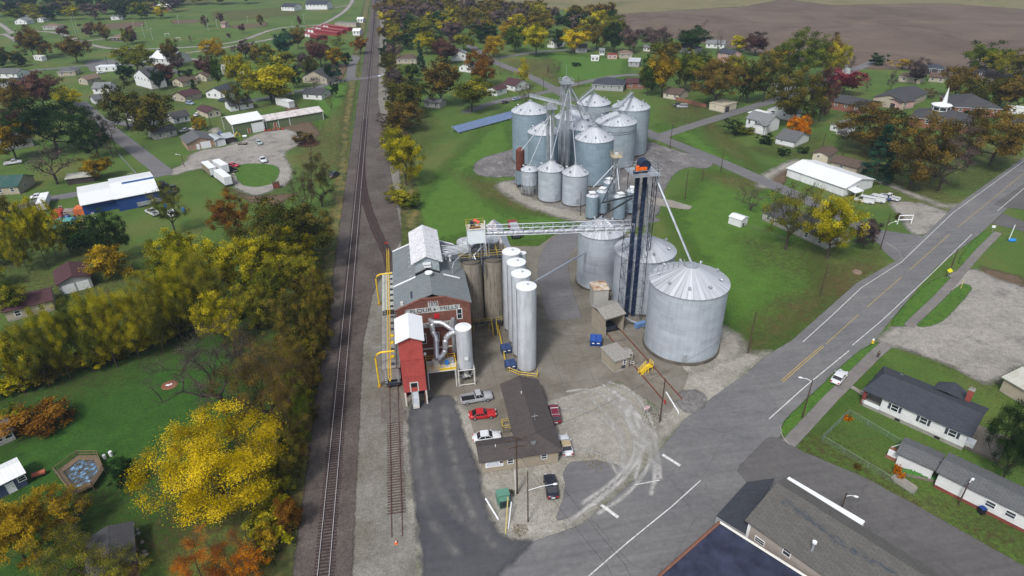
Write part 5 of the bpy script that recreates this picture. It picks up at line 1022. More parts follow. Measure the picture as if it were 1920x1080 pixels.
TL = '''395 955 768 290 yel broad|382 1130 990 180 or broad 1|462 1110 1010 90 or round 1|500 1040 980 50 yo bush|60 1030 905 140 yo broad|122 1005 897 120 yo broad 1|20 1075 935 130 yo round|110 1120 985 190 ol broad 1|215 1125 1010 130 ol round 1|232 925 857 62 dg bush
395 810 560 250 pu broad 2|490 840 590 210 br broad 1|535 830 640 130 br oval 1|575 760 640 70 ob bush|545 930 800 70 ob bush|560 850 700 75 gr bush|590 690 560 70 ob bush|540 1010 930 60 ru bush|500 1060 1030 50 gr bush|72 818 762 120 ru bush|30 800 760 70 ol bush
12 735 600 95 yg oval|58 722 582 85 ol oval|98 705 560 80 yg oval|142 690 545 85 ol oval|187 682 530 90 yg oval|232 665 518 85 yg oval|278 652 500 90 ol oval|315 640 478 90 yg oval|345 610 440 100 yg oval|385 610 470 85 ol oval|410 650 540 95 yg round
352 560 432 85 yg oval|440 560 445 100 yg round|495 600 478 95 ol oval|556 520 430 80 yg round|590 480 385 75 ob oval|435 452 358 70 ru oval|550 500 372 150 ob broad|605 388 285 58 ob oval 1|578 402 310 50 br oval 2|500 545 440 95 yg oval|470 625 520 85 ol oval|542 645 535 95 ob oval|592 605 500 65 ob oval|572 560 468 75 ol oval|548 725 628 85 ob oval|500 705 620 70 ol oval 1|450 700 600 80 ob oval 1
223 492 393 58 dg oval|168 475 413 65 dg oval|215 522 457 66 yo bush|330 440 340 60 ol oval 1|340 470 440 50 yg bush|88 497 374 44 yg slim|110 491 368 46 yg slim|41 502 400 42 yg slim|54 512 425 40 ol slim|12 445 370 60 ob oval|132 472 400 70 ol oval 1|32 300 220 66 yo round|108 345 264 95 pu broad 2|186 336 292 48 yo round|212 296 215 48 pu oval 2
110 287 184 112 dg broad|186 296 204 60 dg oval|40 242 150 68 br round|86 207 134 72 rd broad|132 212 164 46 yg round|40 252 202 42 rd round|242 242 157 64 ob round|292 254 174 78 ob broad|328 126 72 32 br oval|260 136 82 56 ol broad|240 156 116 28 dg oval|316 156 118 38 rd round|300 169 126 24 dg oval|335 136 107 26 pu round|353 156 128 22 dg oval|368 182 150 22 dg cone|392 148 102 32 rd oval|410 162 105 20 gr slim|405 117 70 36 yo round|447 162 98 46 yg oval|450 208 148 46 ob oval 1
510 192 114 90 yg broad|517 193 137 48 ol round|552 166 120 26 dg oval|535 109 57 38 ev oval|560 92 49 28 br oval|603 127 65 46 rd oval|573 137 100 28 pu oval|630 127 88 32 yo round|650 124 98 20 dg oval|637 154 120 18 ev cone|620 154 122 22 dg oval|677 102 68 28 ru round|637 94 65 24 ol oval 1|462 112 74 34 pu oval|500 114 80 38 ol round|530 132 98 48 ol round|590 172 138 34 pu oval 2|630 184 153 16 dg oval|620 206 175 14 br slim 2|375 244 216 26 yo bush|480 118 84 28 ob oval|585 148 108 30 ob oval
120 71 48 22 rd oval|40 86 62 18 pu oval|65 110 49 42 br oval|90 110 72 28 br oval|146 119 68 46 br broad|170 69 42 28 rd round|200 76 47 22 br oval|248 82 49 24 rd oval|188 70 40 20 br oval|166 95 75 16 br oval|455 63 44 12 rd round|359 81 64 12 pu oval 2|386 51 29 14 rd oval|415 42 24 14 rd oval|490 49 27 12 br oval|563 47 29 10 rd oval|5 120 85 24 ob oval|240 84 52 18 ol oval|430 71 62 9 rd round
838 120 70 48 rd round|828 200 112 70 br broad|885 210 146 66 ol broad|903 163 88 44 ru oval|900 167 140 30 gr bush|765 218 150 74 ob round|758 245 188 62 br round|770 152 120 38 gr round|790 142 78 22 ev cone|727 114 86 26 dg oval|738 168 128 30 pu oval|762 348 244 64 yg oval|750 384 348 46 ol bush|770 390 360 34 gr bush|742 300 240 40 ol bush|982 167 104 30 yg oval 1|986 192 150 34 pu oval 2|1077 99 50 48 yel round|1005 106 44 46 yg round|965 98 46 40 gr round|1118 94 42 36 ob oval|1151 99 40 36 dg oval|1180 100 50 38 pu oval|1048 92 54 24 dg oval|955 82 38 38 yo round|870 97 58 40 ol round|925 108 64 36 yo round|800 102 60 38 yg round|1028 149 118 12 pu slim 2|1046 134 114 20 pu round 2|1080 124 116 16 dg bush
1240 182 96 48 yo round|1213 180 104 30 gr oval|1222 165 120 40 ol round|1232 102 80 30 ol round|1283 173 94 50 ol oval|1340 200 106 92 br broad|1400 194 110 44 ob oval|1430 192 94 54 ob oval|1385 97 66 32 yg round|1415 104 60 42 rd round|1503 156 55 92 gr broad|1545 144 64 38 br oval|1487 236 128 94 ob broad|1535 228 128 42 rd oval|1495 263 216 36 or round|1293 100 50 56 dg round|1225 94 50 54 pu round|1343 117 58 12 pu slim 2|1315 170 110 40 gr round|1460 130 84 36 yo round|1370 160 100 40 ol round|1255 120 72 34 ob round|1563 148 76 34 yg oval|1593 135 94 20 pu oval 2|1646 122 99 28 dg bush|1580 178 128 54 cr round|1690 130 107 36 yo round 1|1716 158 108 34 pu round|1668 174 124 24 pu oval 2|1625 172 142 14 pu slim 2|1840 138 77 68 gr broad|1866 148 94 44 ol round|1912 148 86 48 ob oval|1787 188 120 50 br oval|1835 206 144 56 ob round|1870 208 139 56 br round|1905 208 145 50 br round|1742 184 165 22 rd round 1|1632 288 192 128 br broad|1706 352 213 108 br broad|1759 358 235 96 pu broad 1|1855 312 202 118 br broad|1640 338 236 66 ev cone|1698 232 211 26 dg bush|1816 220 204 30 dg bush|1472 468 343 100 ol round 1|1550 485 366 88 yg round|1618 464 410 42 pu round|1407 394 347 50 pu round 2|1918 905 742 120 dg round|1376 254 222 44 dg oval 1|1432 270 250 26 dg bush|1505 287 274 18 dg bush|1468 292 276 20 dg bush|1391 250 238 40 ol bush|1684 410 399 14 br bush|1590 792 778 18 or bush|1682 893 868 16 or bush|1690 902 882 14 or bush|1608 882 868 16 br bush|572 268 246 40 br bush|1900 262 236 26 ob round'''
random.seed(12)
for it in TL.replace('\n','|').split('|'):
    q = it.split(); bx_, by_, ty_, w_ = map(float, q[:4]); tree(bx_, by_, ty_, w_, q[4], q[5], int(q[6]) if len(q) > 6 else 0)
def tree_row(pts, n, h, w, kinds, seed, note, group, shapes=('round','oval','oval'), spread=4., bare=0):
    rg = random.Random(seed); L = [np.array(G(*p)[:2]) for p in pts]; seg = [np.linalg.norm(b-a) for a, b in zip(L, L[1:])]; tot = sum(seg)
    for i in range(n):
        d = (i+rg.uniform(.2,.8))/n*tot; k = 0
        while k < len(seg)-1 and d > seg[k]: d -= seg[k]; k += 1
        p = L[k]+(L[k+1]-L[k])*d/seg[k]+np.array((rg.uniform(-spread,spread), rg.uniform(-spread,spread)))
        hh = rg.uniform(*h); tree(0,0,0,0, rg.choice(kinds), rg.choice(shapes), bare if rg.random() < .7 else 0, base=p, hh=hh, ww=rg.uniform(*w), note=note, group=group)
tree_row([(722,60),(730,100),(735,150)], 5, (9,13), (7,10), ['dg','ob','pu'], 1, 'railway edge', 'trees along the railway')
tree_row([(740,150),(738,230),(742,300)], 6, (6,10), (5,8), ['br','ob','pu'], 2, 'railway edge', 'trees along the railway', bare=1)
def wood(name, label, rows, seed, sp=7):
    rg = random.Random(seed); V = []; A = []; MI = []; mats = ['pu','ob','ol','dg','yg','br']
    for pts, n, h, w, kinds in rows:
        L = [np.array(G(*p)[:2]) for p in pts]; seg = [np.linalg.norm(b-a) for a, b in zip(L, L[1:])]; tot = sum(seg)
        for i in range(n):
            d = (i+rg.random())/n*tot; k = 0
            while k < len(seg)-1 and d > seg[k]: d -= seg[k]; k += 1
            p = L[k]+(L[k+1]-L[k])*d/seg[k]; cm = proto(rg.choice(('round','oval')), 3, rg.randrange(3), 0)[1]; c = np.empty(len(cm.vertices)*3); cm.vertices.foreach_get('co', c); c = c.reshape(-1,3); v = np.empty(len(cm.polygons), np.float32); cm.attributes['leafv'].data.foreach_get('value', v)
            a = rg.uniform(0,6.28); ca, sa = math.cos(a), math.sin(a); ww, hh = rg.uniform(*w), rg.uniform(*h); x, y = c[:,0]*ww, c[:,1]*ww
            V.append(np.stack([x*ca-y*sa+p[0]+rg.uniform(-sp,sp), x*sa+y*ca+p[1]+rg.uniform(-sp,sp), c[:,2]*hh], 1)); A.append(v); MI.append(np.full(len(v), mats.index(rg.choice(kinds))))
    V = np.vstack(V); A = np.concatenate(A); n = len(A); me = bpy.data.meshes.new(name); me.vertices.add(n*4); me.vertices.foreach_set('co', V.ravel()); me.loops.add(n*4); me.loops.foreach_set('vertex_index', np.arange(n*4)); me.polygons.add(n)
    me.polygons.foreach_set('loop_start', np.arange(n)*4); me.polygons.foreach_set('loop_total', np.full(n, 4)); at = me.attributes.new('leafv', 'FLOAT', 'FACE'); at.data.foreach_set('value', A); me.update(calc_edges=True)
    for m in mats: me.materials.append(FM[m])
    me.polygons.foreach_set('material_index', np.concatenate(MI).astype(np.int32)); o = bpy.data.objects.new(name, me); scene.collection.objects.link(o); tag(o, label, 'woodland', None, 'stuff')
wood('woodland', 'dense autumn wood filling the land beyond the silos right of the railway', [([(722,14),(800,26),(900,30),(1010,34)], 26, (12,17), (14,20), ['pu','pu','ob','dg']), ([(720,30),(830,44),(950,48),(1060,44),(1150,46)], 26, (13,18), (13,19), ['pu','ob','pu','br','ol']), ([(722,50),(820,66),(920,70),(1040,62),(1150,60)], 24, (12,17), (13,18), ['ob','ol','pu','yg','dg']), ([(722,75),(760,90),(800,95),(850,100)], 8, (10,14), (10,14), ['ol','dg','ob']), ([(718,2),(780,8),(850,14)], 12, (12,16), (15,22), ['pu','pu','ob'])], 31)
wood('woodland', 'distant mixed wood along the upper left edge beyond the park', [([(0,30),(100,30),(200,26),(320,24)], 20, (11,16), (14,20), ['dg','pu','ol','ob']), ([(0,12),(150,12),(300,10),(460,8)], 22, (12,16), (18,26), ['dg','pu','dg','ol']), ([(0,-4),(200,-6),(420,-8)], 16, (12,16), (22,30), ['dg','pu','dg'])], 32)
wood('woodland', 'thicket of brown and olive brush along the right foot of the railway', [([(728,110),(733,150),(737,200),(742,260),(744,320)], 26, (3,7), (4,7), ['ob','br','pu','ol']), ([(745,170),(752,230),(755,300)], 12, (3,6), (4,7), ['ob','br','pu'])], 33, 2)
wood('undergrowth', 'undergrowth and bushes under the tree belt left of the railway', [([(470,500),(530,520),(590,560),(600,620),(570,700),(540,760)], 40, (2,5), (4,7), ['ob','ol','yg','br']), ([(550,640),(560,720),(545,800),(530,880),(515,960),(505,1040)], 30, (1.5,4), (3,5.5), ['ob','ol','br','yg'])], 34, 1.6)
wood('undergrowth', 'leafy lower growth along the foot of the yellow green tree row', [([(0,742),(60,722),(120,702),(180,686),(240,666),(300,642),(350,612),(400,600)], 40, (3,5.5), (4,6), ['yg','ol','yg','ob'])], 35, 1.3)
tree_row([(725,40),(800,78),(900,82),(1000,72),(1100,66),(1190,72)], 9, (12,17), (13,18), ['pu','ob','ol','dg','pu'], 3, 'wood', 'trees of the wood beyond the silos')
tree_row([(720,22),(830,52),(950,54),(1060,48),(1140,46)], 3, (13,18), (14,20), ['pu','pu','ob','br'], 4, 'wood', 'trees of the wood beyond the silos')
tree_row([(716,6),(800,30),(900,34),(1000,34)], 2, (13,18), (15,22), ['pu','pu','ob'], 5, 'wood', 'trees of the wood beyond the silos')
tree_row([(0,42),(60,40),(150,38),(240,36),(330,34)], 8, (11,16), (12,19), ['gr','ol','dg','yg','pu','dg'], 6, 'far left', 'trees along the far edge of the park')
tree_row([(0,18),(150,20),(300,16),(420,14)], 3, (12,16), (15,22), ['dg','pu','ol','dg'], 7, 'far left', 'trees along the far edge of the park')
tree_row([(0,2),(200,0),(420,-4),(560,-6)], 2, (12,16), (20,28), ['dg','pu','dg'], 8, 'far left', 'trees along the far edge of the park')
tree_row([(5,130),(30,118),(60,125)], 3, (8,11), (7,10), ['dg','br'], 9, 'left', None)
tree_row([(530,1010),(555,850),(575,700)], 6, (2,4), (3,5), ['br','ru','ol','gr'], 10, 'embankment', 'bushes on the embankment', ('bush',), 1.5)
tree_row([(20,640),(10,560),(5,470)], 3, (7,10), (5,7), ['ol','ob'], 11, 'left', None)
tree_row([(1260,150),(1310,140),(1330,120)], 3, (8,11), (8,11), ['ol','ob','gr'], 12, 'right', None)
# ================================================================== HOUSES
LMK = []     # landmark phrases for the tree labels
RF = dict(slate=shingle('slate blue shingles', (.055,.062,.078)), grey=shingle('grey shingles', (.13,.135,.14)), dgrey=shingle('charcoal shingles', (.07,.07,.075)), maroon=shingle('maroon shingles', (.085,.04,.045)), brown=shingle('brown shingles', (.12,.085,.065)), lgrey=shingle('light grey shingles', (.22,.23,.235)),
    tan=shingle('tan shingles', (.2,.15,.11)), white=ribroof('white ribbed roof', (.75,.77,.78), .6, dirt=.12), rusty=ribroof('rust streaked white roof', (.62,.58,.56), 1.8, (.16,.09,.06), .75), green=ribroof('dark green metal roof', (.03,.085,.075), .6), silver=ribroof('silver metal roof', (.42,.45,.47), .6), rustred=ribroof('red painted metal roof', (.28,.04,.045), .6), oldsilver=ribroof('stained pale metal roof', (.5,.5,.44), .7, (.3,.26,.16), .6))
WL = dict(white=siding('white siding', (.72,.73,.74)), cream=siding('cream siding', (.58,.52,.40)), beige=siding('beige siding', (.42,.37,.29)), taupe=siding('taupe siding', (.36,.32,.29)), grey=siding('grey siding', (.34,.35,.36)), blue=siding('royal blue metal siding', (.02,.06,.22), .3, True), slateb=siding('slate blue siding', (.06,.085,.16)), green=siding('sage green metal siding', (.13,.17,.085), .35, True),
    brick=brickm('orange brown brick', (.30,.13,.085)), tanbrick=brickm('tan pink brick', (.42,.29,.21)), dark=siding('dark stained siding', (.06,.045,.045)), red=siding('red metal siding', (.28,.035,.04), .3, True), wmetal=siding('white metal siding', (.70,.72,.73), .3, True), oldwhite=siding('peeling white boards', (.5,.49,.46), .2, False, .5), pink=siding('pale pink siding', (.55,.36,.33)))
def frame_of(A, B):
    a = G(*A); b = G(*B); d = (b-a)[:2]; L = float(np.linalg.norm(d)); return a, L, math.atan2(d[1], d[0])
def wwin(T, face, u, z, w, h, L, D, near=True, fm=None, shut=None):
    """window on face f(ront) l(eft) r(ight); u metres along the wall"""
    fm = fm or M['white']; t_ = .1
    def q(u0, u1, z0, z1, o0, o1):
        if face == 'f': return (u0, -o1, z0, u1, -o0, z1)
        if face == 'l': return (-o1, u0, z0, -o0, u1, z1)
        return (L+o0, u0, z0, L+o1, u1, z1)
    b = MB()
    for (u0,u1,z0,z1) in ((u-t_,u+w+t_,z-t_,z),(u-t_,u+w+t_,z+h,z+h+t_),(u-t_,u,z,z+h),(u+w,u+w+t_,z,z+h),(u,u+w,z+h*.47,z+h*.53)): b.box(*q(u0,u1,z0,z1,.0,.07), fm)
    if shut:
        for (u0,u1) in ((u-t_-.42,u-t_-.03),(u+w+t_+.03,u+w+t_+.42)): b.box(*q(u0,u1,z,z+h,.0,.05), shut)
    if near:
        o = b.build('window', T); b = MB(); b.box(*q(u,u+w,z,z+h,.004,.04), M['glass']); b.build('pane', o)
    else: b.box(*q(u,u+w,z,z+h,.004,.04), M['glass']); b.build('window', T)
def wdoor(T, face, u, w, h, m, L, D, name='door', z=.05, near=True):
    def q(u0, u1, z0, z1, o): return (u0,-o,z0,u1,0,z1) if face == 'f' else (-o,u0,z0,0,u1,z1) if face == 'l' else (L,u0,z0,L+o,u1,z1)
    b = MB(); b.box(*q(u,u+w,z,z+h,.05), m); b.box(*q(u-.1,u,z,z+h+.1,.07), M['white']); b.box(*q(u+w,u+w+.1,z,z+h+.1,.07), M['white'])
    if w > 2:
        for k in range(1,4): b.box(*q(u,u+w,z+h*k/4-.015,z+h*k/4+.015,.065), M['offwhite'])
    o = b.build(name, T)
    if near: b = MB(); b.box(*q(u+w*.82 if w < 2 else u+w*.48,u+w*.82+.1 if w < 2 else u+w*.52,z+.95,z+1.05,.12), M['steeld']); b.build('handle', o)
def house(name, label, A, B, dep, h=2.7, kind='gable', pitch=.42, wall='white', roof='grey', cat='house', lm=None, wins=None, doors=None, ov=.4, chim=None, porch=None, group=None, found=.35, wing=None, shut=None, near=None, C=None):
    a, L, rz = frame_of(A, B)
    if C is not None: dep = abs(float(np.dot((G(*C)-G(*B))[:2], (-math.sin(rz), math.cos(rz)))))
    D = dep; wm = WL[wall] if isinstance(wall, str) else wall; rm = RF[roof] if isinstance(roof, str) else roof
    dist = float(np.linalg.norm(a[:2])); near = (dist < 230) if near is None else near
    T = thing(name, label, cat, (a[0], a[1], 0), rz, group); b = MB()
    if found: b.box(.03,.03,0,L-.03,D-.03,found,M['conc'])
    def walls(b, x0, y0, x1, y1, kd, hh, pk):
        z0 = found
        if kd == 'gable_end':   # ridge runs away from the viewer
            r = hh+pk*(x1-x0)/2; xm = (x0+x1)/2
            b.add([(x0,y0,z0),(x1,y0,z0),(x1,y0,hh),(xm,y0,r),(x0,y0,hh)],[(0,1,2,3,4)],wm); b.add([(x0,y1,z0),(x1,y1,z0),(x1,y1,hh),(xm,y1,r),(x0,y1,hh)],[(4,3,2,1,0)],wm)
            b.add([(x1,y0,z0),(x1,y1,z0),(x1,y1,hh),(x1,y0,hh)],[(0,1,2,3)],wm); b.add([(x0,y0,z0),(x0,y1,z0),(x0,y1,hh),(x0,y0,hh)],[(3,2,1,0)],wm)
        elif kd == 'gable':
            r = hh+pk*(y1-y0)/2; ym = (y0+y1)/2
            b.add([(x1,y0,z0),(x1,y1,z0),(x1,y1,hh),(x1,ym,r),(x1,y0,hh)],[(0,1,2,3,4)],wm); b.add([(x0,y0,z0),(x0,y1,z0),(x0,y1,hh),(x0,ym,r),(x0,y0,hh)],[(4,3,2,1,0)],wm)
            b.add([(x0,y0,z0),(x1,y0,z0),(x1,y0,hh),(x0,y0,hh)],[(0,1,2,3)],wm); b.add([(x0,y1,z0),(x1,y1,z0),(x1,y1,hh),(x0,y1,hh)],[(3,2,1,0)],wm)
        else: b.box(x0,y0,z0,x1,y1,hh,wm)
    walls(b, 0,0,L,D,kind,h,pitch)
    if wing: walls(b, *wing[:4], wing[4], wing[5] if len(wing) > 5 else h, pitch)
    b.build('wall', T); b = MB(); th = .14
    def roofs(b, x0, y0, x1, y1, kd, hh, pk):
        if kd == 'gable':
            ym = (y0+y1)/2; r = hh+pk*(y1-y0)/2+.06; e = hh-pk*ov+.06
            b.slab([(x0-ov,y0-ov,e),(x1+ov,y0-ov,e),(x1+ov,ym,r),(x0-ov,ym,r)],th,rm); b.slab([(x0-ov,ym,r),(x1+ov,ym,r),(x1+ov,y1+ov,e),(x0-ov,y1+ov,e)],th,rm)
        elif kd == 'gable_end':
            xm = (x0+x1)/2; r = hh+pk*(x1-x0)/2+.06; e = hh-pk*ov+.06
            b.slab([(x0-ov,y0-ov,e),(xm,y0-ov,r),(xm,y1+ov,r),(x0-ov,y1+ov,e)],th,rm); b.slab([(xm,y0-ov,r),(x1+ov,y0-ov,e),(x1+ov,y1+ov,e),(xm,y1+ov,r)],th,rm)
        elif kd == 'hip':
            w_ = min(x1-x0,y1-y0)/2; r = hh+pk*w_+.06; e = hh-pk*ov+.06; X0,Y0,X1,Y1 = x0-ov,y0-ov,x1+ov,y1+ov
            if x1-x0 >= y1-y0: p,q_ = (x0+w_,(y0+y1)/2,r),(x1-w_,(y0+y1)/2,r); fs = [(0,1,5,4),(1,2,5),(2,3,4,5),(3,0,4)]
            else: p,q_ = ((x0+x1)/2,y0+w_,r),((x0+x1)/2,y1-w_,r); fs = [(0,1,4),(1,2,5,4),(2,3,5),(3,0,4,5)]
            b.add([(X0,Y0,e),(X1,Y0,e),(X1,Y1,e),(X0,Y1,e),p,q_], fs, rm); b.add([(X0,Y0,e-.14),(X1,Y0,e-.14),(X1,Y1,e-.14),(X0,Y1,e-.14),(X0,Y0,e-.01),(X1,Y0,e-.01),(X1,Y1,e-.01),(X0,Y1,e-.01)], [(0,3,2,1),(0,1,5,4),(1,2,6,5),(2,3,7,6),(3,0,4,7)], M['white'])
        elif kd == 'shed': b.slab([(x0-ov,y0-ov,hh),(x1+ov,y0-ov,hh),(x1+ov,y1+ov,hh+pk*(y1-y0)),(x0-ov,y1+ov,hh+pk*(y1-y0))],th,rm)
        else: b.box(x0-.15,y0-.15,hh,x1+.15,y1+.15,hh+.22,rm)
    roofs(b, 0,0,L,D,kind,h,pitch)
    if wing: roofs(b, *wing[:4], wing[4], wing[5] if len(wing) > 5 else h, pitch)
    R_ = b.build('roof', T)
    if chim:
        cx_, cy_ = chim[0]*L, chim[1]*D; b = MB(); top = h+pitch*min(L,D)/2+.9; b.box(cx_-.35,cy_-.35,h,cx_+.35,cy_+.35,top,WL['brick']); b.box(cx_-.4,cy_-.4,top,cx_+.4,cy_+.4,top+.12,M['conc']); b.build('chimney', R_)
    if wins is None: wins = [('f', L*(k+.5)/max(2,int(L/3.6))-.5, 1., 1.2) for k in range(max(2,int(L/3.6)))]+([('l', D*.3, .9, 1.1),('r', D*.35, .9, 1.1)] if D > 5 else [])
    dz = [(d[0], d[1]-.3, d[1]+d[2]+.3) for d in (doors or [])]
    for f_, u, w_, h_, *z_ in wins:
        if any(f_ == d[0] and u < d[2] and u+w_ > d[1] for d in dz): continue
        wwin(T, f_, u, z_[0] if z_ else max(.9, h-h_-.55), w_, h_, L, D, near, None, shut)
    for f_, u, w_, h_, *m_ in (doors or []): wdoor(T, f_, u, w_, h_, m_[0] if m_ else M['white'], L, D, 'garage_door' if w_ > 2 else 'door', .05, near)
    if porch:
        x0,x1,pd = porch; b = MB(); b.box(x0,-pd,0,x1,-.02,.4,M['conc']); 
        for x_ in (x0+.1,x1-.1): b.box(x_-.08,-pd+.05,.4,x_+.08,-pd+.21,h-.45,M['white'])
        b.slab([(x0-.2,-pd-.3,h-.45),(x1+.2,-pd-.3,h-.45),(x1+.2,-.02,h-.05),(x0-.2,-.02,h-.05)],.12,rm); b.build('porch', T)
    c = (a[0]+math.cos(rz)*L/2-math.sin(rz)*D/2, a[1]+math.sin(rz)*L/2+math.cos(rz)*D/2)
    if lm: LMK.append((lm, c))
    return T, L, D
WD = M['white']
# ---- near right
T, L, D = house('bungalow','white bungalow with dark slate roof, brick chimney and pillared porch beside the pavement',(1646,774),(1803,845),8.6,3.6,'gable',.36,'white','slate',lm='the white bungalow by the pavement',wins=[],shut=None,found=.7,ov=.5)
for u in (1.6,6.0,10.2): wwin(T,'f',u*L/12.7,1.75,1.0,1.15,L,D,True,None,M['steeld'])
for u in (2.6,8.6): b = MB(); b.box(u,-.04,.15,u+.8,0,.55,M['dark']); b.build('basement_window', T)
b = MB(); b.slab([(-3.2,-.5,3.45),(-.5,-.5,3.45),(-.5,4.3,5.1),(-1.9,4.3,5.05)],.14,RF['slate']); b.slab([(-3.2,-.5,3.45),(-1.9,4.3,5.05),(-3.2,9.1,3.45)],.14,RF['slate']); b.slab([(-1.9,4.3,5.05),(-.5,4.3,5.1),(-.5,9.1,3.45),(-3.2,9.1,3.45)],.14,RF['slate']); b.build('porch_roof', T)
b = MB(); b.box(-2.9,0,0,-.02,8.4,.6,M['conc']); b.box(-2.9,0,.6,-2.8,8.4,1.3,WD); b.box(-2.9,0,.6,-.02,.1,1.3,WD)
for y_ in (.25,8.): b.box(-3.0,y_-.25,0,-2.5,y_+.25,3.3,brickm('red porch brick',(.25,.05,.04)))
b.box(-4.2,3.6,0,-2.9,5.,.3,M['conc']); b.build('porch', T)
b = MB(); b.add([(L*.42,8.6,.5),(L*.75,8.6,.5),(L*.75,11.2,.5),(L*.42,11.2,.5),(L*.42,8.6,3.3),(L*.75,8.6,3.3),(L*.75,11.2,3.3),(L*.42,11.2,3.3)],[(0,1,5,4),(1,2,6,5),(2,3,7,6),(3,0,4,7)],WL['white']); b.slab([(L*.4,7.4,4.2),(L*.585,7.,4.7),(L*.585,11.5,4.3),(L*.4,11.5,3.2)],.12,RF['slate']); b.slab([(L*.585,7.,4.7),(L*.78,7.4,4.2),(L*.78,11.5,3.2),(L*.585,11.5,4.3)],.12,RF['slate']); b.build('rear_wing', T)
b = MB(); cx_ = L*.80; b.box(cx_-.4,8.0,3.,cx_+.4,8.8,6.0,brickm('red chimney brick',(.33,.07,.05))); b.box(cx_-.45,7.95,6.0,cx_+.45,8.85,6.15,M['conc']); b.cyl((cx_-.2,8.4),.13,6.15,6.5,M['conc'],8); b.cyl((cx_+.2,8.4),.13,6.15,6.5,M['conc'],8); b.build('chimney', T)
b = MB(); b.box(L,1.,0,L+1.1,2.6,1.2,WD); b.box(L+.02,.8,0,L+4.5,8.,.5,M['greywood']); b.build('rear_deck', T)
def dish(label, loc, rz=0., r=.42):
    T = thing('satellite_dish', label, 'satellite dish', loc, rz); b = MB(); b.bar((0,0,0),(0,0,.6),.06,M['steel']); n = 14; v = [(0,.1,.75)]+[(r*math.cos(2*PI*i/n), -.06-.18*math.sin(2*PI*i/n)*.5, .75+r*math.sin(2*PI*i/n)) for i in range(n)]
    b.add(v, [(0,1+(i+1)%n,1+i) for i in range(n)]+[(0,1+i,1+(i+1)%n) for i in range(n)], plain('pale grey dish',(.5,.53,.56)), True); b.bar((0,.05,.6),(0,-.5,.6),.04,M['steel']); b.box(-.05,-.55,.55,.05,-.45,.65,M['steeld']); b.build('dish', T); return T
g_ = G(1688,704,3.9); dish('grey satellite dish on the far roof edge of the white bungalow', (g_[0],g_[1],3.6), .5)
T, L, D = house('mobile_home','long white single storey home with grey roof and brick skirt along the side street',(1750,913),(1985,1032),5.0,3.1,'gable',.22,'white','grey',lm='the long white home',wins=[('f',u,1.1,.9,1.4) for u in (6.2,8.6,12.2,15.)],found=.0)
b = MB(); b.box(-.01,-.03,0,L+.01,.02,.55,brickm('red skirt brick',(.25,.06,.045))); b.build('skirting', T)
T, L, D = house('outbuilding','small white outbuilding with grey roof at the left end of the long white home',(1678,871),(1743,901),4.0,2.5,'gable',.25,'white','grey',wins=[],found=.1)
b = MB(); b.box(-1.6,.6,0,-.05,3.2,.5,WL['brick']); b.box(-1.5,.8,.5,-.05,1.,1.6,WD); b.bar((-1.5,3.,.5),(-.1,3.,2.3),.1,WD); b.build('step', T)
g_ = G(1766,866,3.4); dish('satellite dish at the roof corner of the long white home', (g_[0],g_[1],2.9), .4)
# ---- corner commercial buildings, bottom right
def px_bld(name, label, pts, h, wall, roof, cat, z_par=.0, lm=None):
    q = [G(p_[0], p_[1], h) for p_ in pts]; o = q[0]; T = thing(name, label, cat, (o[0],o[1],0)); pp = [(p_[0]-o[0], p_[1]-o[1]) for p_ in q]; b = MB(); b.prism(pp, 0, h, WL[wall] if isinstance(wall,str) else wall); b.build('wall', T)
    b = MB(); b.prism(pp, h+.004, h+.16, roof); R_ = b.build('roof', T)
    if lm: LMK.append((lm, (o[0],o[1])))
    return T, pp
navyroof = plain('navy membrane roof', (.028,.033,.06), .55, 0, .45, .5)
T, pp = px_bld('shop_building','low building with a flat navy membrane roof at the bottom of the view',[(1232,1085),(1349,981),(1480,1064),(1560,1115),(1420,1230)],4.2,'brick',navyroof,'building')
b = MB()
for i, j in ((0,1),(1,2),(2,3)): b.bar((*pp[i],4.45),(*pp[j],4.45),.3,M['offwhite'] if i else plain('rust brown coping',(.2,.09,.06)))
b.build('parapet', T)
e0 = G(1407,975,6.0); e1 = G(1575,1092,6.0); d = (e1-e0)[:2]; Lb = float(np.linalg.norm(d))*1.9; rz = math.atan2(d[1],d[0]); T = thing('shop_building','large taupe two storey building with a long grey shingle roof beside the side street','building',(e0[0],e0[1],0),rz); LMK.append(('the large taupe building',(e0[0],e0[1])))
dr = 6.5; wt = WL['taupe']; b = MB(); rh = 6.0+dr*.3; b.add([(0,0,0),(Lb,0,0),(Lb,0,6),(0,0,6)],[(0,1,2,3)],wt); b.add([(0,0,0),(0,dr+2.3,0),(0,dr+2.3,rh-.75),(0,dr,rh),(0,0,6)],[(4,3,2,1,0)],wt); b.box(0.02,dr+2.2,0,Lb,dr+2.3,rh-.8,wt); b.box(-.1,-.1,0,.25,.02,5.95,WD); b.build('wall', T)
srf = shingle('weathered brown grey shingles', (.115,.11,.10), (.085,.085,.085)); b = MB(); b.slab([(-.5,-.5,5.87),(Lb+.3,-.5,5.87),(Lb+.3,dr,rh),(-.5,dr,rh)],.16,srf); b.slab([(-.5,dr,rh),(Lb+.3,dr,rh),(Lb+.3,dr+2.4,rh-.8),(-.5,dr+2.4,rh-.8)],.16,srf); R_ = b.build('roof', T)
b = MB(); random.seed(4); pmx = plain('missing shingle felt', (.035,.045,.06), .9, 0, .4, 3)
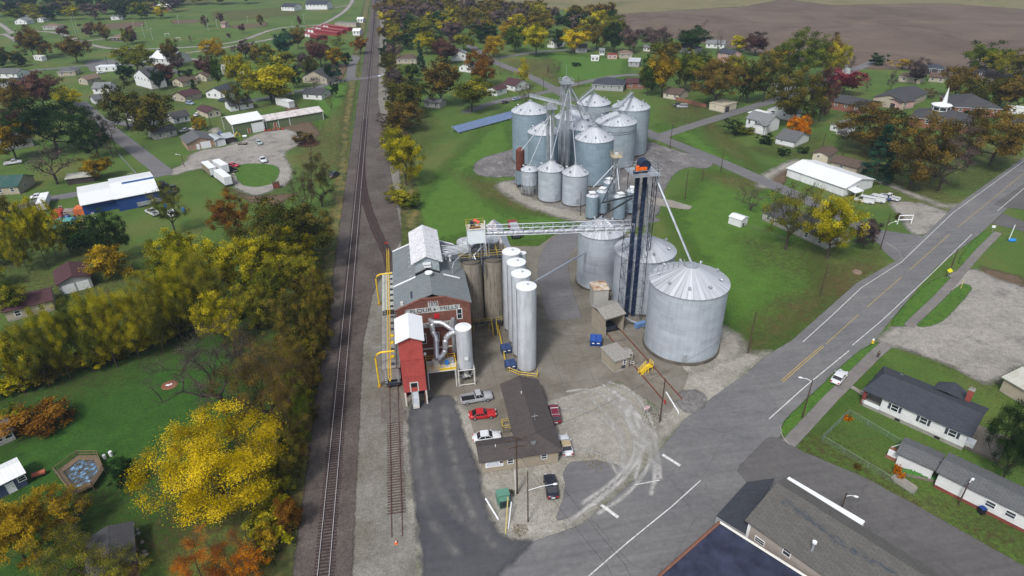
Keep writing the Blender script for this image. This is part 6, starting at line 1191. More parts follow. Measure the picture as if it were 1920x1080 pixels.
wm_ = NT('missing shingle felt'); ax_ = wm_.xyz(); nn_ = wm_.noise(1.3,5,.75,vec=wm_.scaled((1,3,3))); ce_ = wm_.math('ABSOLUTE', wm_.math('SUBTRACT', ax_[1], wm_.math('ADD', dr-1.9, wm_.math('MULTIPLY', wm_.math('SUBTRACT', wm_.noise(.12,2), .5), 2.)))); mk_ = wm_.math('GREATER_THAN', wm_.math('SUBTRACT', nn_, wm_.math('MULTIPLY', ce_, .22)), .47); wm_.done(wm_.ramp(nn_,[(.4,(.035,.045,.06)),(.7,(.07,.08,.09))]),.9); tr2 = wm_.n('ShaderNodeBsdfTransparent'); mx2 = wm_.n('ShaderNodeMixShader'); wm_.l(mk_,mx2.inputs[0]); wm_.l(tr2.outputs[0],mx2.inputs[1]); wm_.l(wm_.b.outputs[0],mx2.inputs[2]); wm_.l(mx2.outputs[0],wm_.t.nodes['Material Output'].inputs[0])
b.quad([(1.5,dr-4,6+.3*(dr-4)+.03),(16,dr-4,6+.3*(dr-4)+.03),(16,dr-.1,6+.3*(dr-.1)+.03),(1.5,dr-.1,6+.3*(dr-.1)+.03)],wm_.mat)
b.build('worn_patch', R_)
for u, z, w_, h_ in ((1.2,3.3,1.2,.7),(4.9,4.4,.9,1.2),(6.6,1.6,1.2,.7)): wwin(T,'f',u,z,w_,h_,Lb,dr)
b = MB(); b.cyl((7.6,1.3),.16,6.2,7.8,M['steel'],10); b.cyl((7.6,1.3),.28,7.8,8.05,WD,10); b.build('flue', T)
g0 = G(1476,897,7.1); g1 = G(1619,981,7.1); d = (g1-g0)[:2]; la = float(np.linalg.norm(d)); ra = math.atan2(d[1],d[0]); T2 = MB(); T2.box(0,-.45,0,la,.5,1.0,WD)
for k in range(3): T2.bar((la*(.12+.38*k),-.3,.4),(la*(.12+.38*k),-.9,-.4),.1,WD)
aw = T2.build('awning', T); aw.parent = None; aw.parent = T; aw.matrix_parent_inverse = Matrix.Translation((e0[0],e0[1],0)).inverted() if 0 else Matrix.Identity(4)
dx, dy = g0[0]-e0[0], g0[1]-e0[1]; aw.location = (dx*math.cos(-rz)-dy*math.sin(-rz), dx*math.sin(-rz)+dy*math.cos(-rz), 6.1); aw.rotation_euler[2] = ra-rz
s0 = G(1343,968,3.6); s1 = G(1396,1000,3.6); T, pp = px_bld('shop_annex','low annex with dark two tone shingle roof at the street end of the taupe building',[(1343,968),(1400,905),(1452,898),(1408,972),(1398,1002)],3.6,'grey',shingle('dark annex shingles',(.05,.055,.068)),'building')
# ---- middle right
T, L, D = house('metal_building','long white metal building with garage doors and a small entrance canopy',(1474,331),(1580,369),None,2.9,'gable',.22,'wmetal','white','building',C=(1633,352),lm='the long white metal building',wins=[('r',2.,1.2,.6),('r',5.5,1.,.6)],doors=[('f',1.6,3.0,2.4),('f',6.,3.0,2.4),('f',9.4,.9,2.)],found=.2)
b = MB(); b.slab([(L+.1,1.2,2.3),(L+3.,1.2,1.9),(L+3.,5.2,1.9),(L+.1,5.2,2.3)],.12,RF['white']); b.bar((L+2.8,1.4,0),(L+2.8,1.4,1.9),.1,WD); b.bar((L+2.8,5.,0),(L+2.8,5.,1.9),.1,WD); b.build('canopy', T)
house('garage','tall beige garage with brown roof behind the long white metal building',(1521,305),(1549,311),None,3.6,'gable_end',.35,'cream','brown','garage',C=(1567,300),wins=[('f',1.5,.8,.7)],found=.1)
house('house','low beige house with brown roof between the beige garage and the spruce',(1556,315),(1604,328),8.,2.4,'gable',.3,'beige','brown',lm='the low beige house',wins=[('f',3.,1.2,.7)])
house('shed','small white garden shed alone on the lawn beside a burn barrel',(1365,419),(1388,427),None,2.2,'gable',.3,'wmetal','white','shed',C=(1396,419),wins=[],found=.05,ov=.15,lm='the small white shed on the lawn')
house('house','white house with dark roof mostly hidden behind the two olive trees',(1428,412),(1548,468),9.,2.7,'gable',.35,'oldwhite','dgrey',lm='the house behind the olive trees')
house('garage','long white garage with grey roof in front of the small orange tree',(1453,270),(1487,278),None,2.5,'gable',.4,'wmetal','grey','garage',C=(1498,262),wins=[('f',2.,.6,.6)],lm='the white garage near the orange tree')
T,L,D = house('house','white two storey farmhouse with grey roof and dark porch roof by the side road',(1397,241),(1436,251),8.,4.4,'gable',.55,'white','lgrey',lm='the white farmhouse by the side road',wing=(6.,-3.,10.,0.05,'gable_end',3.6),porch=(6.5,11.,3.),wins=[('f',1.,.9,1.5),('f',4.,.9,1.5),('l',2.,.9,1.3),('l',5.,.9,1.3)])
house('house','white house with steep front gable right behind the white farmhouse',(1437,217),(1480,228),7.,3.2,'gable_end',.5,'white','lgrey',wins=[('f',2.,1.8,1.2),('f',8.,1.,1.)])
house('carport','flat white roofed carport between the farmhouse and the house behind it',(1402,222),(1430,229),6.,2.6,'shed',.04,'white','white','carport',wins=[])
house('house','little white house with light grey roof left of the large brown tree',(1555,245),(1585,252),7.,2.6,'gable_end',.4,'white','lgrey',porch=(4.,8.,2.5),wins=[('f',1.2,.9,1.)])
house('garage','cream garage with an open door and a flat peeling roof by the side road',(1329,206),(1356,212),None,3.,'flat',.1,'cream',plain('peeling pale roofing',(.4,.37,.28),.8,0,.4,1.),'garage',C=(1371,203),wins=[('f',2.5,.7,.6)],doors=[('r',1.,3.2,2.3,M['dark'])],lm='the cream garage')
house('house','white house with a grey brown roof and a red fence beside it',(1243,184),(1272,189),9.,2.8,'gable',.4,'cream','brown',lm='the house with the red fence')
b = MB(); b.box(0,0,0,18,.15,1.6,WL['brick']); a_,l_,r_ = frame_of((1266,188),(1311,199)); tag(b.build('brick_fence',None,(a_[0],a_[1],0),r_),'long low red brick coloured fence below the brown trees','fence')
# ---- school, church
T,L,D = house('school_building','long low brick school wing with grey roof behind the little white house',(1556,204),(1612,216),14.,3.6,'gable',.2,'brick','dgrey','school',lm='the brick school wing',found=.1)
house('school_wing','right hand school wing with grey gable roof and pale window wall',(1692,207),(1735,188),13.,3.6,'gable',.3,'beige','dgrey','school',lm='the right school wing',found=.1)
house('school_entrance','small pink gabled entrance with a dark opening between the school wings',(1661,201),(1684,207),9.,3.4,'gable_end',.3,'pink','dgrey','school',wins=[],doors=[('f',1.6,2.6,2.2,M['dark'])])
T,L,D = house('church','brick church with a wide grey roof and a white glazed lantern carrying a spire',(1702,236),(1812,252),15.,3.8,'hip',.38,'brick','dgrey','church',lm='the church with the spire',found=.1)
tcx, tcy = L*.42, D*.55; b = MB(); n = 8; zt = 6.2; b.cyl((tcx,tcy),3.2,zt-.8,zt+1.6,M['white'],8,smooth=False); b.cyl((tcx,tcy),3.25,zt,zt+1.1,M['glass'],8,cap=False,smooth=False); b.cyl((tcx,tcy),3.8,zt+1.6,zt+1.9,M['white'],8,smooth=False)
for k in range(8): a_ = 2*PI*k/8; b.bar((tcx+3.25*math.cos(a_),tcy+3.25*math.sin(a_),zt-.2),(tcx+3.25*math.cos(a_),tcy+3.25*math.sin(a_),zt+1.6),.25,M['white'])
b.build('lantern', T); b = MB(); b.cyl((tcx,tcy),3.6,zt+1.9,zt+2.6,M['white'],8,r1=1.2,smooth=False); b.cyl((tcx+.6,tcy),1.0,zt+2.4,zt+8.6,M['white'],8,r1=.04,smooth=False); b.build('spire', T)
house('parish_hall','brick hall with a broad grey hipped roof behind the church',(1786,218),(1872,222),20.,4.,'hip',.38,'brick','dgrey','church hall',lm='the brick hall behind the church',found=.1)
house('brick_building','red brick building at the right edge beyond the large brown tree',(1895,250),(1925,252),10.,3.2,'gable',.3,'brick','dgrey','building')
HL = [ # name,label,A,B,dep,h,kind,wall,roof,lm
('house','brown roofed ranch house beside the ploughed field',(1683,153),(1724,158),9,2.8,'hip','beige','brown','the brown roofed ranch house'),
('house','dark walled house with slate roof at the edge of the ploughed field',(1734,140),(1767,142),9,3.4,'hip','dark','slate','the dark house at the field'),
('garage','beige garage with brown roof right of the brown roofed ranch house',(1740,153),(1769,156),7,2.6,'gable','beige','brown',None),
('house','dark low house under the green trees at the far right field edge',(1812,142),(1845,145),8,2.8,'gable','dark','dgrey','the dark low house at the far right'),
('house','white house with blue grey roof half hidden left of the big olive brown tree',(1443,170),(1466,176),9,3.6,'gable_end','white','slate',None),
('house','white house visible between the green and crimson trees',(1552,140),(1574,144),9,3.4,'gable','white','lgrey',None),
('house','two storey house with pink siding and blue roof above the yellow trees',(1344,115),(1370,120),8,5.4,'gable','pink','slate','the pink two storey house'),
('house','white low house at the edge of the ploughed field',(1323,90),(1357,92),8,3.,'gable','white','lgrey','the white house at the field edge'),
('house','grey roofed house under the dark tree near the field',(1258,96),(1300,102),10,3.,'hip','grey','grey',None),
('shed','tiny white shed left of the grey roofed house near the field',(1206,96),(1218,97),5,2.6,'gable','white','lgrey',None),
('house','maroon roofed white house with small front gable near the road bend',(943,167),(966,172),10,3.,'gable','white','maroon','the maroon roofed house'),
('house','small white house with a maroon gable roof left of the other maroon roofed one',(914,178),(932,181),8,3.,'gable_end','white','maroon','the small maroon gabled house'),
('house','long grey roofed ranch house with pale siding beyond the rear bins',(1110,169),(1168,172),12,3.,'hip','grey','slate','the long ranch house'),
('house','red brick part of a house right of the long ranch house',(1174,167),(1208,167),8,3.,'gable','brick','maroon',None),
('house','white house with a steep blue grey roof in front of the wood',(1026,89),(1039,91),10,4.,'gable_end','white','slate',None),
('house','pale blue grey house under the bright yellow tree',(1079,99),(1100,99),9,3.,'gable','grey','grey',None),
('shed','small open shed with white roof on the green beyond the rear bins',(1108,115),(1123,115),5,2.6,'flat','white','white',None),
('house','beige house with tan roof beyond the green',(1161,110),(1185,110),8,3.,'hip','beige','tan','the tan roofed house'),
('trailer_home','reddish trailer left of the beige house with tan roof',(1139,111),(1157,111),4,2.6,'flat','pink','rustred',None),
('shed','white and grey shed at the left of the yellow trees',(1178,125),(1198,126),7,3.,'gable','grey','silver',None),
('shed','white shed just right of the dark green tree beyond the green',(1124,104),(1133,104),5,3.,'gable','white','lgrey',None),
('house','brown roofed house right of the railway crossing',(743,120),(781,120),9,3.,'hip','beige','brown','the brown roofed house at the crossing'),
('house','white house right of the dark red tree',(846,115),(876,114),9,4.,'gable_end','white','lgrey','the white house by the dark red tree'),
('house','grey roofed white house below the dark red tree',(861,134),(884,137),9,3.,'gable_end','white','grey',None),
('shed','small pale shed at the foot of the large brown tree',(796,201),(825,204),6,2.6,'gable','oldwhite','grey','the small pale shed'),
('house','white house with bluish roof left of the large trees across the rails',(569,186),(604,188),9,2.8,'gable','white','dgrey','the white house nearest the crossing'),
('house','dark roofed grey green house among the trees left of the crossing',(569,155),(614,158),10,3.4,'gable_end','beige','dgrey','the dark roofed house left of the crossing'),
('storage_shed','large white metal shed with grey roof beside the far park road',(528,20),(552,21),12,4.,'gable','wmetal','slate',None),
('storage_shed','longer white metal hall with grey blue roof at the far park road',(574,18),(614,18),14,5.,'gable','wmetal','slate','the white hall at the park road'),
('mobile_home','beige trailer home at the end of the red storage units',(629,50),(668,51),6,3.,'flat','beige','lgrey',None),
('shed','white shed by the track, upper of the two beyond the red units',(670,43),(681,43),6,3.,'gable','wmetal','white',None),
('shed','white shed by the track, lower of the two beyond the red units',(662,67),(675,67),7,3.4,'gable','wmetal','white',None),
('house','white cottage with three dark windows and grey gable roof',(176,177),(206,176),9,3.2,'gable','white','lgrey','the cottage with three windows'),
('house','low house with grey roof and brown carport below the cottage with three windows',(180,197),(209,192),7,2.6,'gable','white','grey',None),
('house','grey roofed ranch house with a carport in the left background',(110,144),(143,142),9,2.8,'hip','beige','grey','the grey ranch house'),
('house','white house with blue grey roof at the left edge',(-4,147),(34,148),9,3.,'gable','white','grey','the white house at the left edge'),
('house','dark grey roofed house below the white one at the left edge',(2,166),(32,165),10,3.,'hip','grey','dgrey',None),
('camper','white camper parked under the dark trees in the left background',(65,113),(80,115),3,2.8,'flat','white','white',None),
('house','small tan roofed house right of the grey ranch house',(149,158),(166,160),8,3.,'gable_end','beige','tan',None),
('storage_shed','wide low white shed at the pale lot in the left background',(182,135),(221,134),6,2.8,'flat','wmetal','white','the white shed at the pale lot'),
('park_pavilion','open park pavilion with a tan hipped roof',(209,77),(238,78),10,2.8,'hip','dark','tan','the park pavilion'),
('park_pavilion','park shelter with a tan hipped roof and pale posts farther left',(81,56),(110,56),9,2.8,'hip','oldwhite','tan','the far park shelter'),
('house','white house with several roofs beyond the park, left',(29,46),(51,46),9,3.,'gable_end','white','lgrey',None),
('house','pale house just behind the white one with several roofs',(48,36),(60,36),8,3.,'gable','grey','lgrey',None),
('house','small white house right of the pale one beyond the park',(71,42),(82,42),8,3.,'gable_end','white','lgrey',None),
('storage_shed','long low white shed beyond the ball field',(209,38),(231,37),8,3.,'flat','wmetal','lgrey',None),
('house','brown and white roofed building behind the ball field',(288,22),(322,20),10,4.,'gable','brick','white',None),
('shed','tiny white building beyond the park, right of the long low shed',(249,17),(260,17),8,3.,'gable','white','white',None),
('shed','small concession hut with orange walls at the ball field',(415,52),(423,52),6,3.5,'gable','pink','tan',None),
('house','two storey white house with dark roof and stacked porches in the left neighbourhood',(256,160),(286,168),8,5.6,'gable_end','white','dgrey','the two storey porch house'),
('house','tall narrow white house with grey roof behind the yellow green tree',(417,140),(432,143),9,5.6,'gable_end','white','grey','the tall narrow white house'),
('shop_building','big white roofed commercial building in the left neighbourhood',(283,121),(322,124),16,4.,'gable','wmetal','white','the big white roofed building'),
('house','cream house with brown roof below the big white roofed building',(368,151),(388,153),9,2.8,'gable_end','cream','brown',None),
('house','small cream house with brown roof left of the dark trees',(325,161),(343,164),9,2.8,'gable_end','cream','brown',None),
('house','maroon roofed house with a silver car parked in front',(325,189),(349,192),10,2.8,'gable_end','beige','maroon','the maroon house with the silver car'),
('house','white bungalow with slate roof and front dormer in the left neighbourhood',(388,184),(423,187),9,3.,'gable_end','white','slate','the slate roofed bungalow'),
('house','cream house with a maroon roof above the green metal building',(391,223),(415,218),11,2.8,'gable_end','cream','maroon','the cream maroon roofed house'),
('house','white house with a mottled grey roof behind the green metal building',(434,210),(476,203),9,2.8,'gable','white','dgrey','the white house behind the green building'),
('garage','white garage with dark roof beside the maroon roofed houses',(328,233),(358,227),8,2.6,'gable','white','dgrey','the white garage'),
('house','long low white block building with charcoal roof by the gravel lot',(292,263),(333,254),7,2.6,'gable','oldwhite','dgrey','the low white block building'),
('house','white walled house hidden behind the two olive brown trees',(240,226),(290,236),9,2.8,'gable','white','grey',None),
('house','grey and white house at the left edge behind the amber tree',(-10,262),(14,284),9,2.8,'gable','grey','grey',None),
('house','beige house with a dark green metal roof at the left edge',(-30,368),(38,364),10,2.8,'gable','beige','green','the green roofed house'),
('shed','tiny weathered grey shed with white door at the left edge',(-6,840),(31,824),4,2.3,'gable','oldwhite','grey','the tiny weathered shed'),
]
for (nm,lb,A,B,dp,h_,kd,wl_,rf_,lm_) in HL:
    house(nm,lb,A,B,dp,h_,kd,.42 if kd != 'hip' else .38,wl_,rf_,'camper' if nm == 'camper' else 'garage' if nm == 'garage' else 'shed' if 'shed' in nm or nm == 'shed' else 'house' if nm in ('house',) else nm.replace('_',' '),lm_,found=.2)
for k,(A,B,lb) in enumerate((((575,60),(632,68),'long red storage unit row, farthest back'),((590,56),(642,64),'long red storage unit row, second from the back'),((604,52),(653,59),'long red storage unit row with the longest roof'),((570,68),(606,75),'short red storage unit row nearest the dark trees'))):
    house('storage_units',('long red storage unit row at the back, reaching nearest the white sheds' if k==2 else lb),(A[0],A[1]),(B[0],B[1]),4.,2.6,'gable',.2,'red','rustred','storage building',None,wins=[],group=None,found=0,doors=[('f',2+i*4.,3.,2.,M['white']) for i in range(2)])
# ---- left: farm buildings by the gravel lot
T,L,D = house('metal_building','green metal building with white ribbed roof and a wide white door facing the gravel lot',(440,256),(497,245),13.,5.0,'gable',.28,'green','white','building',lm='the green metal building',wins=[],doors=[('f',7.6,4.6,3.8),('f',5.6,1.,2.1,plain('rust red door',(.3,.1,.06)))],found=.1)
for x_,y_ in ((0,0),(L,0),(0,D)): b = MB(); b.box(x_-.12,y_-.12,0,x_+.12,y_+.12,5.0,WD); b.build('corner_post', T)
T,L,D = house('metal_building','long low green metal building with a rust streaked roof right of the tall one',(499,243),(607,224),10.,3.6,'gable',.25,'green','rusty','building',lm='the long low green building',wins=[],doors=[('f',3.5,1.1,2.1,plain('rust red door',(.3,.1,.06)))],found=.1)
for x_ in (.5,5.6,10.3,L): b = MB(); b.box(x_-.1,-.12,0,x_+.1,-.02,3.5,WD); b.build('downpipe', T)
house('garage','tan brick garage with grey gable roof and a white double door by the gravel lot',(354,284),(404,275),12.,3.0,'gable_end',.33,'tanbrick','grey','garage',lm='the tan brick garage',wins=[],doors=[('f',3.2,.9,2.1),('f',4.8,3.4,2.6)],found=.1)
house('garage','small grey garage with a white door attached right of the tan brick garage',(406,276),(423,272),8.,2.8,'gable_end',.28,'grey','silver','garage',wins=[],doors=[('f',.8,3.0,2.3)],found=.1)
house('carport','low open lean-to with pale roof right of the grey garage',(425,270),(441,267),6.,2.4,'shed',.05,'dark','silver','carport',wins=[],found=0)
T,L,D = house('metal_building','long blue metal building with white roof and a blue stripe along it',(225,397),(303,381),None,4.2,'gable',.16,'blue','white','building',D if 0 else None,wins=[],found=.1,C=(286,345))
LMK.append(('the blue metal building',tuple(G(260,370)[:2]))); ex = G(160,362); b = MB(); b.slab([(L*.25,D*.40,4.2+.16*D*.40+.10),(L+.4,D*.40,4.2+.16*D*.40+.10),(L+.4,D*.46,4.2+.16*D*.46+.10),(L*.25,D*.46,4.2+.16*D*.46+.10)],.05,plain('blue roof panel',(.03,.09,.22))); b.build('roof_stripe', T)
b = MB(); b.box(-9.,D*.15,0,0,D-.3,3.4,WL['blue']); b.slab([(-9.3,D*.1,3.5),(.1,D*.1,3.5),(.1,D*.5,4.6),(-9.3,D*.5,4.6)],.12,RF['white']); b.slab([(-9.3,D*.5,4.6),(.1,D*.5,4.6),(.1,D,3.6),(-9.3,D,3.6)],.12,RF['white']); b.build('lean_to', T)
b = MB(); b.box(5,-.5,.6,12,-.1,1.8,M['steel']); b.build('panel_rack', T)
house('carport','open sided shed with a buckled pale roof on the grass across the street',(128,347),(178,341),4.,2.2,'shed',.1,'dark','oldsilver','carport','the open sided shed' if 0 else None,wins=[],found=0)
house('garage','garage with maroon roof and two white doors above the yellow green tree row',(116,554),(176,538),8.5,3.0,'gable_end',.36,'grey','maroon','garage',lm='the two door maroon garage',wins=[],doors=[('f',.7,2.3,2.2),('f',3.6,2.3,2.2)],found=.1)
house('house','low maroon roofed house peeking over the yellow green tree row',(16,604),(104,582),7.,2.7,'gable',.3,'beige','maroon',lm='the maroon roof behind the tree row')
T,L,D = house('shed','navy garden shed with white roof, white door and white window',(-4,938),(54,909),4.2,2.6,'gable',.3,'slateb','white','shed',lm='the navy garden shed',wins=[('f',3.2,.9,.8)],doors=[('f',1.6,.9,1.9)],found=.1)
q = [G(*p_,3.) for p_ in ((155,1015),(216,984),(252,1058),(225,1082),(150,1110))]
T,L,D = house('garage','garage roof with grey shingles and fallen leaves at the lower left edge',(180,1112),(262,1078),7.,2.7,'gable_end',.3,'brick','dgrey','garage',lm='the leaf covered garage',wins=[],found=.1)
house('trailer_home','white box trailer with a blue end parked on the grass',(518,197),(543,204),3.,3.,'flat',.1,'wmetal','white','trailer',wins=[],found=.4)
house('camper','white travel trailer at the far right edge near the church',(1889,214),(1930,217),3.,2.9,'flat',.1,'white','white','camper',found=.4)
house('metal_building','pale corrugated metal building cut off by the right edge beside the gravel lot',(1873,733),(1935,770),9.,3.,'gable',.15,'beige','oldsilver','building',lm='the pale metal building at the right edge',wins=[],found=.1)
# ---- office of the mill
T = thing('office_building','low L shaped mill office with a dark shingle roof, sign and small windows','office',(6.6,70.9,0)); LMK.append(('the mill office',(13,78))); wm = siding('tan office siding',(.36,.31,.24)); so = shingle('dark brown office shingles',(.085,.072,.068),(.055,.048,.048)); b = MB()
b.box(0,0,.15,12.0,3.8,2.9,wm); b.box(6.0,3.78,.15,12.0,17.2,2.9,wm); b.box(-.05,-.05,0,12.05,17.2,.02,M['conc']); b.add([(12.01,.2,2.9),(12.01,7.,2.9),(12.01,3.,3.9)],[(0,1,2)],wm) if 0 else None; b.build('wall', T)
b = MB(); e_, r_ = 2.86, 4.2; b.slab([(5.6,-.5,e_),(9.0,3.0,r_),(9.0,17.7,r_),(5.6,17.7,e_)],.14,so); b.slab([(9.0,3.0,r_),(12.6,-.5,e_),(12.6,17.7,e_),(9.0,17.7,r_)],.14,so); b.slab([(5.6,-.5,e_+.01),(12.6,-.5,e_+.01),(9.,3.,r_+.0)],.14,so)
b.slab([(-.5,-.5,e_-.01),(6.6,-.5,e_-.01),(7.6,2.1,3.62),(-.5,2.1,3.62)],.13,so); b.slab([(-.5,2.1,3.62),(7.6,2.1,3.62),(6.2,4.3,e_-.01),(-.5,4.3,e_-.01)],.13,so); R_ = b.build('roof', T)
b = MB(); b.bar((9.5,6.,3.9),(9.5,6.,5.4),.07,M['steel']); b.bar((9.,6.,4.9),(10.,6.,4.9),.05,M['steel']); b.cyl((8.6,13.),.08,3.9,4.5,WD,8); b.cyl((2.4,1.8),.08,3.5,3.9,WD,8); b.build('vent_pipe', R_)
for u in (4.0,9.3): wwin(T,'f',u,1.4,.8,.9,12.,3.8)
for u in (7.,11.): wwin(T,'r',u,1.3,1.,1.,12.,3.8)
b = MB(); b.box(.5,-.07,1.15,3.3,-.02,2.25,WD); b.box(2.75,-.085,1.75,3.25,-.07,2.2,M['steeld']); b.box(2.95,-.095,1.85,3.05,-.085,2.12,M['red']); sg = b.build('sign', T)
tk = plain('sign blue ink', (.05,.10,.25)); tr_ = plain('sign red ink', (.45,.04,.05))
for k, (z_, x0, x1, mm) in enumerate(((2.06,.9,2.5,tk),(1.86,.7,2.6,tk),(1.68,.7,2.5,tk),(1.5,.8,3.1,tk),(1.33,1.,2.9,tr_))):
    b = MB(); xx = x0; random.seed(k)
    while xx < x1: w_ = random.uniform(.08,.26); b.box(xx,-.078,z_-.03,min(x1,xx+w_),-.07,z_+.03,mm); xx += w_+.07
    b.build('text_line', sg)
b = MB()
for k in range(4): b.box(4.6,8.2+.0,.0,5.9,9.8,.2*(k+1),M['greywood']) if k == 3 else None
railing(b,[(4.6,8.2,.8),(4.6,9.8,.8)],M['oldyellow'],.9,.05,.8); railing(b,[(4.6,8.2,.8),(5.9,8.2,.8)],M['oldyellow'],.9,.05,.8); railing(b,[(4.6,9.8,.8),(5.9,9.8,.8)],M['oldyellow'],.9,.05,.8); b.build('side_steps', T)
g_ = G(1000,832,3.7); dish('white satellite dish on the office roof', (g_[0],g_[1],3.3), .1, .5)
# ---- scale house, receiving shed, scale
def sheared(label,A,B,dp,h,name,cat,wall,roofc,lm=None,**k): return house(name,label,A,B,dp,h,k.pop('kind','flat'),k.pop('pitch',.2),wall,roofc,cat,lm,**k)
a_, L_, r_ = frame_of((1151,700),(1196,685)); tw_ = siding('tan scale house siding',(.36,.32,.25)); T = thing('scale_house','small tan scale house with flat grey roof, entry porch and yellow steps','scale house',(a_[0],a_[1],0),r_); LMK.append(('the scale house',(a_[0],a_[1])))
gr_ = plain('speckled grey flat roofing',(.26,.25,.23),.9,0,.25,3.); b = MB(); b.box(0,0,.4,3.3,4.4,2.9,tw_); b.box(.02,.02,0,3.28,4.38,.4,WL['oldwhite']); b.box(3.3,1.2,.6,4.7,3.1,1.5,tw_); b.build('wall', T); b = MB(); b.slab([(-.25,-.3,2.9),(3.5,-.3,2.9),(3.5,4.7,3.15),(-.25,4.7,3.15)],.13,gr_); b.build('roof', T)
b = MB()
b.slab([(3.3,.9,2.5),(4.9,.9,2.4),(4.9,2.0,2.85),(3.3,2.0,2.9)],.1,gr_); b.slab([(3.3,2.0,2.9),(4.9,2.0,2.85),(4.9,3.3,2.4),(3.3,3.3,2.5)],.1,gr_)
for y_ in (1.,3.1): b.bar((4.7,y_,.5),(4.7,y_,2.5),.1,M['offwhite'])
b.box(3.3,1.,.4,4.7,3.1,.6,M['greywood']); b.build('porch', T); wwin(T,'f',2.0,1.5,.5,.9,3.3,4.4); b = MB(); b.box(1.6,-.3,.8,2.3,-.01,1.2,M['steeld']); b.build('air_conditioner', T)
b = MB(); railing(b,[(3.4,.9,.55),(4.6,.1,.1)],M['offwhite'],.9,.06,.6); railing(b,[(3.0,.1,.1),(3.4,.9,.55)],M['offwhite'],.9,.06,.6); b.build('white_rail', T)
T = thing('steps','yellow steel steps with railings beside the porch of the scale house','steps',(*G(1205,700)[:2],0),r_); b = MB()
for k in range(6): b.box(-.6+k*.25,-.4,.2*k,-.35+k*.25,.5,.2*k+.06,M['yellow'])
for y_ in (-.4,.5):
    b.bar((-.7,y_,0),(.9,y_,1.25),.1,M['yellow'])
    for h_ in (.5,1.): b.bar((-.7,y_,h_),(.9,y_,1.25+h_),.07,M['yellow'])
    for k in range(4): x_ = -.7+k*.53; b.bar((x_,y_,0),(x_,y_,k*.42+1.),.07,M['yellow'])
b.box(.9,-.5,1.2,1.9,.6,1.28,M['yellow']); railing(b,[(.9,-.5,1.28),(1.9,-.5,1.28),(1.9,.6,1.28)],M['yellow'],1.,.05,.6)
for x_ in (1.,1.8): b.bar((x_,-.4,0),(x_,-.4,1.2),.08,M['yellow'])
b.build('steps_frame', T)
a_, L_, r_ = frame_of((1133,632),(1169,621)); T = thing('receiving_shed','tan drive-through grain receiving shed with an open end and grey roof','shed',(a_[0],a_[1],0),r_); LMK.append(('the receiving shed',(a_[0],a_[1]))); L_ = 4.6; b = MB(); hh = 4.4
b.box(0,0,0,.15,5.,hh,tw_); b.box(L_-.15,0,0,L_,5.,hh,tw_); b.box(.15,4.85,0,L_-.15,5.,hh,tw_); b.box(.15,0.01,hh-.5,L_-.15,.15,hh,tw_); b.box(.15,.3,.02,L_-.15,4.8,.08,M['dark']); b.build('wall', T)
b = MB(); b.slab([(-.25,-.3,hh+.05),(L_+.25,-.3,hh+.05),(L_+.25,3.,hh+.9),(-.25,3.,hh+.9)],.13,gr_); b.slab([(-.25,3.,hh+.9),(L_+.25,3.,hh+.9),(L_+.25,5.3,hh+.3),(-.25,5.3,hh+.3)],.13,gr_); b.build('roof', T); b = MB(); b.box(.8,1.4,.08,3.8,3.6,.9,M['steeld']); b.bar((.5,.4,0),(.5,.4,2.),.2,WD); b.build('grain_pit', T)
a_, L_, r_ = frame_of((1109,582),(1142,600)); T = thing('control_shed','small pale shed with a rust stained flat roof behind the receiving shed','shed',(a_[0]+.5,a_[1]+.5,0),-.05); b = MB(); b.box(0,0,0,3.3,3.6,4.6,siding('pale ribbed cladding',(.44,.44,.41),.3,True)); b.build('wall', T); ru_ = NT('rust stained roofing'); z_ = ru_.noise(.7,5,.7); M['ruroof'] = ru_.done(ru_.ramp(z_,[(.42,(.55,.5,.42)),(.55,(.4,.3,.2)),(.62,(.3,.1,.04))]),.8); b = MB(); b.box(-.15,-.15,4.6,3.45,3.75,4.75,M['ruroof']); b.build('roof', T)
wq = [G(*p_)[:2] for p_ in ((1150,622),(1263,752))]; d = wq[1]-wq[0]; r_ = math.atan2(d[1],d[0]); L_ = float(np.linalg.norm(d)); T = thing('truck_scale','long sunken truck scale deck running past the scale house','truck scale',(wq[0][0],wq[0][1],0),r_); b = MB(); sw = plain('scale deck concrete',(.17,.15,.12),.9,0,.3,.7); b.box(0,-1.5,.02,L_,1.5,.1,sw); b.build('deck', T); b = MB()
for y_ in (-1.65,1.65): b.box(-.2,y_-.12,.0,L_+.2,y_+.12,.16,M['rust'])
for x_ in (3.5,7.5,11.5,15.5): b.box(x_-.05,-1.5,.1,x_+.05,1.5,.115,M['steeld'])
b.build('frame', T)
T = thing('blower_unit','pale blue blower unit on the ground between the bins','blower',(*G(1205,612)[:2],0),.3); b = MB(); b.cyl((0,0),.55,.2,1.2,plain('pale blue paint',(.12,.22,.42)),12); b.box(-1.9,-.4,.2,-.5,.5,1.2,plain('pale blue paint',(.12,.22,.42))); b.tube([(-1.2,.4,1.),(-2.2,1.2,1.4),(-3.2,1.8,2.2)],.2,M['steel'],8); b.build('blower', T)
# ---- transformer, pads
T = thing('transformer','green pad mounted transformer on a concrete slab by the dark drive','transformer',(*G(944,945)[:2],0),.06); gm = plain('green transformer paint',(.10,.23,.17),.6,0,.15,1.5); b = MB(); b.box(-1.15,-1.0,.0,1.15,1.1,.14,M['concpale'] if 0 else M['conc']); b.build('slab', T); b = MB(); b.box(-.9,-.2,.14,.9,1.0,2.0,gm); b.box(-.95,-.25,2.,.95,1.05,2.08,gm); b.box(-.75,-.8,.14,.75,-.2,1.6,gm); b.build('tank', T); b = MB()
for k in range(9): b.box(-.7+k*.16,-1.05,.3,-.66+k*.16,-.8,1.5,M['steeld'])
b.build('radiator', T)
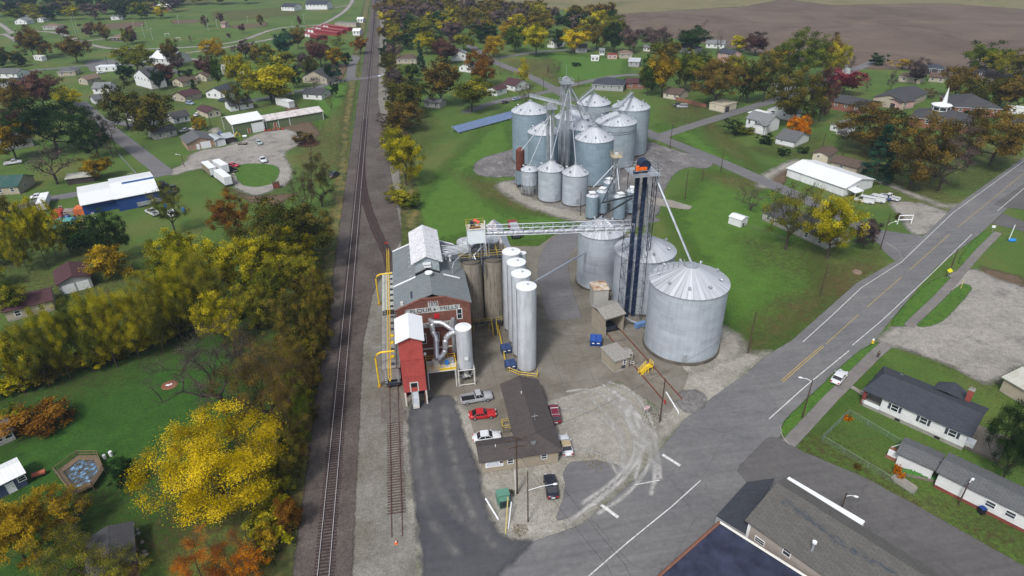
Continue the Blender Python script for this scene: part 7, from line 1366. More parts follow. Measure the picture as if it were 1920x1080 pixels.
# ---- solar array
A_, B_ = G(860,251), G(966,222); T = thing('solar_array','long ground mounted solar array of blue panels on the lawn left of the rear bins','solar array',(A_[0],A_[1],0)); d = (B_-A_)[:2]; L_ = float(np.linalg.norm(d))+3; d /= np.linalg.norm(d); nrm = np.array((-d[1],d[0])); sm = NT('solar cells'); x = sm.xyz(); 
sf = NT('solar cells'); sp_ = plain('solar panel blue', (.13,.19,.33), .25, .1, .25, 1.); fr_ = plain('panel frame', (.5,.53,.57), .5, .3)
b = MB(); n = int(L_/1.05)
for i in range(n):
    for j in range(3):
        p0 = d*(i*1.05); y0, y1 = j*1.55, j*1.55+1.46
        def pp3(u, v_): q = p0+d*u+nrm*v_; return (q[0], q[1], .56+v_*.33)
        b.add([pp3(.03,y0),pp3(1.0,y0),pp3(1.0,y1),pp3(.03,y1)],[(0,1,2,3)],sp_)
b.build('panels', T); b = MB(); q0, q1 = (0,0,.5), tuple(d*L_)+(.5,); e0_, e1_ = tuple(nrm*4.6)+(.5+1.52,), tuple(d*L_+nrm*4.6)+(.5+1.52,); b.slab([q0,q1,e1_,e0_],.05,fr_)
for k in range(7):
    p0 = d*(L_*k/6); b.bar((*p0,0),(*p0,.66),.12,M['steel']); p1 = p0+nrm*4.; b.bar((*p1,0),(*p1,1.8),.12,M['steel'])
b.build('frame', T)
# ================================================================== VEHICLES
GL = NT('vehicle glass'); GL.b.inputs['Specular IOR Level'].default_value = .7; GL = GL.done((.015,.018,.022), .08)
RIM = plain('wheel rim', (.4,.4,.42), .4, .5); TL_ = plain('tail lamp red', (.35,.01,.01), .3); HLm = plain('headlamp lens', (.6,.62,.65), .2)
def loft(b, st, m, n=None):
    """st: stations (y, [(x,z),...]) of equal count, closed rings"""
    k = len(st[0][1]); v = [(x_, y_, z_) for y_, rg in st for x_, z_ in rg]; fs = []
    for i in range(len(st)-1):
        for j in range(k): fs.append((i*k+j, i*k+(j+1)%k, (i+1)*k+(j+1)%k, (i+1)*k+j))
    fs += [tuple(range(k-1,-1,-1)), tuple(range((len(st)-1)*k, len(st)*k))]
    return b.add(v, [f[::-1] for f in fs], m, True)
def ring(hw, z0, z1, tap=.93): return [(-hw*.96,z0),(-hw,z0+(z1-z0)*.45),(-hw*.985,z1-.08),(-hw*tap*.97,z1),(hw*tap*.97,z1),(hw*.985,z1-.08),(hw,z0+(z1-z0)*.45),(hw*.96,z0)]
def car(name, label, px_, head, kind, col, cat='car', roofc=None, group=None, rack=False):
    """head: pixel the nose points at; nose is +y in the local frame"""
    a = G(*px_); h_ = G(*head); d = (h_-a)[:2]; rz = math.atan2(d[1], d[0])-PI/2; T = thing(name, label, cat, (a[0], a[1], .07), rz, group); p = paint(name+' paint', col); rp = paint(name+' roof', roofc) if roofc else p
    L, w, bz, rf = {'sedan':(4.7,.90,.92,1.42),'coupe':(4.7,.93,.86,1.32),'suv':(4.7,.95,1.08,1.72),'pickup':(5.6,.98,1.12,1.82),'van':(5.4,.98,1.2,2.1),'mini':(4.9,.97,1.05,1.75)}[kind]; H = L/2; b = MB()
    if kind == 'pickup':
        loft(b, [(H,ring(w*.88,.5,.92)),(H-.12,ring(w*.96,.42,1.02)),(H-1.5,ring(w,.42,1.12)),(H-2.9,ring(w,.42,1.12)),(H-3.15,ring(w,.42,1.1))], p)
        for s_ in (-1,1): b.box(s_*w-.07 if s_>0 else -w,-H+.05,.45,s_*w if s_>0 else -w+.07,H-3.15,1.1,p)
        b.box(-w+.07,-H+.05,.5,w-.07,H-3.15,.6,M['black']); b.box(-w,-H,.45,w,-H+.09,1.1,p); b.box(-w*.9,-H-.12,.42,w*.9,-H,.6,RIM)
    else:
        hood = {'van':.9,'suv':1.12,'mini':.95}.get(kind, 1.25); tz = bz if kind not in ('sedan','coupe') else bz-.02
        loft(b, [(H,ring(w*.78,.38,.66)),(H-.15,ring(w*.92,.3,.78)),(H-.6,ring(w,.26,.84 if kind in('sedan','coupe') else .98)),(H-hood,ring(w,.26,bz)),(0,ring(w,.26,bz)),(-H+1.0,ring(w,.26,tz)),(-H+.35,ring(w*.97,.3,tz-.02)),(-H+.05,ring(w*.88,.36,tz-.14)),(-H,ring(w*.8,.42,tz-.3))], p)
    b.build('body', T)
    c0, c1, r0, r1 = {'sedan':(H-1.35,-H+.75,H-2.15,-H+1.45),'coupe':(H-1.5,-H+.55,H-2.35,-H+1.5),'suv':(H-1.15,-H+.1,H-1.75,-H+.45),'pickup':(H-1.45,H-3.1,H-2.1,H-2.95),'van':(H-.75,-H+.04,H-1.5,-H+.15),'mini':(H-.95,-H+.1,H-1.75,-H+.4)}[kind]
    zb = bz-.04; b = MB(); ww, wr = w*.93, w*.76
    def cab(b, e, m, z0, z1):
        f = (z1-zb)/(rf-zb); f0 = (z0-zb)/(rf-zb)
        def lv(f_, z_): return [(-(ww+(wr-ww)*f_)-e, c1+(r1-c1)*f_-e, z_),((ww+(wr-ww)*f_)+e, c1+(r1-c1)*f_-e, z_),((ww+(wr-ww)*f_)+e, c0+(r0-c0)*f_+e, z_),(-(ww+(wr-ww)*f_)-e, c0+(r0-c0)*f_+e, z_)]
        v = lv(f0,z0)+lv(f,z1); b.add(v, [(4,5,6,7),(0,1,5,4),(1,2,6,5),(2,3,7,6),(3,0,4,7)], m)
    cab(b, 0, GL, zb, rf-.1); b.build('windows', T); b = MB(); cab(b, .015, rp, rf-.11, rf)
    for sx in (-1,1):
        for (ya,yb) in ((c0,r0),((c0+c1)/2,(r0+r1)/2),(c1,r1)): b.bar((sx*ww*1.0,ya,zb),(sx*(wr+.01),yb,rf-.06),.07,p)
    if kind == 'van': b.slab([(-ww,c1,rf-.05),(ww,c1,rf-.05),(ww,c0-1.2,rf-.05),(-ww,c0-1.2,rf-.05)],.04,p); [b.box(s_*w-.02 if s_>0 else -w-.01,c1,zb,s_*w+.01 if s_>0 else -w+.02,H-2.2,rf-.25,p) for s_ in (-1,1)]
    R_ = b.build('roof', T)
    if rack: b = MB(); [b.bar((s_*.6,r1,rf+.1),(s_*.6,r0-.3,rf+.1),.06,RIM) for s_ in (-1,1)]; [b.bar((-.7,y_,rf+.12),(.7,y_,rf+.12),.06,RIM) for y_ in (r1+.3,0,r0-.5)]; b.build('roof_rack', R_)
    if kind in ('sedan','coupe') and rack is None: pass
    for s_ in (-1,1):
        for y_ in (H-.95,-H+.95):
            b = MB(); n = 14; v = []
            for xx in (s_*(w-.2), s_*(w+.01)):
                for i in range(n): v.append((xx, y_+.34*math.cos(2*PI*i/n), .34+.34*math.sin(2*PI*i/n)))
            b.add(v, [tuple(range(n-1,-1,-1)), tuple(range(n,2*n))]+[(i,(i+1)%n,n+(i+1)%n,n+i) for i in range(n)], M['black']); wl = b.build('wheel', T)
            b = MB(); v = [(s_*(w+.016), y_+.2*math.cos(2*PI*i/n), .34+.2*math.sin(2*PI*i/n)) for i in range(n)]; b.add(v, [tuple(range(n)), tuple(range(n-1,-1,-1))], RIM) if 0 else b.add(v, [tuple(range(n)) if s_ > 0 else tuple(range(n-1,-1,-1))], RIM); b.build('rim', wl)
    for s_ in (-1,1):
        b = MB(); b.box(s_*w*.62-.17,H-.13,.66 if kind != 'pickup' else .78,s_*w*.62+.17,H-.02,.8 if kind != 'pickup' else .95,HLm); b.build('headlight', T)
        b = MB(); zt = bz-.3; b.box(s_*w*.72-.15,-H-.02,zt,s_*w*.72+.15,-H+.14,zt+.2,TL_); b.build('tail_light', T)
        b = MB(); b.box(s_*(w+.1)-.08,c0-.35,zb-.02,s_*(w+.1)+.08,c0-.2,zb+.14,p); b.build('mirror', T)
    b = MB(); b.box(-.28,-H-.03,.55,.28,-H+.05,.7,M['white']); b.build('number_plate', T)
    return T
PKG = 'vehicles parked around the mill office'
WH, SI, BK, RE, MA, NB, DG, LB = (.62,.64,.66), (.36,.37,.39), (.012,.014,.025), (.42,.01,.015), (.16,.012,.03), (.02,.05,.16), (.05,.05,.055), (.25,.32,.4)
car('pickup_truck','silver pickup truck parked nearest the hopper tank',(894,751),(924,746),'pickup',SI,'pickup truck')
car('parked_car','bright red coupe parked between the silver pickup and a white car',(905,781),(935,778),'coupe',RE)
car('parked_car','white sedan with dark sunroof parked left of the office',(913,824),(945,820),'sedan',WH)
b = MB()
car('parked_car','maroon sport utility car parked on the right side of the office',(1039,781),(1034,757),'suv',MA,'car',None,None,True)
car('parked_car','white sedan with a tan roof parked at the right corner of the office',(1060,840),(1053,815),'sedan',WH,'car',(.38,.31,.19))
car('parked_car','black sedan parked on gravel in front of the office',(1033,917),(1028,890),'sedan',BK)
car('parked_car','white sedan on the road shoulder near the walking person',(1572,712),(1583,698),'sedan',WH)
car('work_van','white work van, leftmost of the four vehicles at the white building',(1620,380),(1604,377),'van',WH,'van'); car('work_van','white van with a ladder rack, second of the four vehicles',(1641,378),(1626,375),'van',WH,'van',None,None,True)
car('parked_car','blue car between the vans and the white pickup',(1655,374),(1642,371),'sedan',NB); car('pickup_truck','white pickup with dark bed, rightmost of the four vehicles',(1667,374),(1652,370),'pickup',WH,'pickup truck')
car('parked_car','dark car parked on the side road left of the blue one',(947,194),(955,192),'sedan',DG); car('parked_car','light blue car parked on the side road near the leftmost tall bin',(968,188),(976,186),'sedan',LB)
car('parked_car','silver station wagon on the grass below the yellow trees',(1279,202),(1270,202),'mini',SI); car('parked_car','dark car behind the silver station wagon on the grass',(1270,199),(1263,200),'sedan',DG)
car('parked_car','white car waiting right of the railway crossing',(723,124),(714,123),'mini',WH); car('parked_car','white car driving over the railway crossing road',(717,144),(711,145),'sedan',WH)
car('pickup_truck','white pickup parked on the gravel near the circular lawn',(493,303),(500,309),'pickup',WH,'pickup truck'); car('parked_car','pale green car on the grass in front of the green metal building',(486,270),(491,274),'sedan',(.35,.42,.40))
car('pickup_truck','black pickup with its bed open beside the white box trucks',(432,321),(420,318),'pickup',BK,'pickup truck'); car('parked_car','red car behind the black pickup at the box trucks',(437,313),(446,313),'sedan',RE)
car('pickup_truck','white pickup truck on the left below the amber tree',(26,308),(40,306),'pickup',WH,'pickup truck'); car('parked_car','white sedan parked at the street by the green roofed house',(74,371),(88,369),'sedan',WH)
car('pickup_truck','white and black flatbed pickup on the grass right of the blue building',(287,402),(280,399),'pickup',WH,'pickup truck'); car('parked_car','silver car in front of the maroon roofed house',(357,196),(364,197),'suv',LB)
car('parked_car','dark blue car beside the green metal building',(414,255),(411,250),'suv',NB); car('parked_car','black truck parked under the bushes at the railway embankment',(627,331),(634,326),'suv',BK)
car('parked_car','dark car in front of the slate roofed bungalow',(418,190),(410,190),'suv',(.03,.05,.08)); car('parked_car','white car behind the tan brick garage',(364,244),(354,245),'sedan',WH); car('parked_car','silver car behind the tan brick garage, left of the white one',(347,247),(339,249),'sedan',SI)
car('parked_car','white car on the grass right of the blue building yard',(322,404),(316,398),'suv',WH); car('parked_car','dark green truck near the ditch right of the blue building',(326,358),(325,350),'pickup',DG,'pickup truck'); car('parked_car','white car beside the cream barn in the far left background',(371,217),(377,214),'sedan',WH)
car('parked_car','white car parked at the pale metal hall in the left background',(190,138),(197,137),'sedan',WH)
# ---- box trucks and trailers
def boxtruck(label, A, B, w, h, col, cab=True, cat='box truck', name='box_truck'):
    a, b_ = G(*A), G(*B); d = (b_-a)[:2]; L = float(np.linalg.norm(d)); rz = math.atan2(d[1], d[0]); T = thing(name, label, cat, (a[0], a[1], 0), rz); m = siding('trailer side '+name, col, .5, True, .1); b = MB(); b.box(0,0,.8,L,w,h,m); b.box(-.03,-.03,h,L+.03,w+.03,h+.06,M['white']); b.build('box', T)
    b = MB(); b.box(0,.1,.5,L,w-.1,.78,M['steeld'])
    for x_ in ([.9,1.7] if not cab else [L-1.2]):
        for y_ in (.05,w-.3):
            v = []; n = 12
            for yy in (y_,y_+.25):
                for i in range(n): v.append((x_+.42*math.cos(2*PI*i/n), yy, .42+.42*math.sin(2*PI*i/n)))
            b.add(v, [tuple(range(n-1,-1,-1)), tuple(range(n,2*n))]+[(i,(i+1)%n,n+(i+1)%n,n+i) for i in range(n)], M['black'])
    b.build('chassis', T); b = MB(); b.box(L,.1,1.,L+.02,w/2-.04,h-.15,WD); b.box(L,w/2+.04,1.,L+.02,w-.1,h-.15,WD); b.build('door', T)
    if cab: b = MB(); b.add([(-2.,.1,.5),(0-.05,.1,.5),(-.05,.1,2.3),(-.9,.1,2.3),(-1.3,.1,1.5),(-2.,.1,1.3),(-2.,w-.1,.5),(-.05,w-.1,.5),(-.05,w-.1,2.3),(-.9,w-.1,2.3),(-1.3,w-.1,1.5),(-2.,w-.1,1.3)],[(0,1,2,3,4,5),(11,10,9,8,7,6),(5,4,10,11),(3,2,8,9),(0,5,11,6)],WD); b.add([(-.92,.15,2.28),(-1.3,.15,1.52),(-1.3,w-.15,1.52),(-.92,w-.15,2.28)],[(0,1,2,3)],GL); b.build('cab', T)
    return T
boxtruck('white box truck standing nearest the camera on the gravel lot',(405,337),(424,352),2.4,3.4,(.7,.72,.74)); boxtruck('white box trailer in the middle of the three at the gravel lot',(402,318),(419,329),2.4,3.4,(.7,.72,.74),False,'trailer','box_trailer'); boxtruck('tan box trailer with white roof, leftmost of the three at the gravel lot',(381,321),(396,334),2.4,3.3,(.25,.21,.14),False,'trailer','box_trailer')
# grain truck behind the silos
g_ = G(970,452); T = thing('grain_truck','red and grey grain truck parked on the grass behind the row of white silos','truck',(g_[0],g_[1]+1,0),0); b = MB(); b.box(-1.25,0,1.2,1.25,5.5,2.7,plain('weathered red truck body',(.25,.03,.04),.6)); b.box(-1.1,.1,2.71,1.1,5.4,2.74,plain('grey tarp',(.3,.32,.34))); b.build('box', T); b = MB(); b.box(-.9,-.2,.6,.9,6.5,1.2,M['steeld'])
for x_ in (-1.15,.85):
    for y_ in (.8,2.0,6.6): b.box(x_,y_-.45,0,x_+.3,y_+.45,.9,M['black'])
b.build('chassis', T); b = MB(); b.box(-1.1,5.7,1.,1.1,7.6,2.5,plain('weathered red truck body',(.25,.03,.04),.6)); b.build('cab', T)
# ================================================================== POLES
def pole(label, bp, ty, arms=((0.,1.2),), lamp=None, adir=0., name='utility_pole', r=.14, m=None, light=None, trans=False, top=None, lean=None):
    g = G(*bp); h = HT(g, ty); T = thing(name, label, {'utility_pole':'utility pole','street_lamp':'street lamp','floodlight_pole':'floodlight'}.get(name,'pole'), (g[0], g[1], 0), adir); b = MB(); lx = 0
    b.tube([(0,0,0),(0,0,h)], [r,r*.7], m or M['wood'], 8); b.build('pole', T)
    for dz, w in arms:
        b = MB(); b.box(-w,-.16,h-.45-dz,w,-.06,h-.33-dz,m or M['wood']); 
        for x_ in (-w*.9,-w*.45,w*.45,w*.9): b.cyl((x_,-.11),.05,h-.33-dz,h-.18-dz,M['greywood'],6)
        b.build('crossarm', T)
    if trans: b = MB(); b.cyl((.32,0),.24,h-2.2,h-1.4,M['steel'],12); b.build('transformer', T)
    if lamp:
        L_, dz = lamp; b = MB(); b.tube([(0,0,h-dz),(L_*.5,0,h-dz+.35),(L_,0,h-dz+.4)], .045, M['white'], 6); b.build('lamp_arm', T); b = MB(); b.sphere((L_+.25,0,h-dz+.38),.2,M['white'],8,5,(1.8,1,.6)); b.build('lamp_head', T)
    LMKP.append((label, (g[0], g[1]))); return T, (float(g[0]), float(g[1]), h), adir
LMKP = []
P1 = pole('tall utility pole with double crossarms standing at the front wall of the office',(970,926),819,((0,1.6),(1.4,1.2)),None,.1,trans=False)
b = MB(); b.bar((-.3,-.05,0),(-.3,-.05,5.2),.1,WD); b.build('conduit', P1[0])
P2 = pole('slim dark pole with a curved lamp arm beside the black sedan',(990,979),884,(),(3.6,3.6),.02,'street_lamp',.1)
pole('brown utility pole at the gravel island near the scale',(1237,790),710,(),None,.7); pole('street lamp on a wooden pole at the corner lawn beside the alley',(1504,784),713,(),(1.6,.3),2.6,'street_lamp',.13)
pole('thin dark pole at the foot of the largest bin beside the lawn',(1402,662),585,(),None,.7); pole('utility pole with crossarm on the lawn edge right of the largest bin',(1537,557),495,((0,1.),),None,.7)
pole('wooden pole with a lamp beside the side road corner',(1650,468),400,((1.8,1.),),(2.8,3.2),.3,'street_lamp',.13); pole('leaning wooden pole behind the yellow road sign',(1777,519),466,(),None,.7)
pole('pole left of the road bend near the rear bin lot',(1351,323),278,((0,.9),),None,.9); pole('short pole at the lawn edge beyond the blue tower',(1284,373),318,(),None,.3); pole('thin pole further back at the lawn edge beyond the blue tower',(1316,340),315,(),None,.3); pole('pole at the junction behind the rightmost rear bin',(1256,279),232,((0,1.),),None,.4)
pole('pole in front of the orange tree',(1541,281),250,(),None,.4); pole('dark pole leaning near the beige garage',(1579,297),270,(),None,.4); pole('pole beside the church front',(1773,240),220,(),(1.,.2),.4); pole('pole between the school wings',(1703,196),180,((0,1.),),None,.4)
pole('pole between the blue and green roofs at the left street corner',(346,313),290,(),(1.6,.3),2.8,'street_lamp',.12); pole('pole left of the amber tree by the dark trees',(91,296),262,(),(.4,.1),2.6,'street_lamp',.12)
pole('pole beside the mound of brush on the gravel lot',(583,281),262,(),None,.2); pole('pole on the grass left of the railway crossing',(622,204),178,((0,.8),),None,.1); pole('pole above the long low green building',(558,205),188,(),None,.1); pole('pole right of the white garage',(397,240),212,(),None,.2)
pole('pole in front of the two olive brown trees at the left',(219,284),232,(),None,.2); pole('pole at the pale lot in the left background',(205,131),106,((0,.9),),None,.2); pole('pole between the road and the maroon roofed house',(938,140),107,(),None,.3); pole('pole at the junction beyond the tallest elevator',(1019,170),142,(),None,.3); pole('pole on the green beyond the rear bins',(1084,163),140,(),None,.3); pole('thin pole left of the narrow tanks',(1088,404),361,(),None,.1)
pole('pole with twin lamps in front of the long white home',(1797,946),905,(),(.8,.3),.4,'street_lamp',.12); pole('dark pole rising beside the white awning strip',(1576,958),924,(),(1.,.7),-.5,'street_lamp',.12)
pole('pole at the right school wing lawn',(1625,166),146,(),None,.4); pole('pole at the cream garage',(1386,192),177,(),(.3,.1),.3); pole('pole at the right edge beyond the large brown tree',(1906,262),236,(),None,.4)
fl = plain('pale steel mast', (.5,.52,.53), .5, .2)
for i,(bp,ty) in enumerate((((148,64),24),((143,66),33),((257,74),43),((272,72),47),((277,57),38),((287,75),54),((391,58),33),((408,54),38),((428,52),40),((336,47),30),((465,44),32),((548,52),42),((571,45),28))):
    pole('pale floodlight mast %s the ball fields in the far background' % ('leftmost beside','second from the left at','third from the left at','fourth from the left at','fifth from the left behind','sixth from the left at','seventh from the left at','eighth from the left at','ninth from the left at','slim one at the back of','tenth from the left at','nearest the curved park road at','rightmost before the white hall at')[i], bp, ty, (), (.5,.1), .3, 'floodlight_pole', .1, fl)
# overhead wires
def wire(label, pts, sag=.5, r=.02):
    pts = [Vector(p) for p in pts]; o = pts[0].copy(); q = []
    for a_, c_ in zip(pts, pts[1:]):
        for i in range(9): f = i/8; p = a_.lerp(c_, f)-Vector((0,0,4*sag*f*(1-f))); q.append(p-o)
    b = MB(); b.tube(q, r, M['black'], 3, False); tag(b.build('power_line', None, o), label, 'power line')
p1 = P1[1]; ho = (p1[0]-1.2,p1[1]-.2,p1[2]-.2); h2 = (p1[0]+1.2,p1[1],p1[2]-.2)
wire('left wire running from the office utility pole down out of view', [ho, (18.,45.,9.5), (22,10,9.5)]); wire('right wire running from the office utility pole down out of view', [h2, (20.,45.,9.5), (24,10,9.5)]); wire('wire from the office utility pole toward the brown pole at the scale', [h2,(38.6,78.9,9.)], 1.)
wire('wire along the road between the lawn pole and the thin dark pole', [(float(G(1537,557)[0]),float(G(1537,557)[1]),9.2),(float(G(1402,662)[0]),float(G(1402,662)[1]),9.0),(38.6,78.9,9.)], .9)
wire('wire along the road from the lawn pole up to the corner street lamp', [(float(G(1537,557)[0]),float(G(1537,557)[1]),9.2),(float(G(1650,468)[0]),float(G(1650,468)[1]),9.2)], .9)
# ================================================================== SIGNS AND SMALL THINGS
def small(name, label, cat, loc, rz=0): return thing(name, label, cat, (loc[0], loc[1], loc[2] if len(loc) > 2 else 0), rz)
gg = lambda a_, b_: tuple(G(a_, b_)[:2])
T = small('road_sign','yellow diamond warning sign in the verge beside the leaning pole','road sign',gg(1776,522),-.75); b = MB(); b.bar((0,0,0),(0,0,2.),.08,M['steel']); b.build('post', T); b = MB(); s_ = .62; b.add([(0,-.06,1.5),(s_,-.06,2.12),(0,-.06,2.74),(-s_,-.06,2.12),(0,-.03,1.5),(s_,-.03,2.12),(0,-.03,2.74),(-s_,-.03,2.12)],[(0,1,2,3),(7,6,5,4),(0,4,5,1),(1,5,6,2),(2,6,7,3),(3,7,4,0)],plain('sign yellow',(.72,.66,.02))); b.build('sign_panel', T)
T = small('fire_hydrant','yellow fire hydrant with a white bonnet at the end of the verge','fire hydrant',gg(1636,643)); b = MB(); b.cyl((0,0),.2,0,.75,M['yellow'],12); b.sphere((0,0,.78),.22,WD,10,6); b.cyl((0,0),.26,.0,.08,M['yellow'],12)
for s_ in (-1,1): b.tube([(0,0,.5),(s_*.32,0,.5)],.1,M['yellow'],8)
b.build('body', T)
T = small('traffic_cone','orange traffic cone with white band on the rusty siding','traffic cone',gg(743,1019)); b = MB(); b.box(-.22,-.22,0,.22,.22,.05,M['orange']); b.cyl((0,0),.17,.05,.35,M['orange'],12,r1=.11,cap=False); b.cyl((0,0),.11,.35,.55,WD,12,r1=.07,cap=False); b.cyl((0,0),.07,.55,.75,M['orange'],12,r1=.03); b.build('cone', T)
T = small('sign_frame','empty white rectangular sign frame near the gravel drive','sign frame',gg(1695,420),-.15); b = MB()
for x_ in (-1.9,1.9): b.bar((x_,0,0),(x_,0,2.6),.2,WD)
for z in (1.3,2.55): b.bar((-1.9,0,z),(1.9,0,z),.2,WD)
b.build('frame', T)
T = small('sale_sign','slender white post with a blue panel at the upper right lawn','sign',gg(1891,452),-.5); b = MB(); b.bar((0,0,0),(0,0,4.6),.16,WD); b.build('post', T)
T = small('blue_tarp','blue tarp bundle on the grass at the white post','tarp',gg(1897,452)); b = MB(); b.sphere((0,0,.3),.9,plain('blue tarp',(.02,.2,.55)),10,5,(1.3,.8,.5)); b.build('tarp', T)
T = small('mailbox_sign','small white square road sign at the corner island on the right','road sign',gg(1860,434),-.6); b = MB(); b.bar((0,0,0),(0,0,1.8),.07,M['steel']); b.box(-.4,-.06,1.1,.4,-.03,1.8,WD); b.build('sign_panel', T)
T = small('yellow_bollard','short pale yellow marker post on the verge','marker post',gg(1801,541)); b = MB(); b.bar((0,0,0),(0,0,2.2),.14,plain('faded yellow',(.5,.42,.15))); b.build('post', T)
T = small('warning_board','red and white notice board on a post near the brown utility pole','sign',gg(1211,777),.2); b = MB(); b.bar((-.3,0,0),(-.3,0,1.7),.07,M['steel']); b.bar((.3,0,0),(.3,0,1.7),.07,M['steel']); b.build('post', T); b = MB(); b.box(-.55,-.06,1.1,.55,-.02,1.8,WD); b.box(-.5,-.075,1.6,.5,-.06,1.74,M['red']); b.box(-.5,-.075,1.2,.5,-.06,1.32,M['red']); b.build('sign_panel', T)
T = small('red_marker','small red marker post beside the brown utility pole','marker post',gg(1246,758)); b = MB(); b.bar((0,0,0),(0,0,1.),.16,M['red']); b.build('post', T)
def beam(label, p0, p1, w, z, m, name='barrier'): a_, c_ = G(*p0), G(*p1); b = MB(); d = Vector((c_[0]-a_[0], c_[1]-a_[1], 0)); b.bar((0,0,z),(d.x,d.y,z),w,m); n = 3; [b.bar((d.x*k/n,d.y*k/n,0),(d.x*k/n,d.y*k/n,z),w*.8,m) for k in range(n+1)]; tag(b.build(name,None,(a_[0],a_[1],0)),label,'barrier')
beam('low white barrier beside the dark drive near the transformer',(911,937),(934,975),.22,.3,WD); beam('low white barrier beside the gravel island at the scale end',(1249,738),(1272,776),.2,.35,WD)
T = small('leaning_boards','two leaning guy guards, one yellow and one white, in the weeds by the drive','guy guard',gg(948,1002)); b = MB(); b.bar((0,0,.0),(1.1,4.2,2.6),.12,plain('faded yellow',(.5,.42,.15))); b.build('yellow_guard', T); b = MB(); b.bar((.5,.8,0),(1.5,3.6,2.2),.12,WD); b.build('white_guard', T)
def clump(name, label, p, r, h, m, seed, cat='weeds', n=160, ls=.12, st=True, grp=None):
    rg = random.Random(seed); b = MB(); 
    for k in range(n):
        a_ = rg.uniform(0,6.28); q = r*rg.random()**.5; x_, y_ = q*math.cos(a_), q*math.sin(a_); z_ = h*(1-(q/r)**2)*rg.uniform(.3,1.); d = rg.uniform(0,6.28); l = ls*rg.uniform(.6,1.6)
        b.add([(x_,y_,max(0,z_-l)),(x_+l*math.cos(d),y_+l*math.sin(d),z_),(x_-.3*l*math.sin(d),y_+.3*l*math.cos(d),z_+l)],[(0,1,2)],m)
    return tag(b.build(name,None,(*gg(*p),0)),label,cat,grp,'stuff' if st else None)
dryw = plain('dry straw weeds',(.2,.15,.06),.9,0,.4,2.)
clump('weeds','clump of dry weeds at the gravel corner',(975,995),1.2,.7,dryw,1); clump('weeds','sandy weeds on the gravel beside the road',(1118,866),2.2,.4,dryw,2); clump('weeds','weeds around the brown utility pole',(1225,785),2.8,.35,plain('olive weeds',(.08,.08,.035)),3,n=260); clump('weeds','weeds by the transformer',(955,925),.9,.5,plain('olive weeds',(.08,.08,.035)),4)
T = small('brush_pile','large mound of brown brush at the edge of the gravel lot','brush pile',gg(579,272)); b = MB(); rg = random.Random(4)
for k in range(260): a_ = rg.uniform(0,6.28); q = 4.2*rg.random()**.5; z_ = 2.4*(1-(q/4.4)**2)*rg.random(); x_, y_ = q*math.cos(a_), q*.7*math.sin(a_); d = Vector((rg.uniform(-1,1),rg.uniform(-1,1),rg.uniform(-.3,.5)))*.8; b.bar((x_,y_,z_),(x_+d.x,y_+d.y,z_+d.z),.09,M['wood'] if k%3 else M['rust'])
b.build('branches', T)
# person walking on the pavement
def person(label, loc, rz, top, leg, hgt=1.75):
    T = thing('person', label, 'person', (*loc, .04), rz); s = hgt/1.75
    J = {'pel':(0,0,.95),'chest':(0,.04,1.32),'neck':(0,.05,1.48),'head':(0,.07,1.63),'rh':(.1,.0,.9),'rk':(.11,.16,.52),'ra':(.11,.10,.09),'rt':(.11,.27,.05),'lh':(-.1,0,.9),'lk':(-.11,-.02,.5),'la':(-.11,-.33,.13),'lt':(-.11,-.22,.04),
         'rs':(.19,.03,1.42),'re':(.25,-.12,1.16),'rw':(.24,-.02,.93),'rf':(.24,.03,.85),'ls':(-.19,.03,1.42),'le':(-.25,.12,1.18),'lw':(-.22,.30,1.04),'lf':(-.21,.37,.99)}
    def sk(nm, chain, rad_, mat_, parent=T):
        me = bpy.data.meshes.new(nm); ks = list(dict.fromkeys([k for c in chain for k in c])); me.from_pydata([tuple(Vector(J[k])*s) for k in ks], [(ks.index(a_), ks.index(b_)) for a_, b_ in chain], []); bm = bmesh.new(); bm.from_mesh(me); bm.verts.ensure_lookup_table(); ly = bm.verts.layers.skin.verify()
        for i, k in enumerate(ks): bm.verts[i][ly].radius = (rad_[k]*s, rad_[k]*s*.85)
        bm.verts[0][ly].use_root = True; bm.to_mesh(me); bm.free()
        o = bpy.data.objects.new(nm, me); scene.collection.objects.link(o); o.parent = parent; me.materials.append(mat_); md = o.modifiers.new('skin','SKIN'); md.use_smooth_shade = True
        su = o.modifiers.new('sub','SUBSURF'); su.levels = su.render_levels = 1; return o
    R = dict(pel=.14,chest=.16,neck=.06,head=.105,rh=.09,rk=.062,ra=.042,rt=.035,lh=.09,lk=.062,la=.042,lt=.035,rs=.065,re=.045,rw=.032,rf=.035,ls=.065,le=.045,lw=.032,lf=.035)
    B = sk('body', [('pel','chest'),('chest','neck'),('neck','head'),('pel','rh'),('rh','rk'),('rk','ra'),('ra','rt'),('pel','lh'),('lh','lk'),('lk','la'),('la','lt'),('chest','rs'),('rs','re'),('re','rw'),('rw','rf'),('chest','ls'),('ls','le'),('le','lw'),('lw','lf')], R, plain('skin',(.35,.2,.14),.6,0,.05))
    R2 = {k: v*1.14 for k, v in R.items()}
    sk('jacket', [('pel','chest'),('chest','rs'),('rs','re'),('re','rw'),('chest','ls'),('ls','le'),('le','lw')], R2, top); sk('trousers', [('pel','rh'),('rh','rk'),('rk','ra'),('pel','lh'),('lh','lk'),('lk','la')], R2, leg)
    b = MB(); b.sphere((0,.055*s,1.665*s),.118*s,M['black'],10,6,(1,1.05,.85)); b.build('hair', T); return T
a_ = np.array(gg(1645,672)); c_ = np.array(gg(1632,686)); d = c_-a_; person('person in dark clothes with a white shirt hem walking along the pavement toward the camera', tuple(a_), math.atan2(d[1],d[0])-PI/2, plain('dark jacket',(.02,.022,.035)), plain('dark trousers',(.03,.03,.04)))
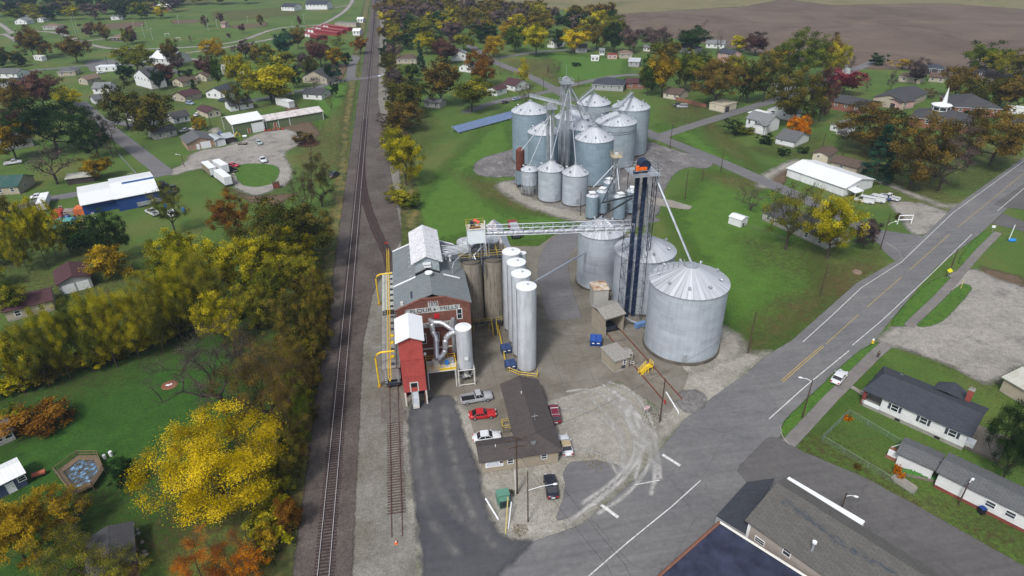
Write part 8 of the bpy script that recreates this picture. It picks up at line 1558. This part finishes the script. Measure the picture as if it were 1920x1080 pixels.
# ---- garden fences
def wirefence(label, pts, h=1.1, m=None, step=3.): 
    q = [Vector((*gg(*p),0)) for p in pts]; o = q[0].copy(); m = m or M['steel']; T = thing('wire_fence', label, 'fence', o); b = MB(); pb = MB()
    for a_, c_ in zip(q, q[1:]):
        a2, c2 = a_-o, c_-o; d = c2-a2; b.bar(a2+Vector((0,0,h)), c2+Vector((0,0,h)), .05, m)
        for z in (.08,.35,.6,.85): b.bar(a2+Vector((0,0,z)), c2+Vector((0,0,z)), .018, m)
        n = max(1,int(d.length/step))
        for i in range(n+1): pb.bar(a2+d*(i/n), a2+d*(i/n)+Vector((0,0,h+.05)), .07, m)
        n2 = max(2,int(d.length/.5))
        for i in range(n2): b.bar(a2+d*(i/n2)+Vector((0,0,.05)), a2+d*((i+1)/n2)+Vector((0,0,h)), .012, m)
    b.build('mesh_wire', T); pb.build('posts', T); return T
wirefence('low wire garden fence around the lawn of the small white outbuilding',[(1742,866),(1590,777),(1540,826),(1672,905),(1712,928)],1.1,plain('green grey wire',(.16,.22,.19),.6)); wirefence('wire fence at the edge of the grass by the left street',[(223,292),(258,330),(240,333)],1.2); wirefence('wooden fence line behind the grass of the left street corner',[(165,292),(222,288)],1.2,M['greywood'])
wirefence('wire fence running from the small white shed across the lawn',[(1396,424),(1475,452)],.9,M['greywood']); wirefence('grey fence beside the gravel yard of the cream house',[(365,236),(420,228)],1.2,M['greywood'])
# ---- pool deck lower left
q = [G(*p)[:2] for p in ((108,893),(150,862),(188,862),(199,888),(178,920),(140,937))]; o = q[0]; T = thing('pool_deck','octagonal wooden railed deck around a littered pool','pool',(o[0],o[1],0)); pp = [(p[0]-o[0],p[1]-o[1]) for p in q]; cx_ = sum(p[0] for p in pp)/6; cy_ = sum(p[1] for p in pp)/6; wd = plain('brown deck timber',(.15,.11,.07),.9,0,.3,2.)
b = MB(); inn = [(cx_+(x_-cx_)*.72, cy_+(y_-cy_)*.72) for x_,y_ in pp]; n = 6
for i in range(n): j = (i+1)%n; b.slab([(*pp[i],1.0),(*pp[j],1.0),(*inn[j],1.0),(*inn[i],1.0)],.1,wd); b.bar((*pp[i],0),(*pp[i],2.),.14,wd)
for i in range(n): j = (i+1)%n; [b.bar((*pp[i],z),(*pp[j],z),.08,wd) for z in (1.4,1.95)]
for i in range(n):
    j = (i+1)%n; p0, p1 = Vector((*pp[i],1.)), Vector((*pp[j],1.)); L_ = (p1-p0).length
    for k in range(int(L_/.22)): e = p0.lerp(p1,k*.22/L_); b.bar(e, e+Vector((0,0,.95)), .04, wd)
b.build('deck', T); b = MB(); tp = NT('pool cover litter'); v_ = tp.noise(1.5,6,.8); mt_ = tp.done(tp.ramp(v_,[(.38,(.035,.04,.025)),(.5,(.09,.08,.06)),(.54,(.06,.16,.3)),(.62,(.25,.42,.6)),(.7,(.5,.5,.5))]),.6); b.prism(inn,0.1,.85,M['conc_d'],mt_); b.build('pool', T)
T = small('propane_tanks','two small pale tanks beside the pool deck','tanks',gg(197,860)); b = MB(); b.cyl((0,0),.25,0,.8,WD,10); b.cyl((.8,.5),.28,0,.9,WD,10); b.build('tanks', T)
T = small('red_wheelbarrow','reddish wooden cart between the navy shed and the pool deck','cart',gg(75,893),.4); b = MB(); b.box(-.9,-.4,.5,.9,.4,.8,plain('faded red wood',(.35,.1,.06))); b.box(-.8,-.3,0,-.6,.3,.5,M['black']); b.box(.5,-.3,0,.7,.3,.5,M['black']); b.build('cart', T)
rg = random.Random(9); first = None
for k in range(14):
    p = (243+rg.uniform(-6,22)+k*.8, 985+k*6+rg.uniform(-4,4)); r_ = rg.uniform(.2,.42); b = MB(); b.sphere((0,0,r_*.5),r_,plain('pale boulder',(.3,.29,.27),.9,0,.3,3.),7,5,(rg.uniform(.8,1.4),rg.uniform(.7,1.2),rg.uniform(.6,.9)))
    tag(b.build('boulder',None,(*gg(*p),0),rg.uniform(0,3)),'pale boulder in the rock pile beside the leaf covered garage','rock','pale boulders of the rock pile')
T = small('fire_pit','ring of reddish earth and white ash on the lawn','fire pit',gg(318,722)); b = MB(); b.cyl((0,0),1.5,0,.12,plain('red ash soil',(.2,.08,.05),.95),14,r1=1.1); b.sphere((-.2,-.1,.12),.35,WD,7,4,(1.4,.6,.4)); b.sphere((.3,.1,.12),.25,WD,7,4,(1.,1.,.5)); b.build('ash_mound', T)
T = small('stump','wide flat tree stump on the lawn near the road','stump',gg(1607,511)); b = MB(); b.cyl((0,0),1.1,0,.35,plain('weathered stump',(.2,.15,.11),.9),14,r1=.95); b.build('stump', T)
T = small('burn_barrel','dark barrel leaning at the small white shed','barrel',gg(1391,424)); b = MB(); b.cyl((0,0),.45,0,1.,M['black'],12); b.build('barrel', T)
T = small('trash_can','dark wheeled bin beside the long white home','bin',gg(1839,962)); b = MB(); b.box(-.35,-.35,0,.35,.35,1.,M['black']); b.box(-.4,-.4,1.,.4,.42,1.1,M['bluebin']); b.build('bin', T)
T = small('garden_bed','long raised bed of green plants in front of the outbuilding','garden bed',gg(1700,888),-.55); b = MB(); b.box(-1.,-.6,0,5.4,.6,.3,M['greywood']); b.build('frame', T)
rgm = plain('leafy green plants',(.05,.17,.03),.9,0,.3,2.); rg = random.Random(3); b = MB()
for k in range(220): x_, y_, l = rg.uniform(-.8,5.2), rg.uniform(-.5,.5), rg.uniform(.1,.25); b.add([(x_,y_,.3),(x_+l,y_+l*.4,.3+l),(x_-l*.4,y_+l,.35+l)],[(0,1,2)],rgm)
tag(b.build('plants', T), kind='stuff')
# ---- junk yard at the blue building
for lb,p,s,h_,c_ in (('orange tarp covered stack in the junk yard left of the blue building',(140,405),(4.2,4.),2.2,(.5,.13,.04)),('teal tarp covered container in the junk yard',(102,430),(4.6,3.4),2.2,(.10,.35,.33)),('red vehicle box below the white truck in the junk yard',(98,411),(2.6,4.),1.9,(.45,.05,.04)),('grey sheet metal stack at the edge of the junk yard',(118,405),(3.,3.),1.4,(.25,.22,.2))):
    m_ = plain('faded cover '+lb.split()[0],c_,.7,0,.3,1.5); T = small('junk_stack',lb,'junk',gg(*p),.15); w_, d_ = s; b = MB(); rg = random.Random(len(lb)); b.add([(0,0,0),(w_,0,0),(w_,d_,0),(0,d_,0),(.1,.1,h_*.9),(w_-.1,.15,h_*.85),(w_-.15,d_-.1,h_*.8),(.15,d_-.15,h_*.9),(w_*.5,d_*.5,h_*1.1)],[(0,1,5,4),(1,2,6,5),(2,3,7,6),(3,0,4,7),(4,5,8),(5,6,8),(6,7,8),(7,4,8)],m_); b.build('cover', T)
boxtruck('white step van parked among the junk near the street',(90,397),(98,376),2.3,2.9,(.7,.72,.74),False,'van','step_van'); 
rg = random.Random(21)
for k in range(26):
    p = (rg.uniform(110,175), rg.uniform(385,420)); w_, d_, h_ = rg.uniform(.4,1.4), rg.uniform(.4,1.2), rg.uniform(.3,1.1); c_ = rg.choice([(.5,.5,.5),(.08,.08,.09),(.3,.12,.06),(.1,.2,.4),(.25,.22,.18)])
    b = MB(); b.box(0,0,0,w_,d_,h_,plain('junk item %d'%(k%5),c_)); b.box(w_*.2,d_*.2,h_,w_*.7,d_*.6,h_*1.35,M['rust']); tag(b.build('junk_item',None,(*gg(*p),0),rg.uniform(0,3)),'piece of scrap in the junk yard left of the blue building','scrap','scattered scrap of the junk yard')
for p,lb in (((318,368),'dark tractor among the trees right of the blue building'),((308,352),'dark trailer frame right of the blue building'),((385,272) if 0 else (435,262),'yellow excavator beside the lean-to')):
    yl = 'yellow' in lb; m_ = M['yellow'] if yl else M['steeld']; T = small('excavator' if yl else 'tractor' if 'tractor' in lb else 'utility_trailer',lb,'machine',gg(*p),.6); b = MB(); b.box(-1.,-.8,.6,1.4,.8,1.3,m_); b.box(-.6,-.6,1.3,.4,.6,2.2,m_); b.build('body', T); b = MB(); b.box(-1.2,-1.,0,1.4,-.7,.7,M['black']); b.box(-1.2,.7,0,1.4,1.,.7,M['black']); b.build('wheels', T)
    if yl: b = MB(); b.tube([(1.3,0,1.2),(2.6,0,2.6),(3.6,0,1.2),(3.4,0,.5)],.15,m_,6); b.build('boom', T)
for p,lb in (((312,388),'blue barrel on the grass nearest the blue building'),((342,398) if 0 else (345,396),'blue barrel on the grass farther from the blue building')): tag(MB().cyl((0,0),.5,0,1.1,plain('blue plastic',(.02,.15,.45)),12).build('barrel',None,(*gg(*p),0)),lb,'barrel')
T = small('gravel_machines','row of rusty farm implements in front of the long low green building','farm implement',gg(508,246),.18); b = MB(); rg = random.Random(2)
for k in range(9): x_ = -2.5+k*.9; b.bar((x_,0,0),(x_+.3,1.,1.1),.15,M['rust']); b.box(x_,-.3,.3,x_+.5,.5,.8,M['rust'] if k%2 else M['red'])
b.build('implements', T)
T = small('boat','white tank lying on the grass by the green metal building','tank',gg(459,258)); b = MB(); b.tube([(-.8,0,.5),(.8,.3,.5)],.5,WD,10); b.build('tank', T)
T = small('wagon','brown flat wagon standing near the excavator','wagon',gg(455,271),-.3); b = MB(); b.box(-1.8,-.8,.5,1.8,.8,.7,M['greywood']); b.box(-1.4,-.9,0,-1.,.9,.5,M['black']); b.box(1.,-.9,0,1.4,.9,.5,M['black']); b.build('bed', T)
T = small('crate_box','dark red brown box beside the dirt track','crate',gg(519,352),.1); b = MB(); b.box(-1.,-.8,.1,1.,.8,1.8,M['rust']); b.box(-1.05,-.85,1.8,1.05,.85,1.9,M['wood']); b.build('box', T)
# playground / goals
for p,lb in (((314,68),'small white goal frame on the playing field, left'),((335,76),'white goal frame on the playing field, middle')):
    T = small('goal_frame',lb,'goal',gg(*p)); b = MB(); b.bar((-1.5,0,0),(-1.5,0,2.),.15,WD); b.bar((1.5,0,0),(1.5,0,2.),.15,WD); b.bar((-1.5,0,2.),(1.5,0,2.),.15,WD); b.build('frame', T)
# pumps by the blue tower
# ================================================================== TREE LABELS
LMK += [('the brick mill',(2,111)),('the rear grain bins',(60,200)),('the solar array',tuple(G(900,235)[:2])),('the railway crossing',tuple(G(690,146)[:2])),('the largest grain bin',(50,98)),('the gravel lot',tuple(G(500,280)[:2])),('the pool deck',tuple(G(150,890)[:2])),('the fire pit',tuple(G(318,722)[:2])),('the park goals',tuple(G(325,72)[:2])),('the sign frame',tuple(G(1695,420)[:2])),('the curved park road',tuple(G(600,50)[:2])),('the ball field masts',tuple(G(400,55)[:2])),('the junk yard',tuple(G(120,405)[:2])),('the rail embankment',tuple(G(600,800)[:2])),('the brush pile',tuple(G(579,272)[:2])),('the circular lawn',tuple(G(480,330)[:2])),('the ploughed field',tuple(G(1500,100)[:2])),('the street corner lamp',tuple(G(346,313)[:2]))]
def adj(t):
    s = {'round':'round','broad':'broad','oval':'tall','slim':'slender','bush':'low','cone':'conical','ragged':'ragged'}[t['shape']]; n = {'bush':'shrub','cone':'conifer'}.get(t['shape'],'tree')
    s = {1:'sparse',2:'nearly bare'}.get(t['bare'], s); sz = 'large ' if t['h'] > 15 else 'small ' if t['h'] < 5 else ''
    return f"{sz}{s} {CN[t['kind']]} {n}"
def rel(t, lm):
    a_ = P((*t['pos'],0)); c_ = P((*lm[1],0)); dx, dy = a_[0]-c_[0], a_[1]-c_[1]
    if abs(dx) > abs(dy)*1.6: return 'left of' if dx < 0 else 'right of'
    return 'in front of' if dy > 0 else 'beyond'
for t in TREES:
    ds = sorted(LMK, key=lambda l: (l[1][0]-t['pos'][0])**2+(l[1][1]-t['pos'][1])**2); t['c'] = [f"{adj(t)} {rel(t,l)} {l[0]}" for l in ds[:6]]; t['k'] = 0; t['l'] = t['c'][0]; t['ds'] = ds
from collections import defaultdict
for it in range(6):
    gmap = defaultdict(list)
    for t in TREES: gmap[t['l']].append(t)
    for l_, ts in gmap.items():
        if len(ts) > 1:
            ts.sort(key=lambda t: (t['pos'][0]-t['ds'][0][1][0])**2+(t['pos'][1]-t['ds'][0][1][1])**2)
            for t in ts[1:]:
                if t['k'] < 3: t['k'] += 1; t['l'] = t['c'][t['k']]
gmap = defaultdict(list)
for t in TREES: gmap[t['l']].append(t)
ORD = ['leftmost','second from left','third from left','fourth from left','fifth from left','sixth from left','seventh from left','eighth from left','ninth from left','tenth from left']
for l_, ts in gmap.items():
    if len(ts) > 1:
        ts.sort(key=lambda t: t['px'])
        for i, t in enumerate(ts): t['l'] = (ORD[i] if i < len(ts)-1 or i > 9 else 'rightmost')+' '+l_ if i < 10 else 'far '+l_
for t in TREES:
    w_ = t['l'].split(); t['o']['label'] = ' '.join(w_[:16])
# ================================================================== AIR
hz = bpy.data.materials.new('pale humid air'); hz.use_nodes = True; nt = hz.node_tree; nt.nodes.remove(nt.nodes['Principled BSDF']); pv = nt.nodes.new('ShaderNodeVolumePrincipled')
pv.inputs['Color'].default_value = (.62,.78,1.,1); pv.inputs['Density'].default_value = .00012; pv.inputs['Anisotropy'].default_value = 0.0; nt.links.new(pv.outputs[0], nt.nodes['Material Output'].inputs['Volume'])
b = MB(); b.box(-3300,-700,-1,3300,3300,80,hz); h_ = b.build('haze'); h_['kind'] = 'stuff'
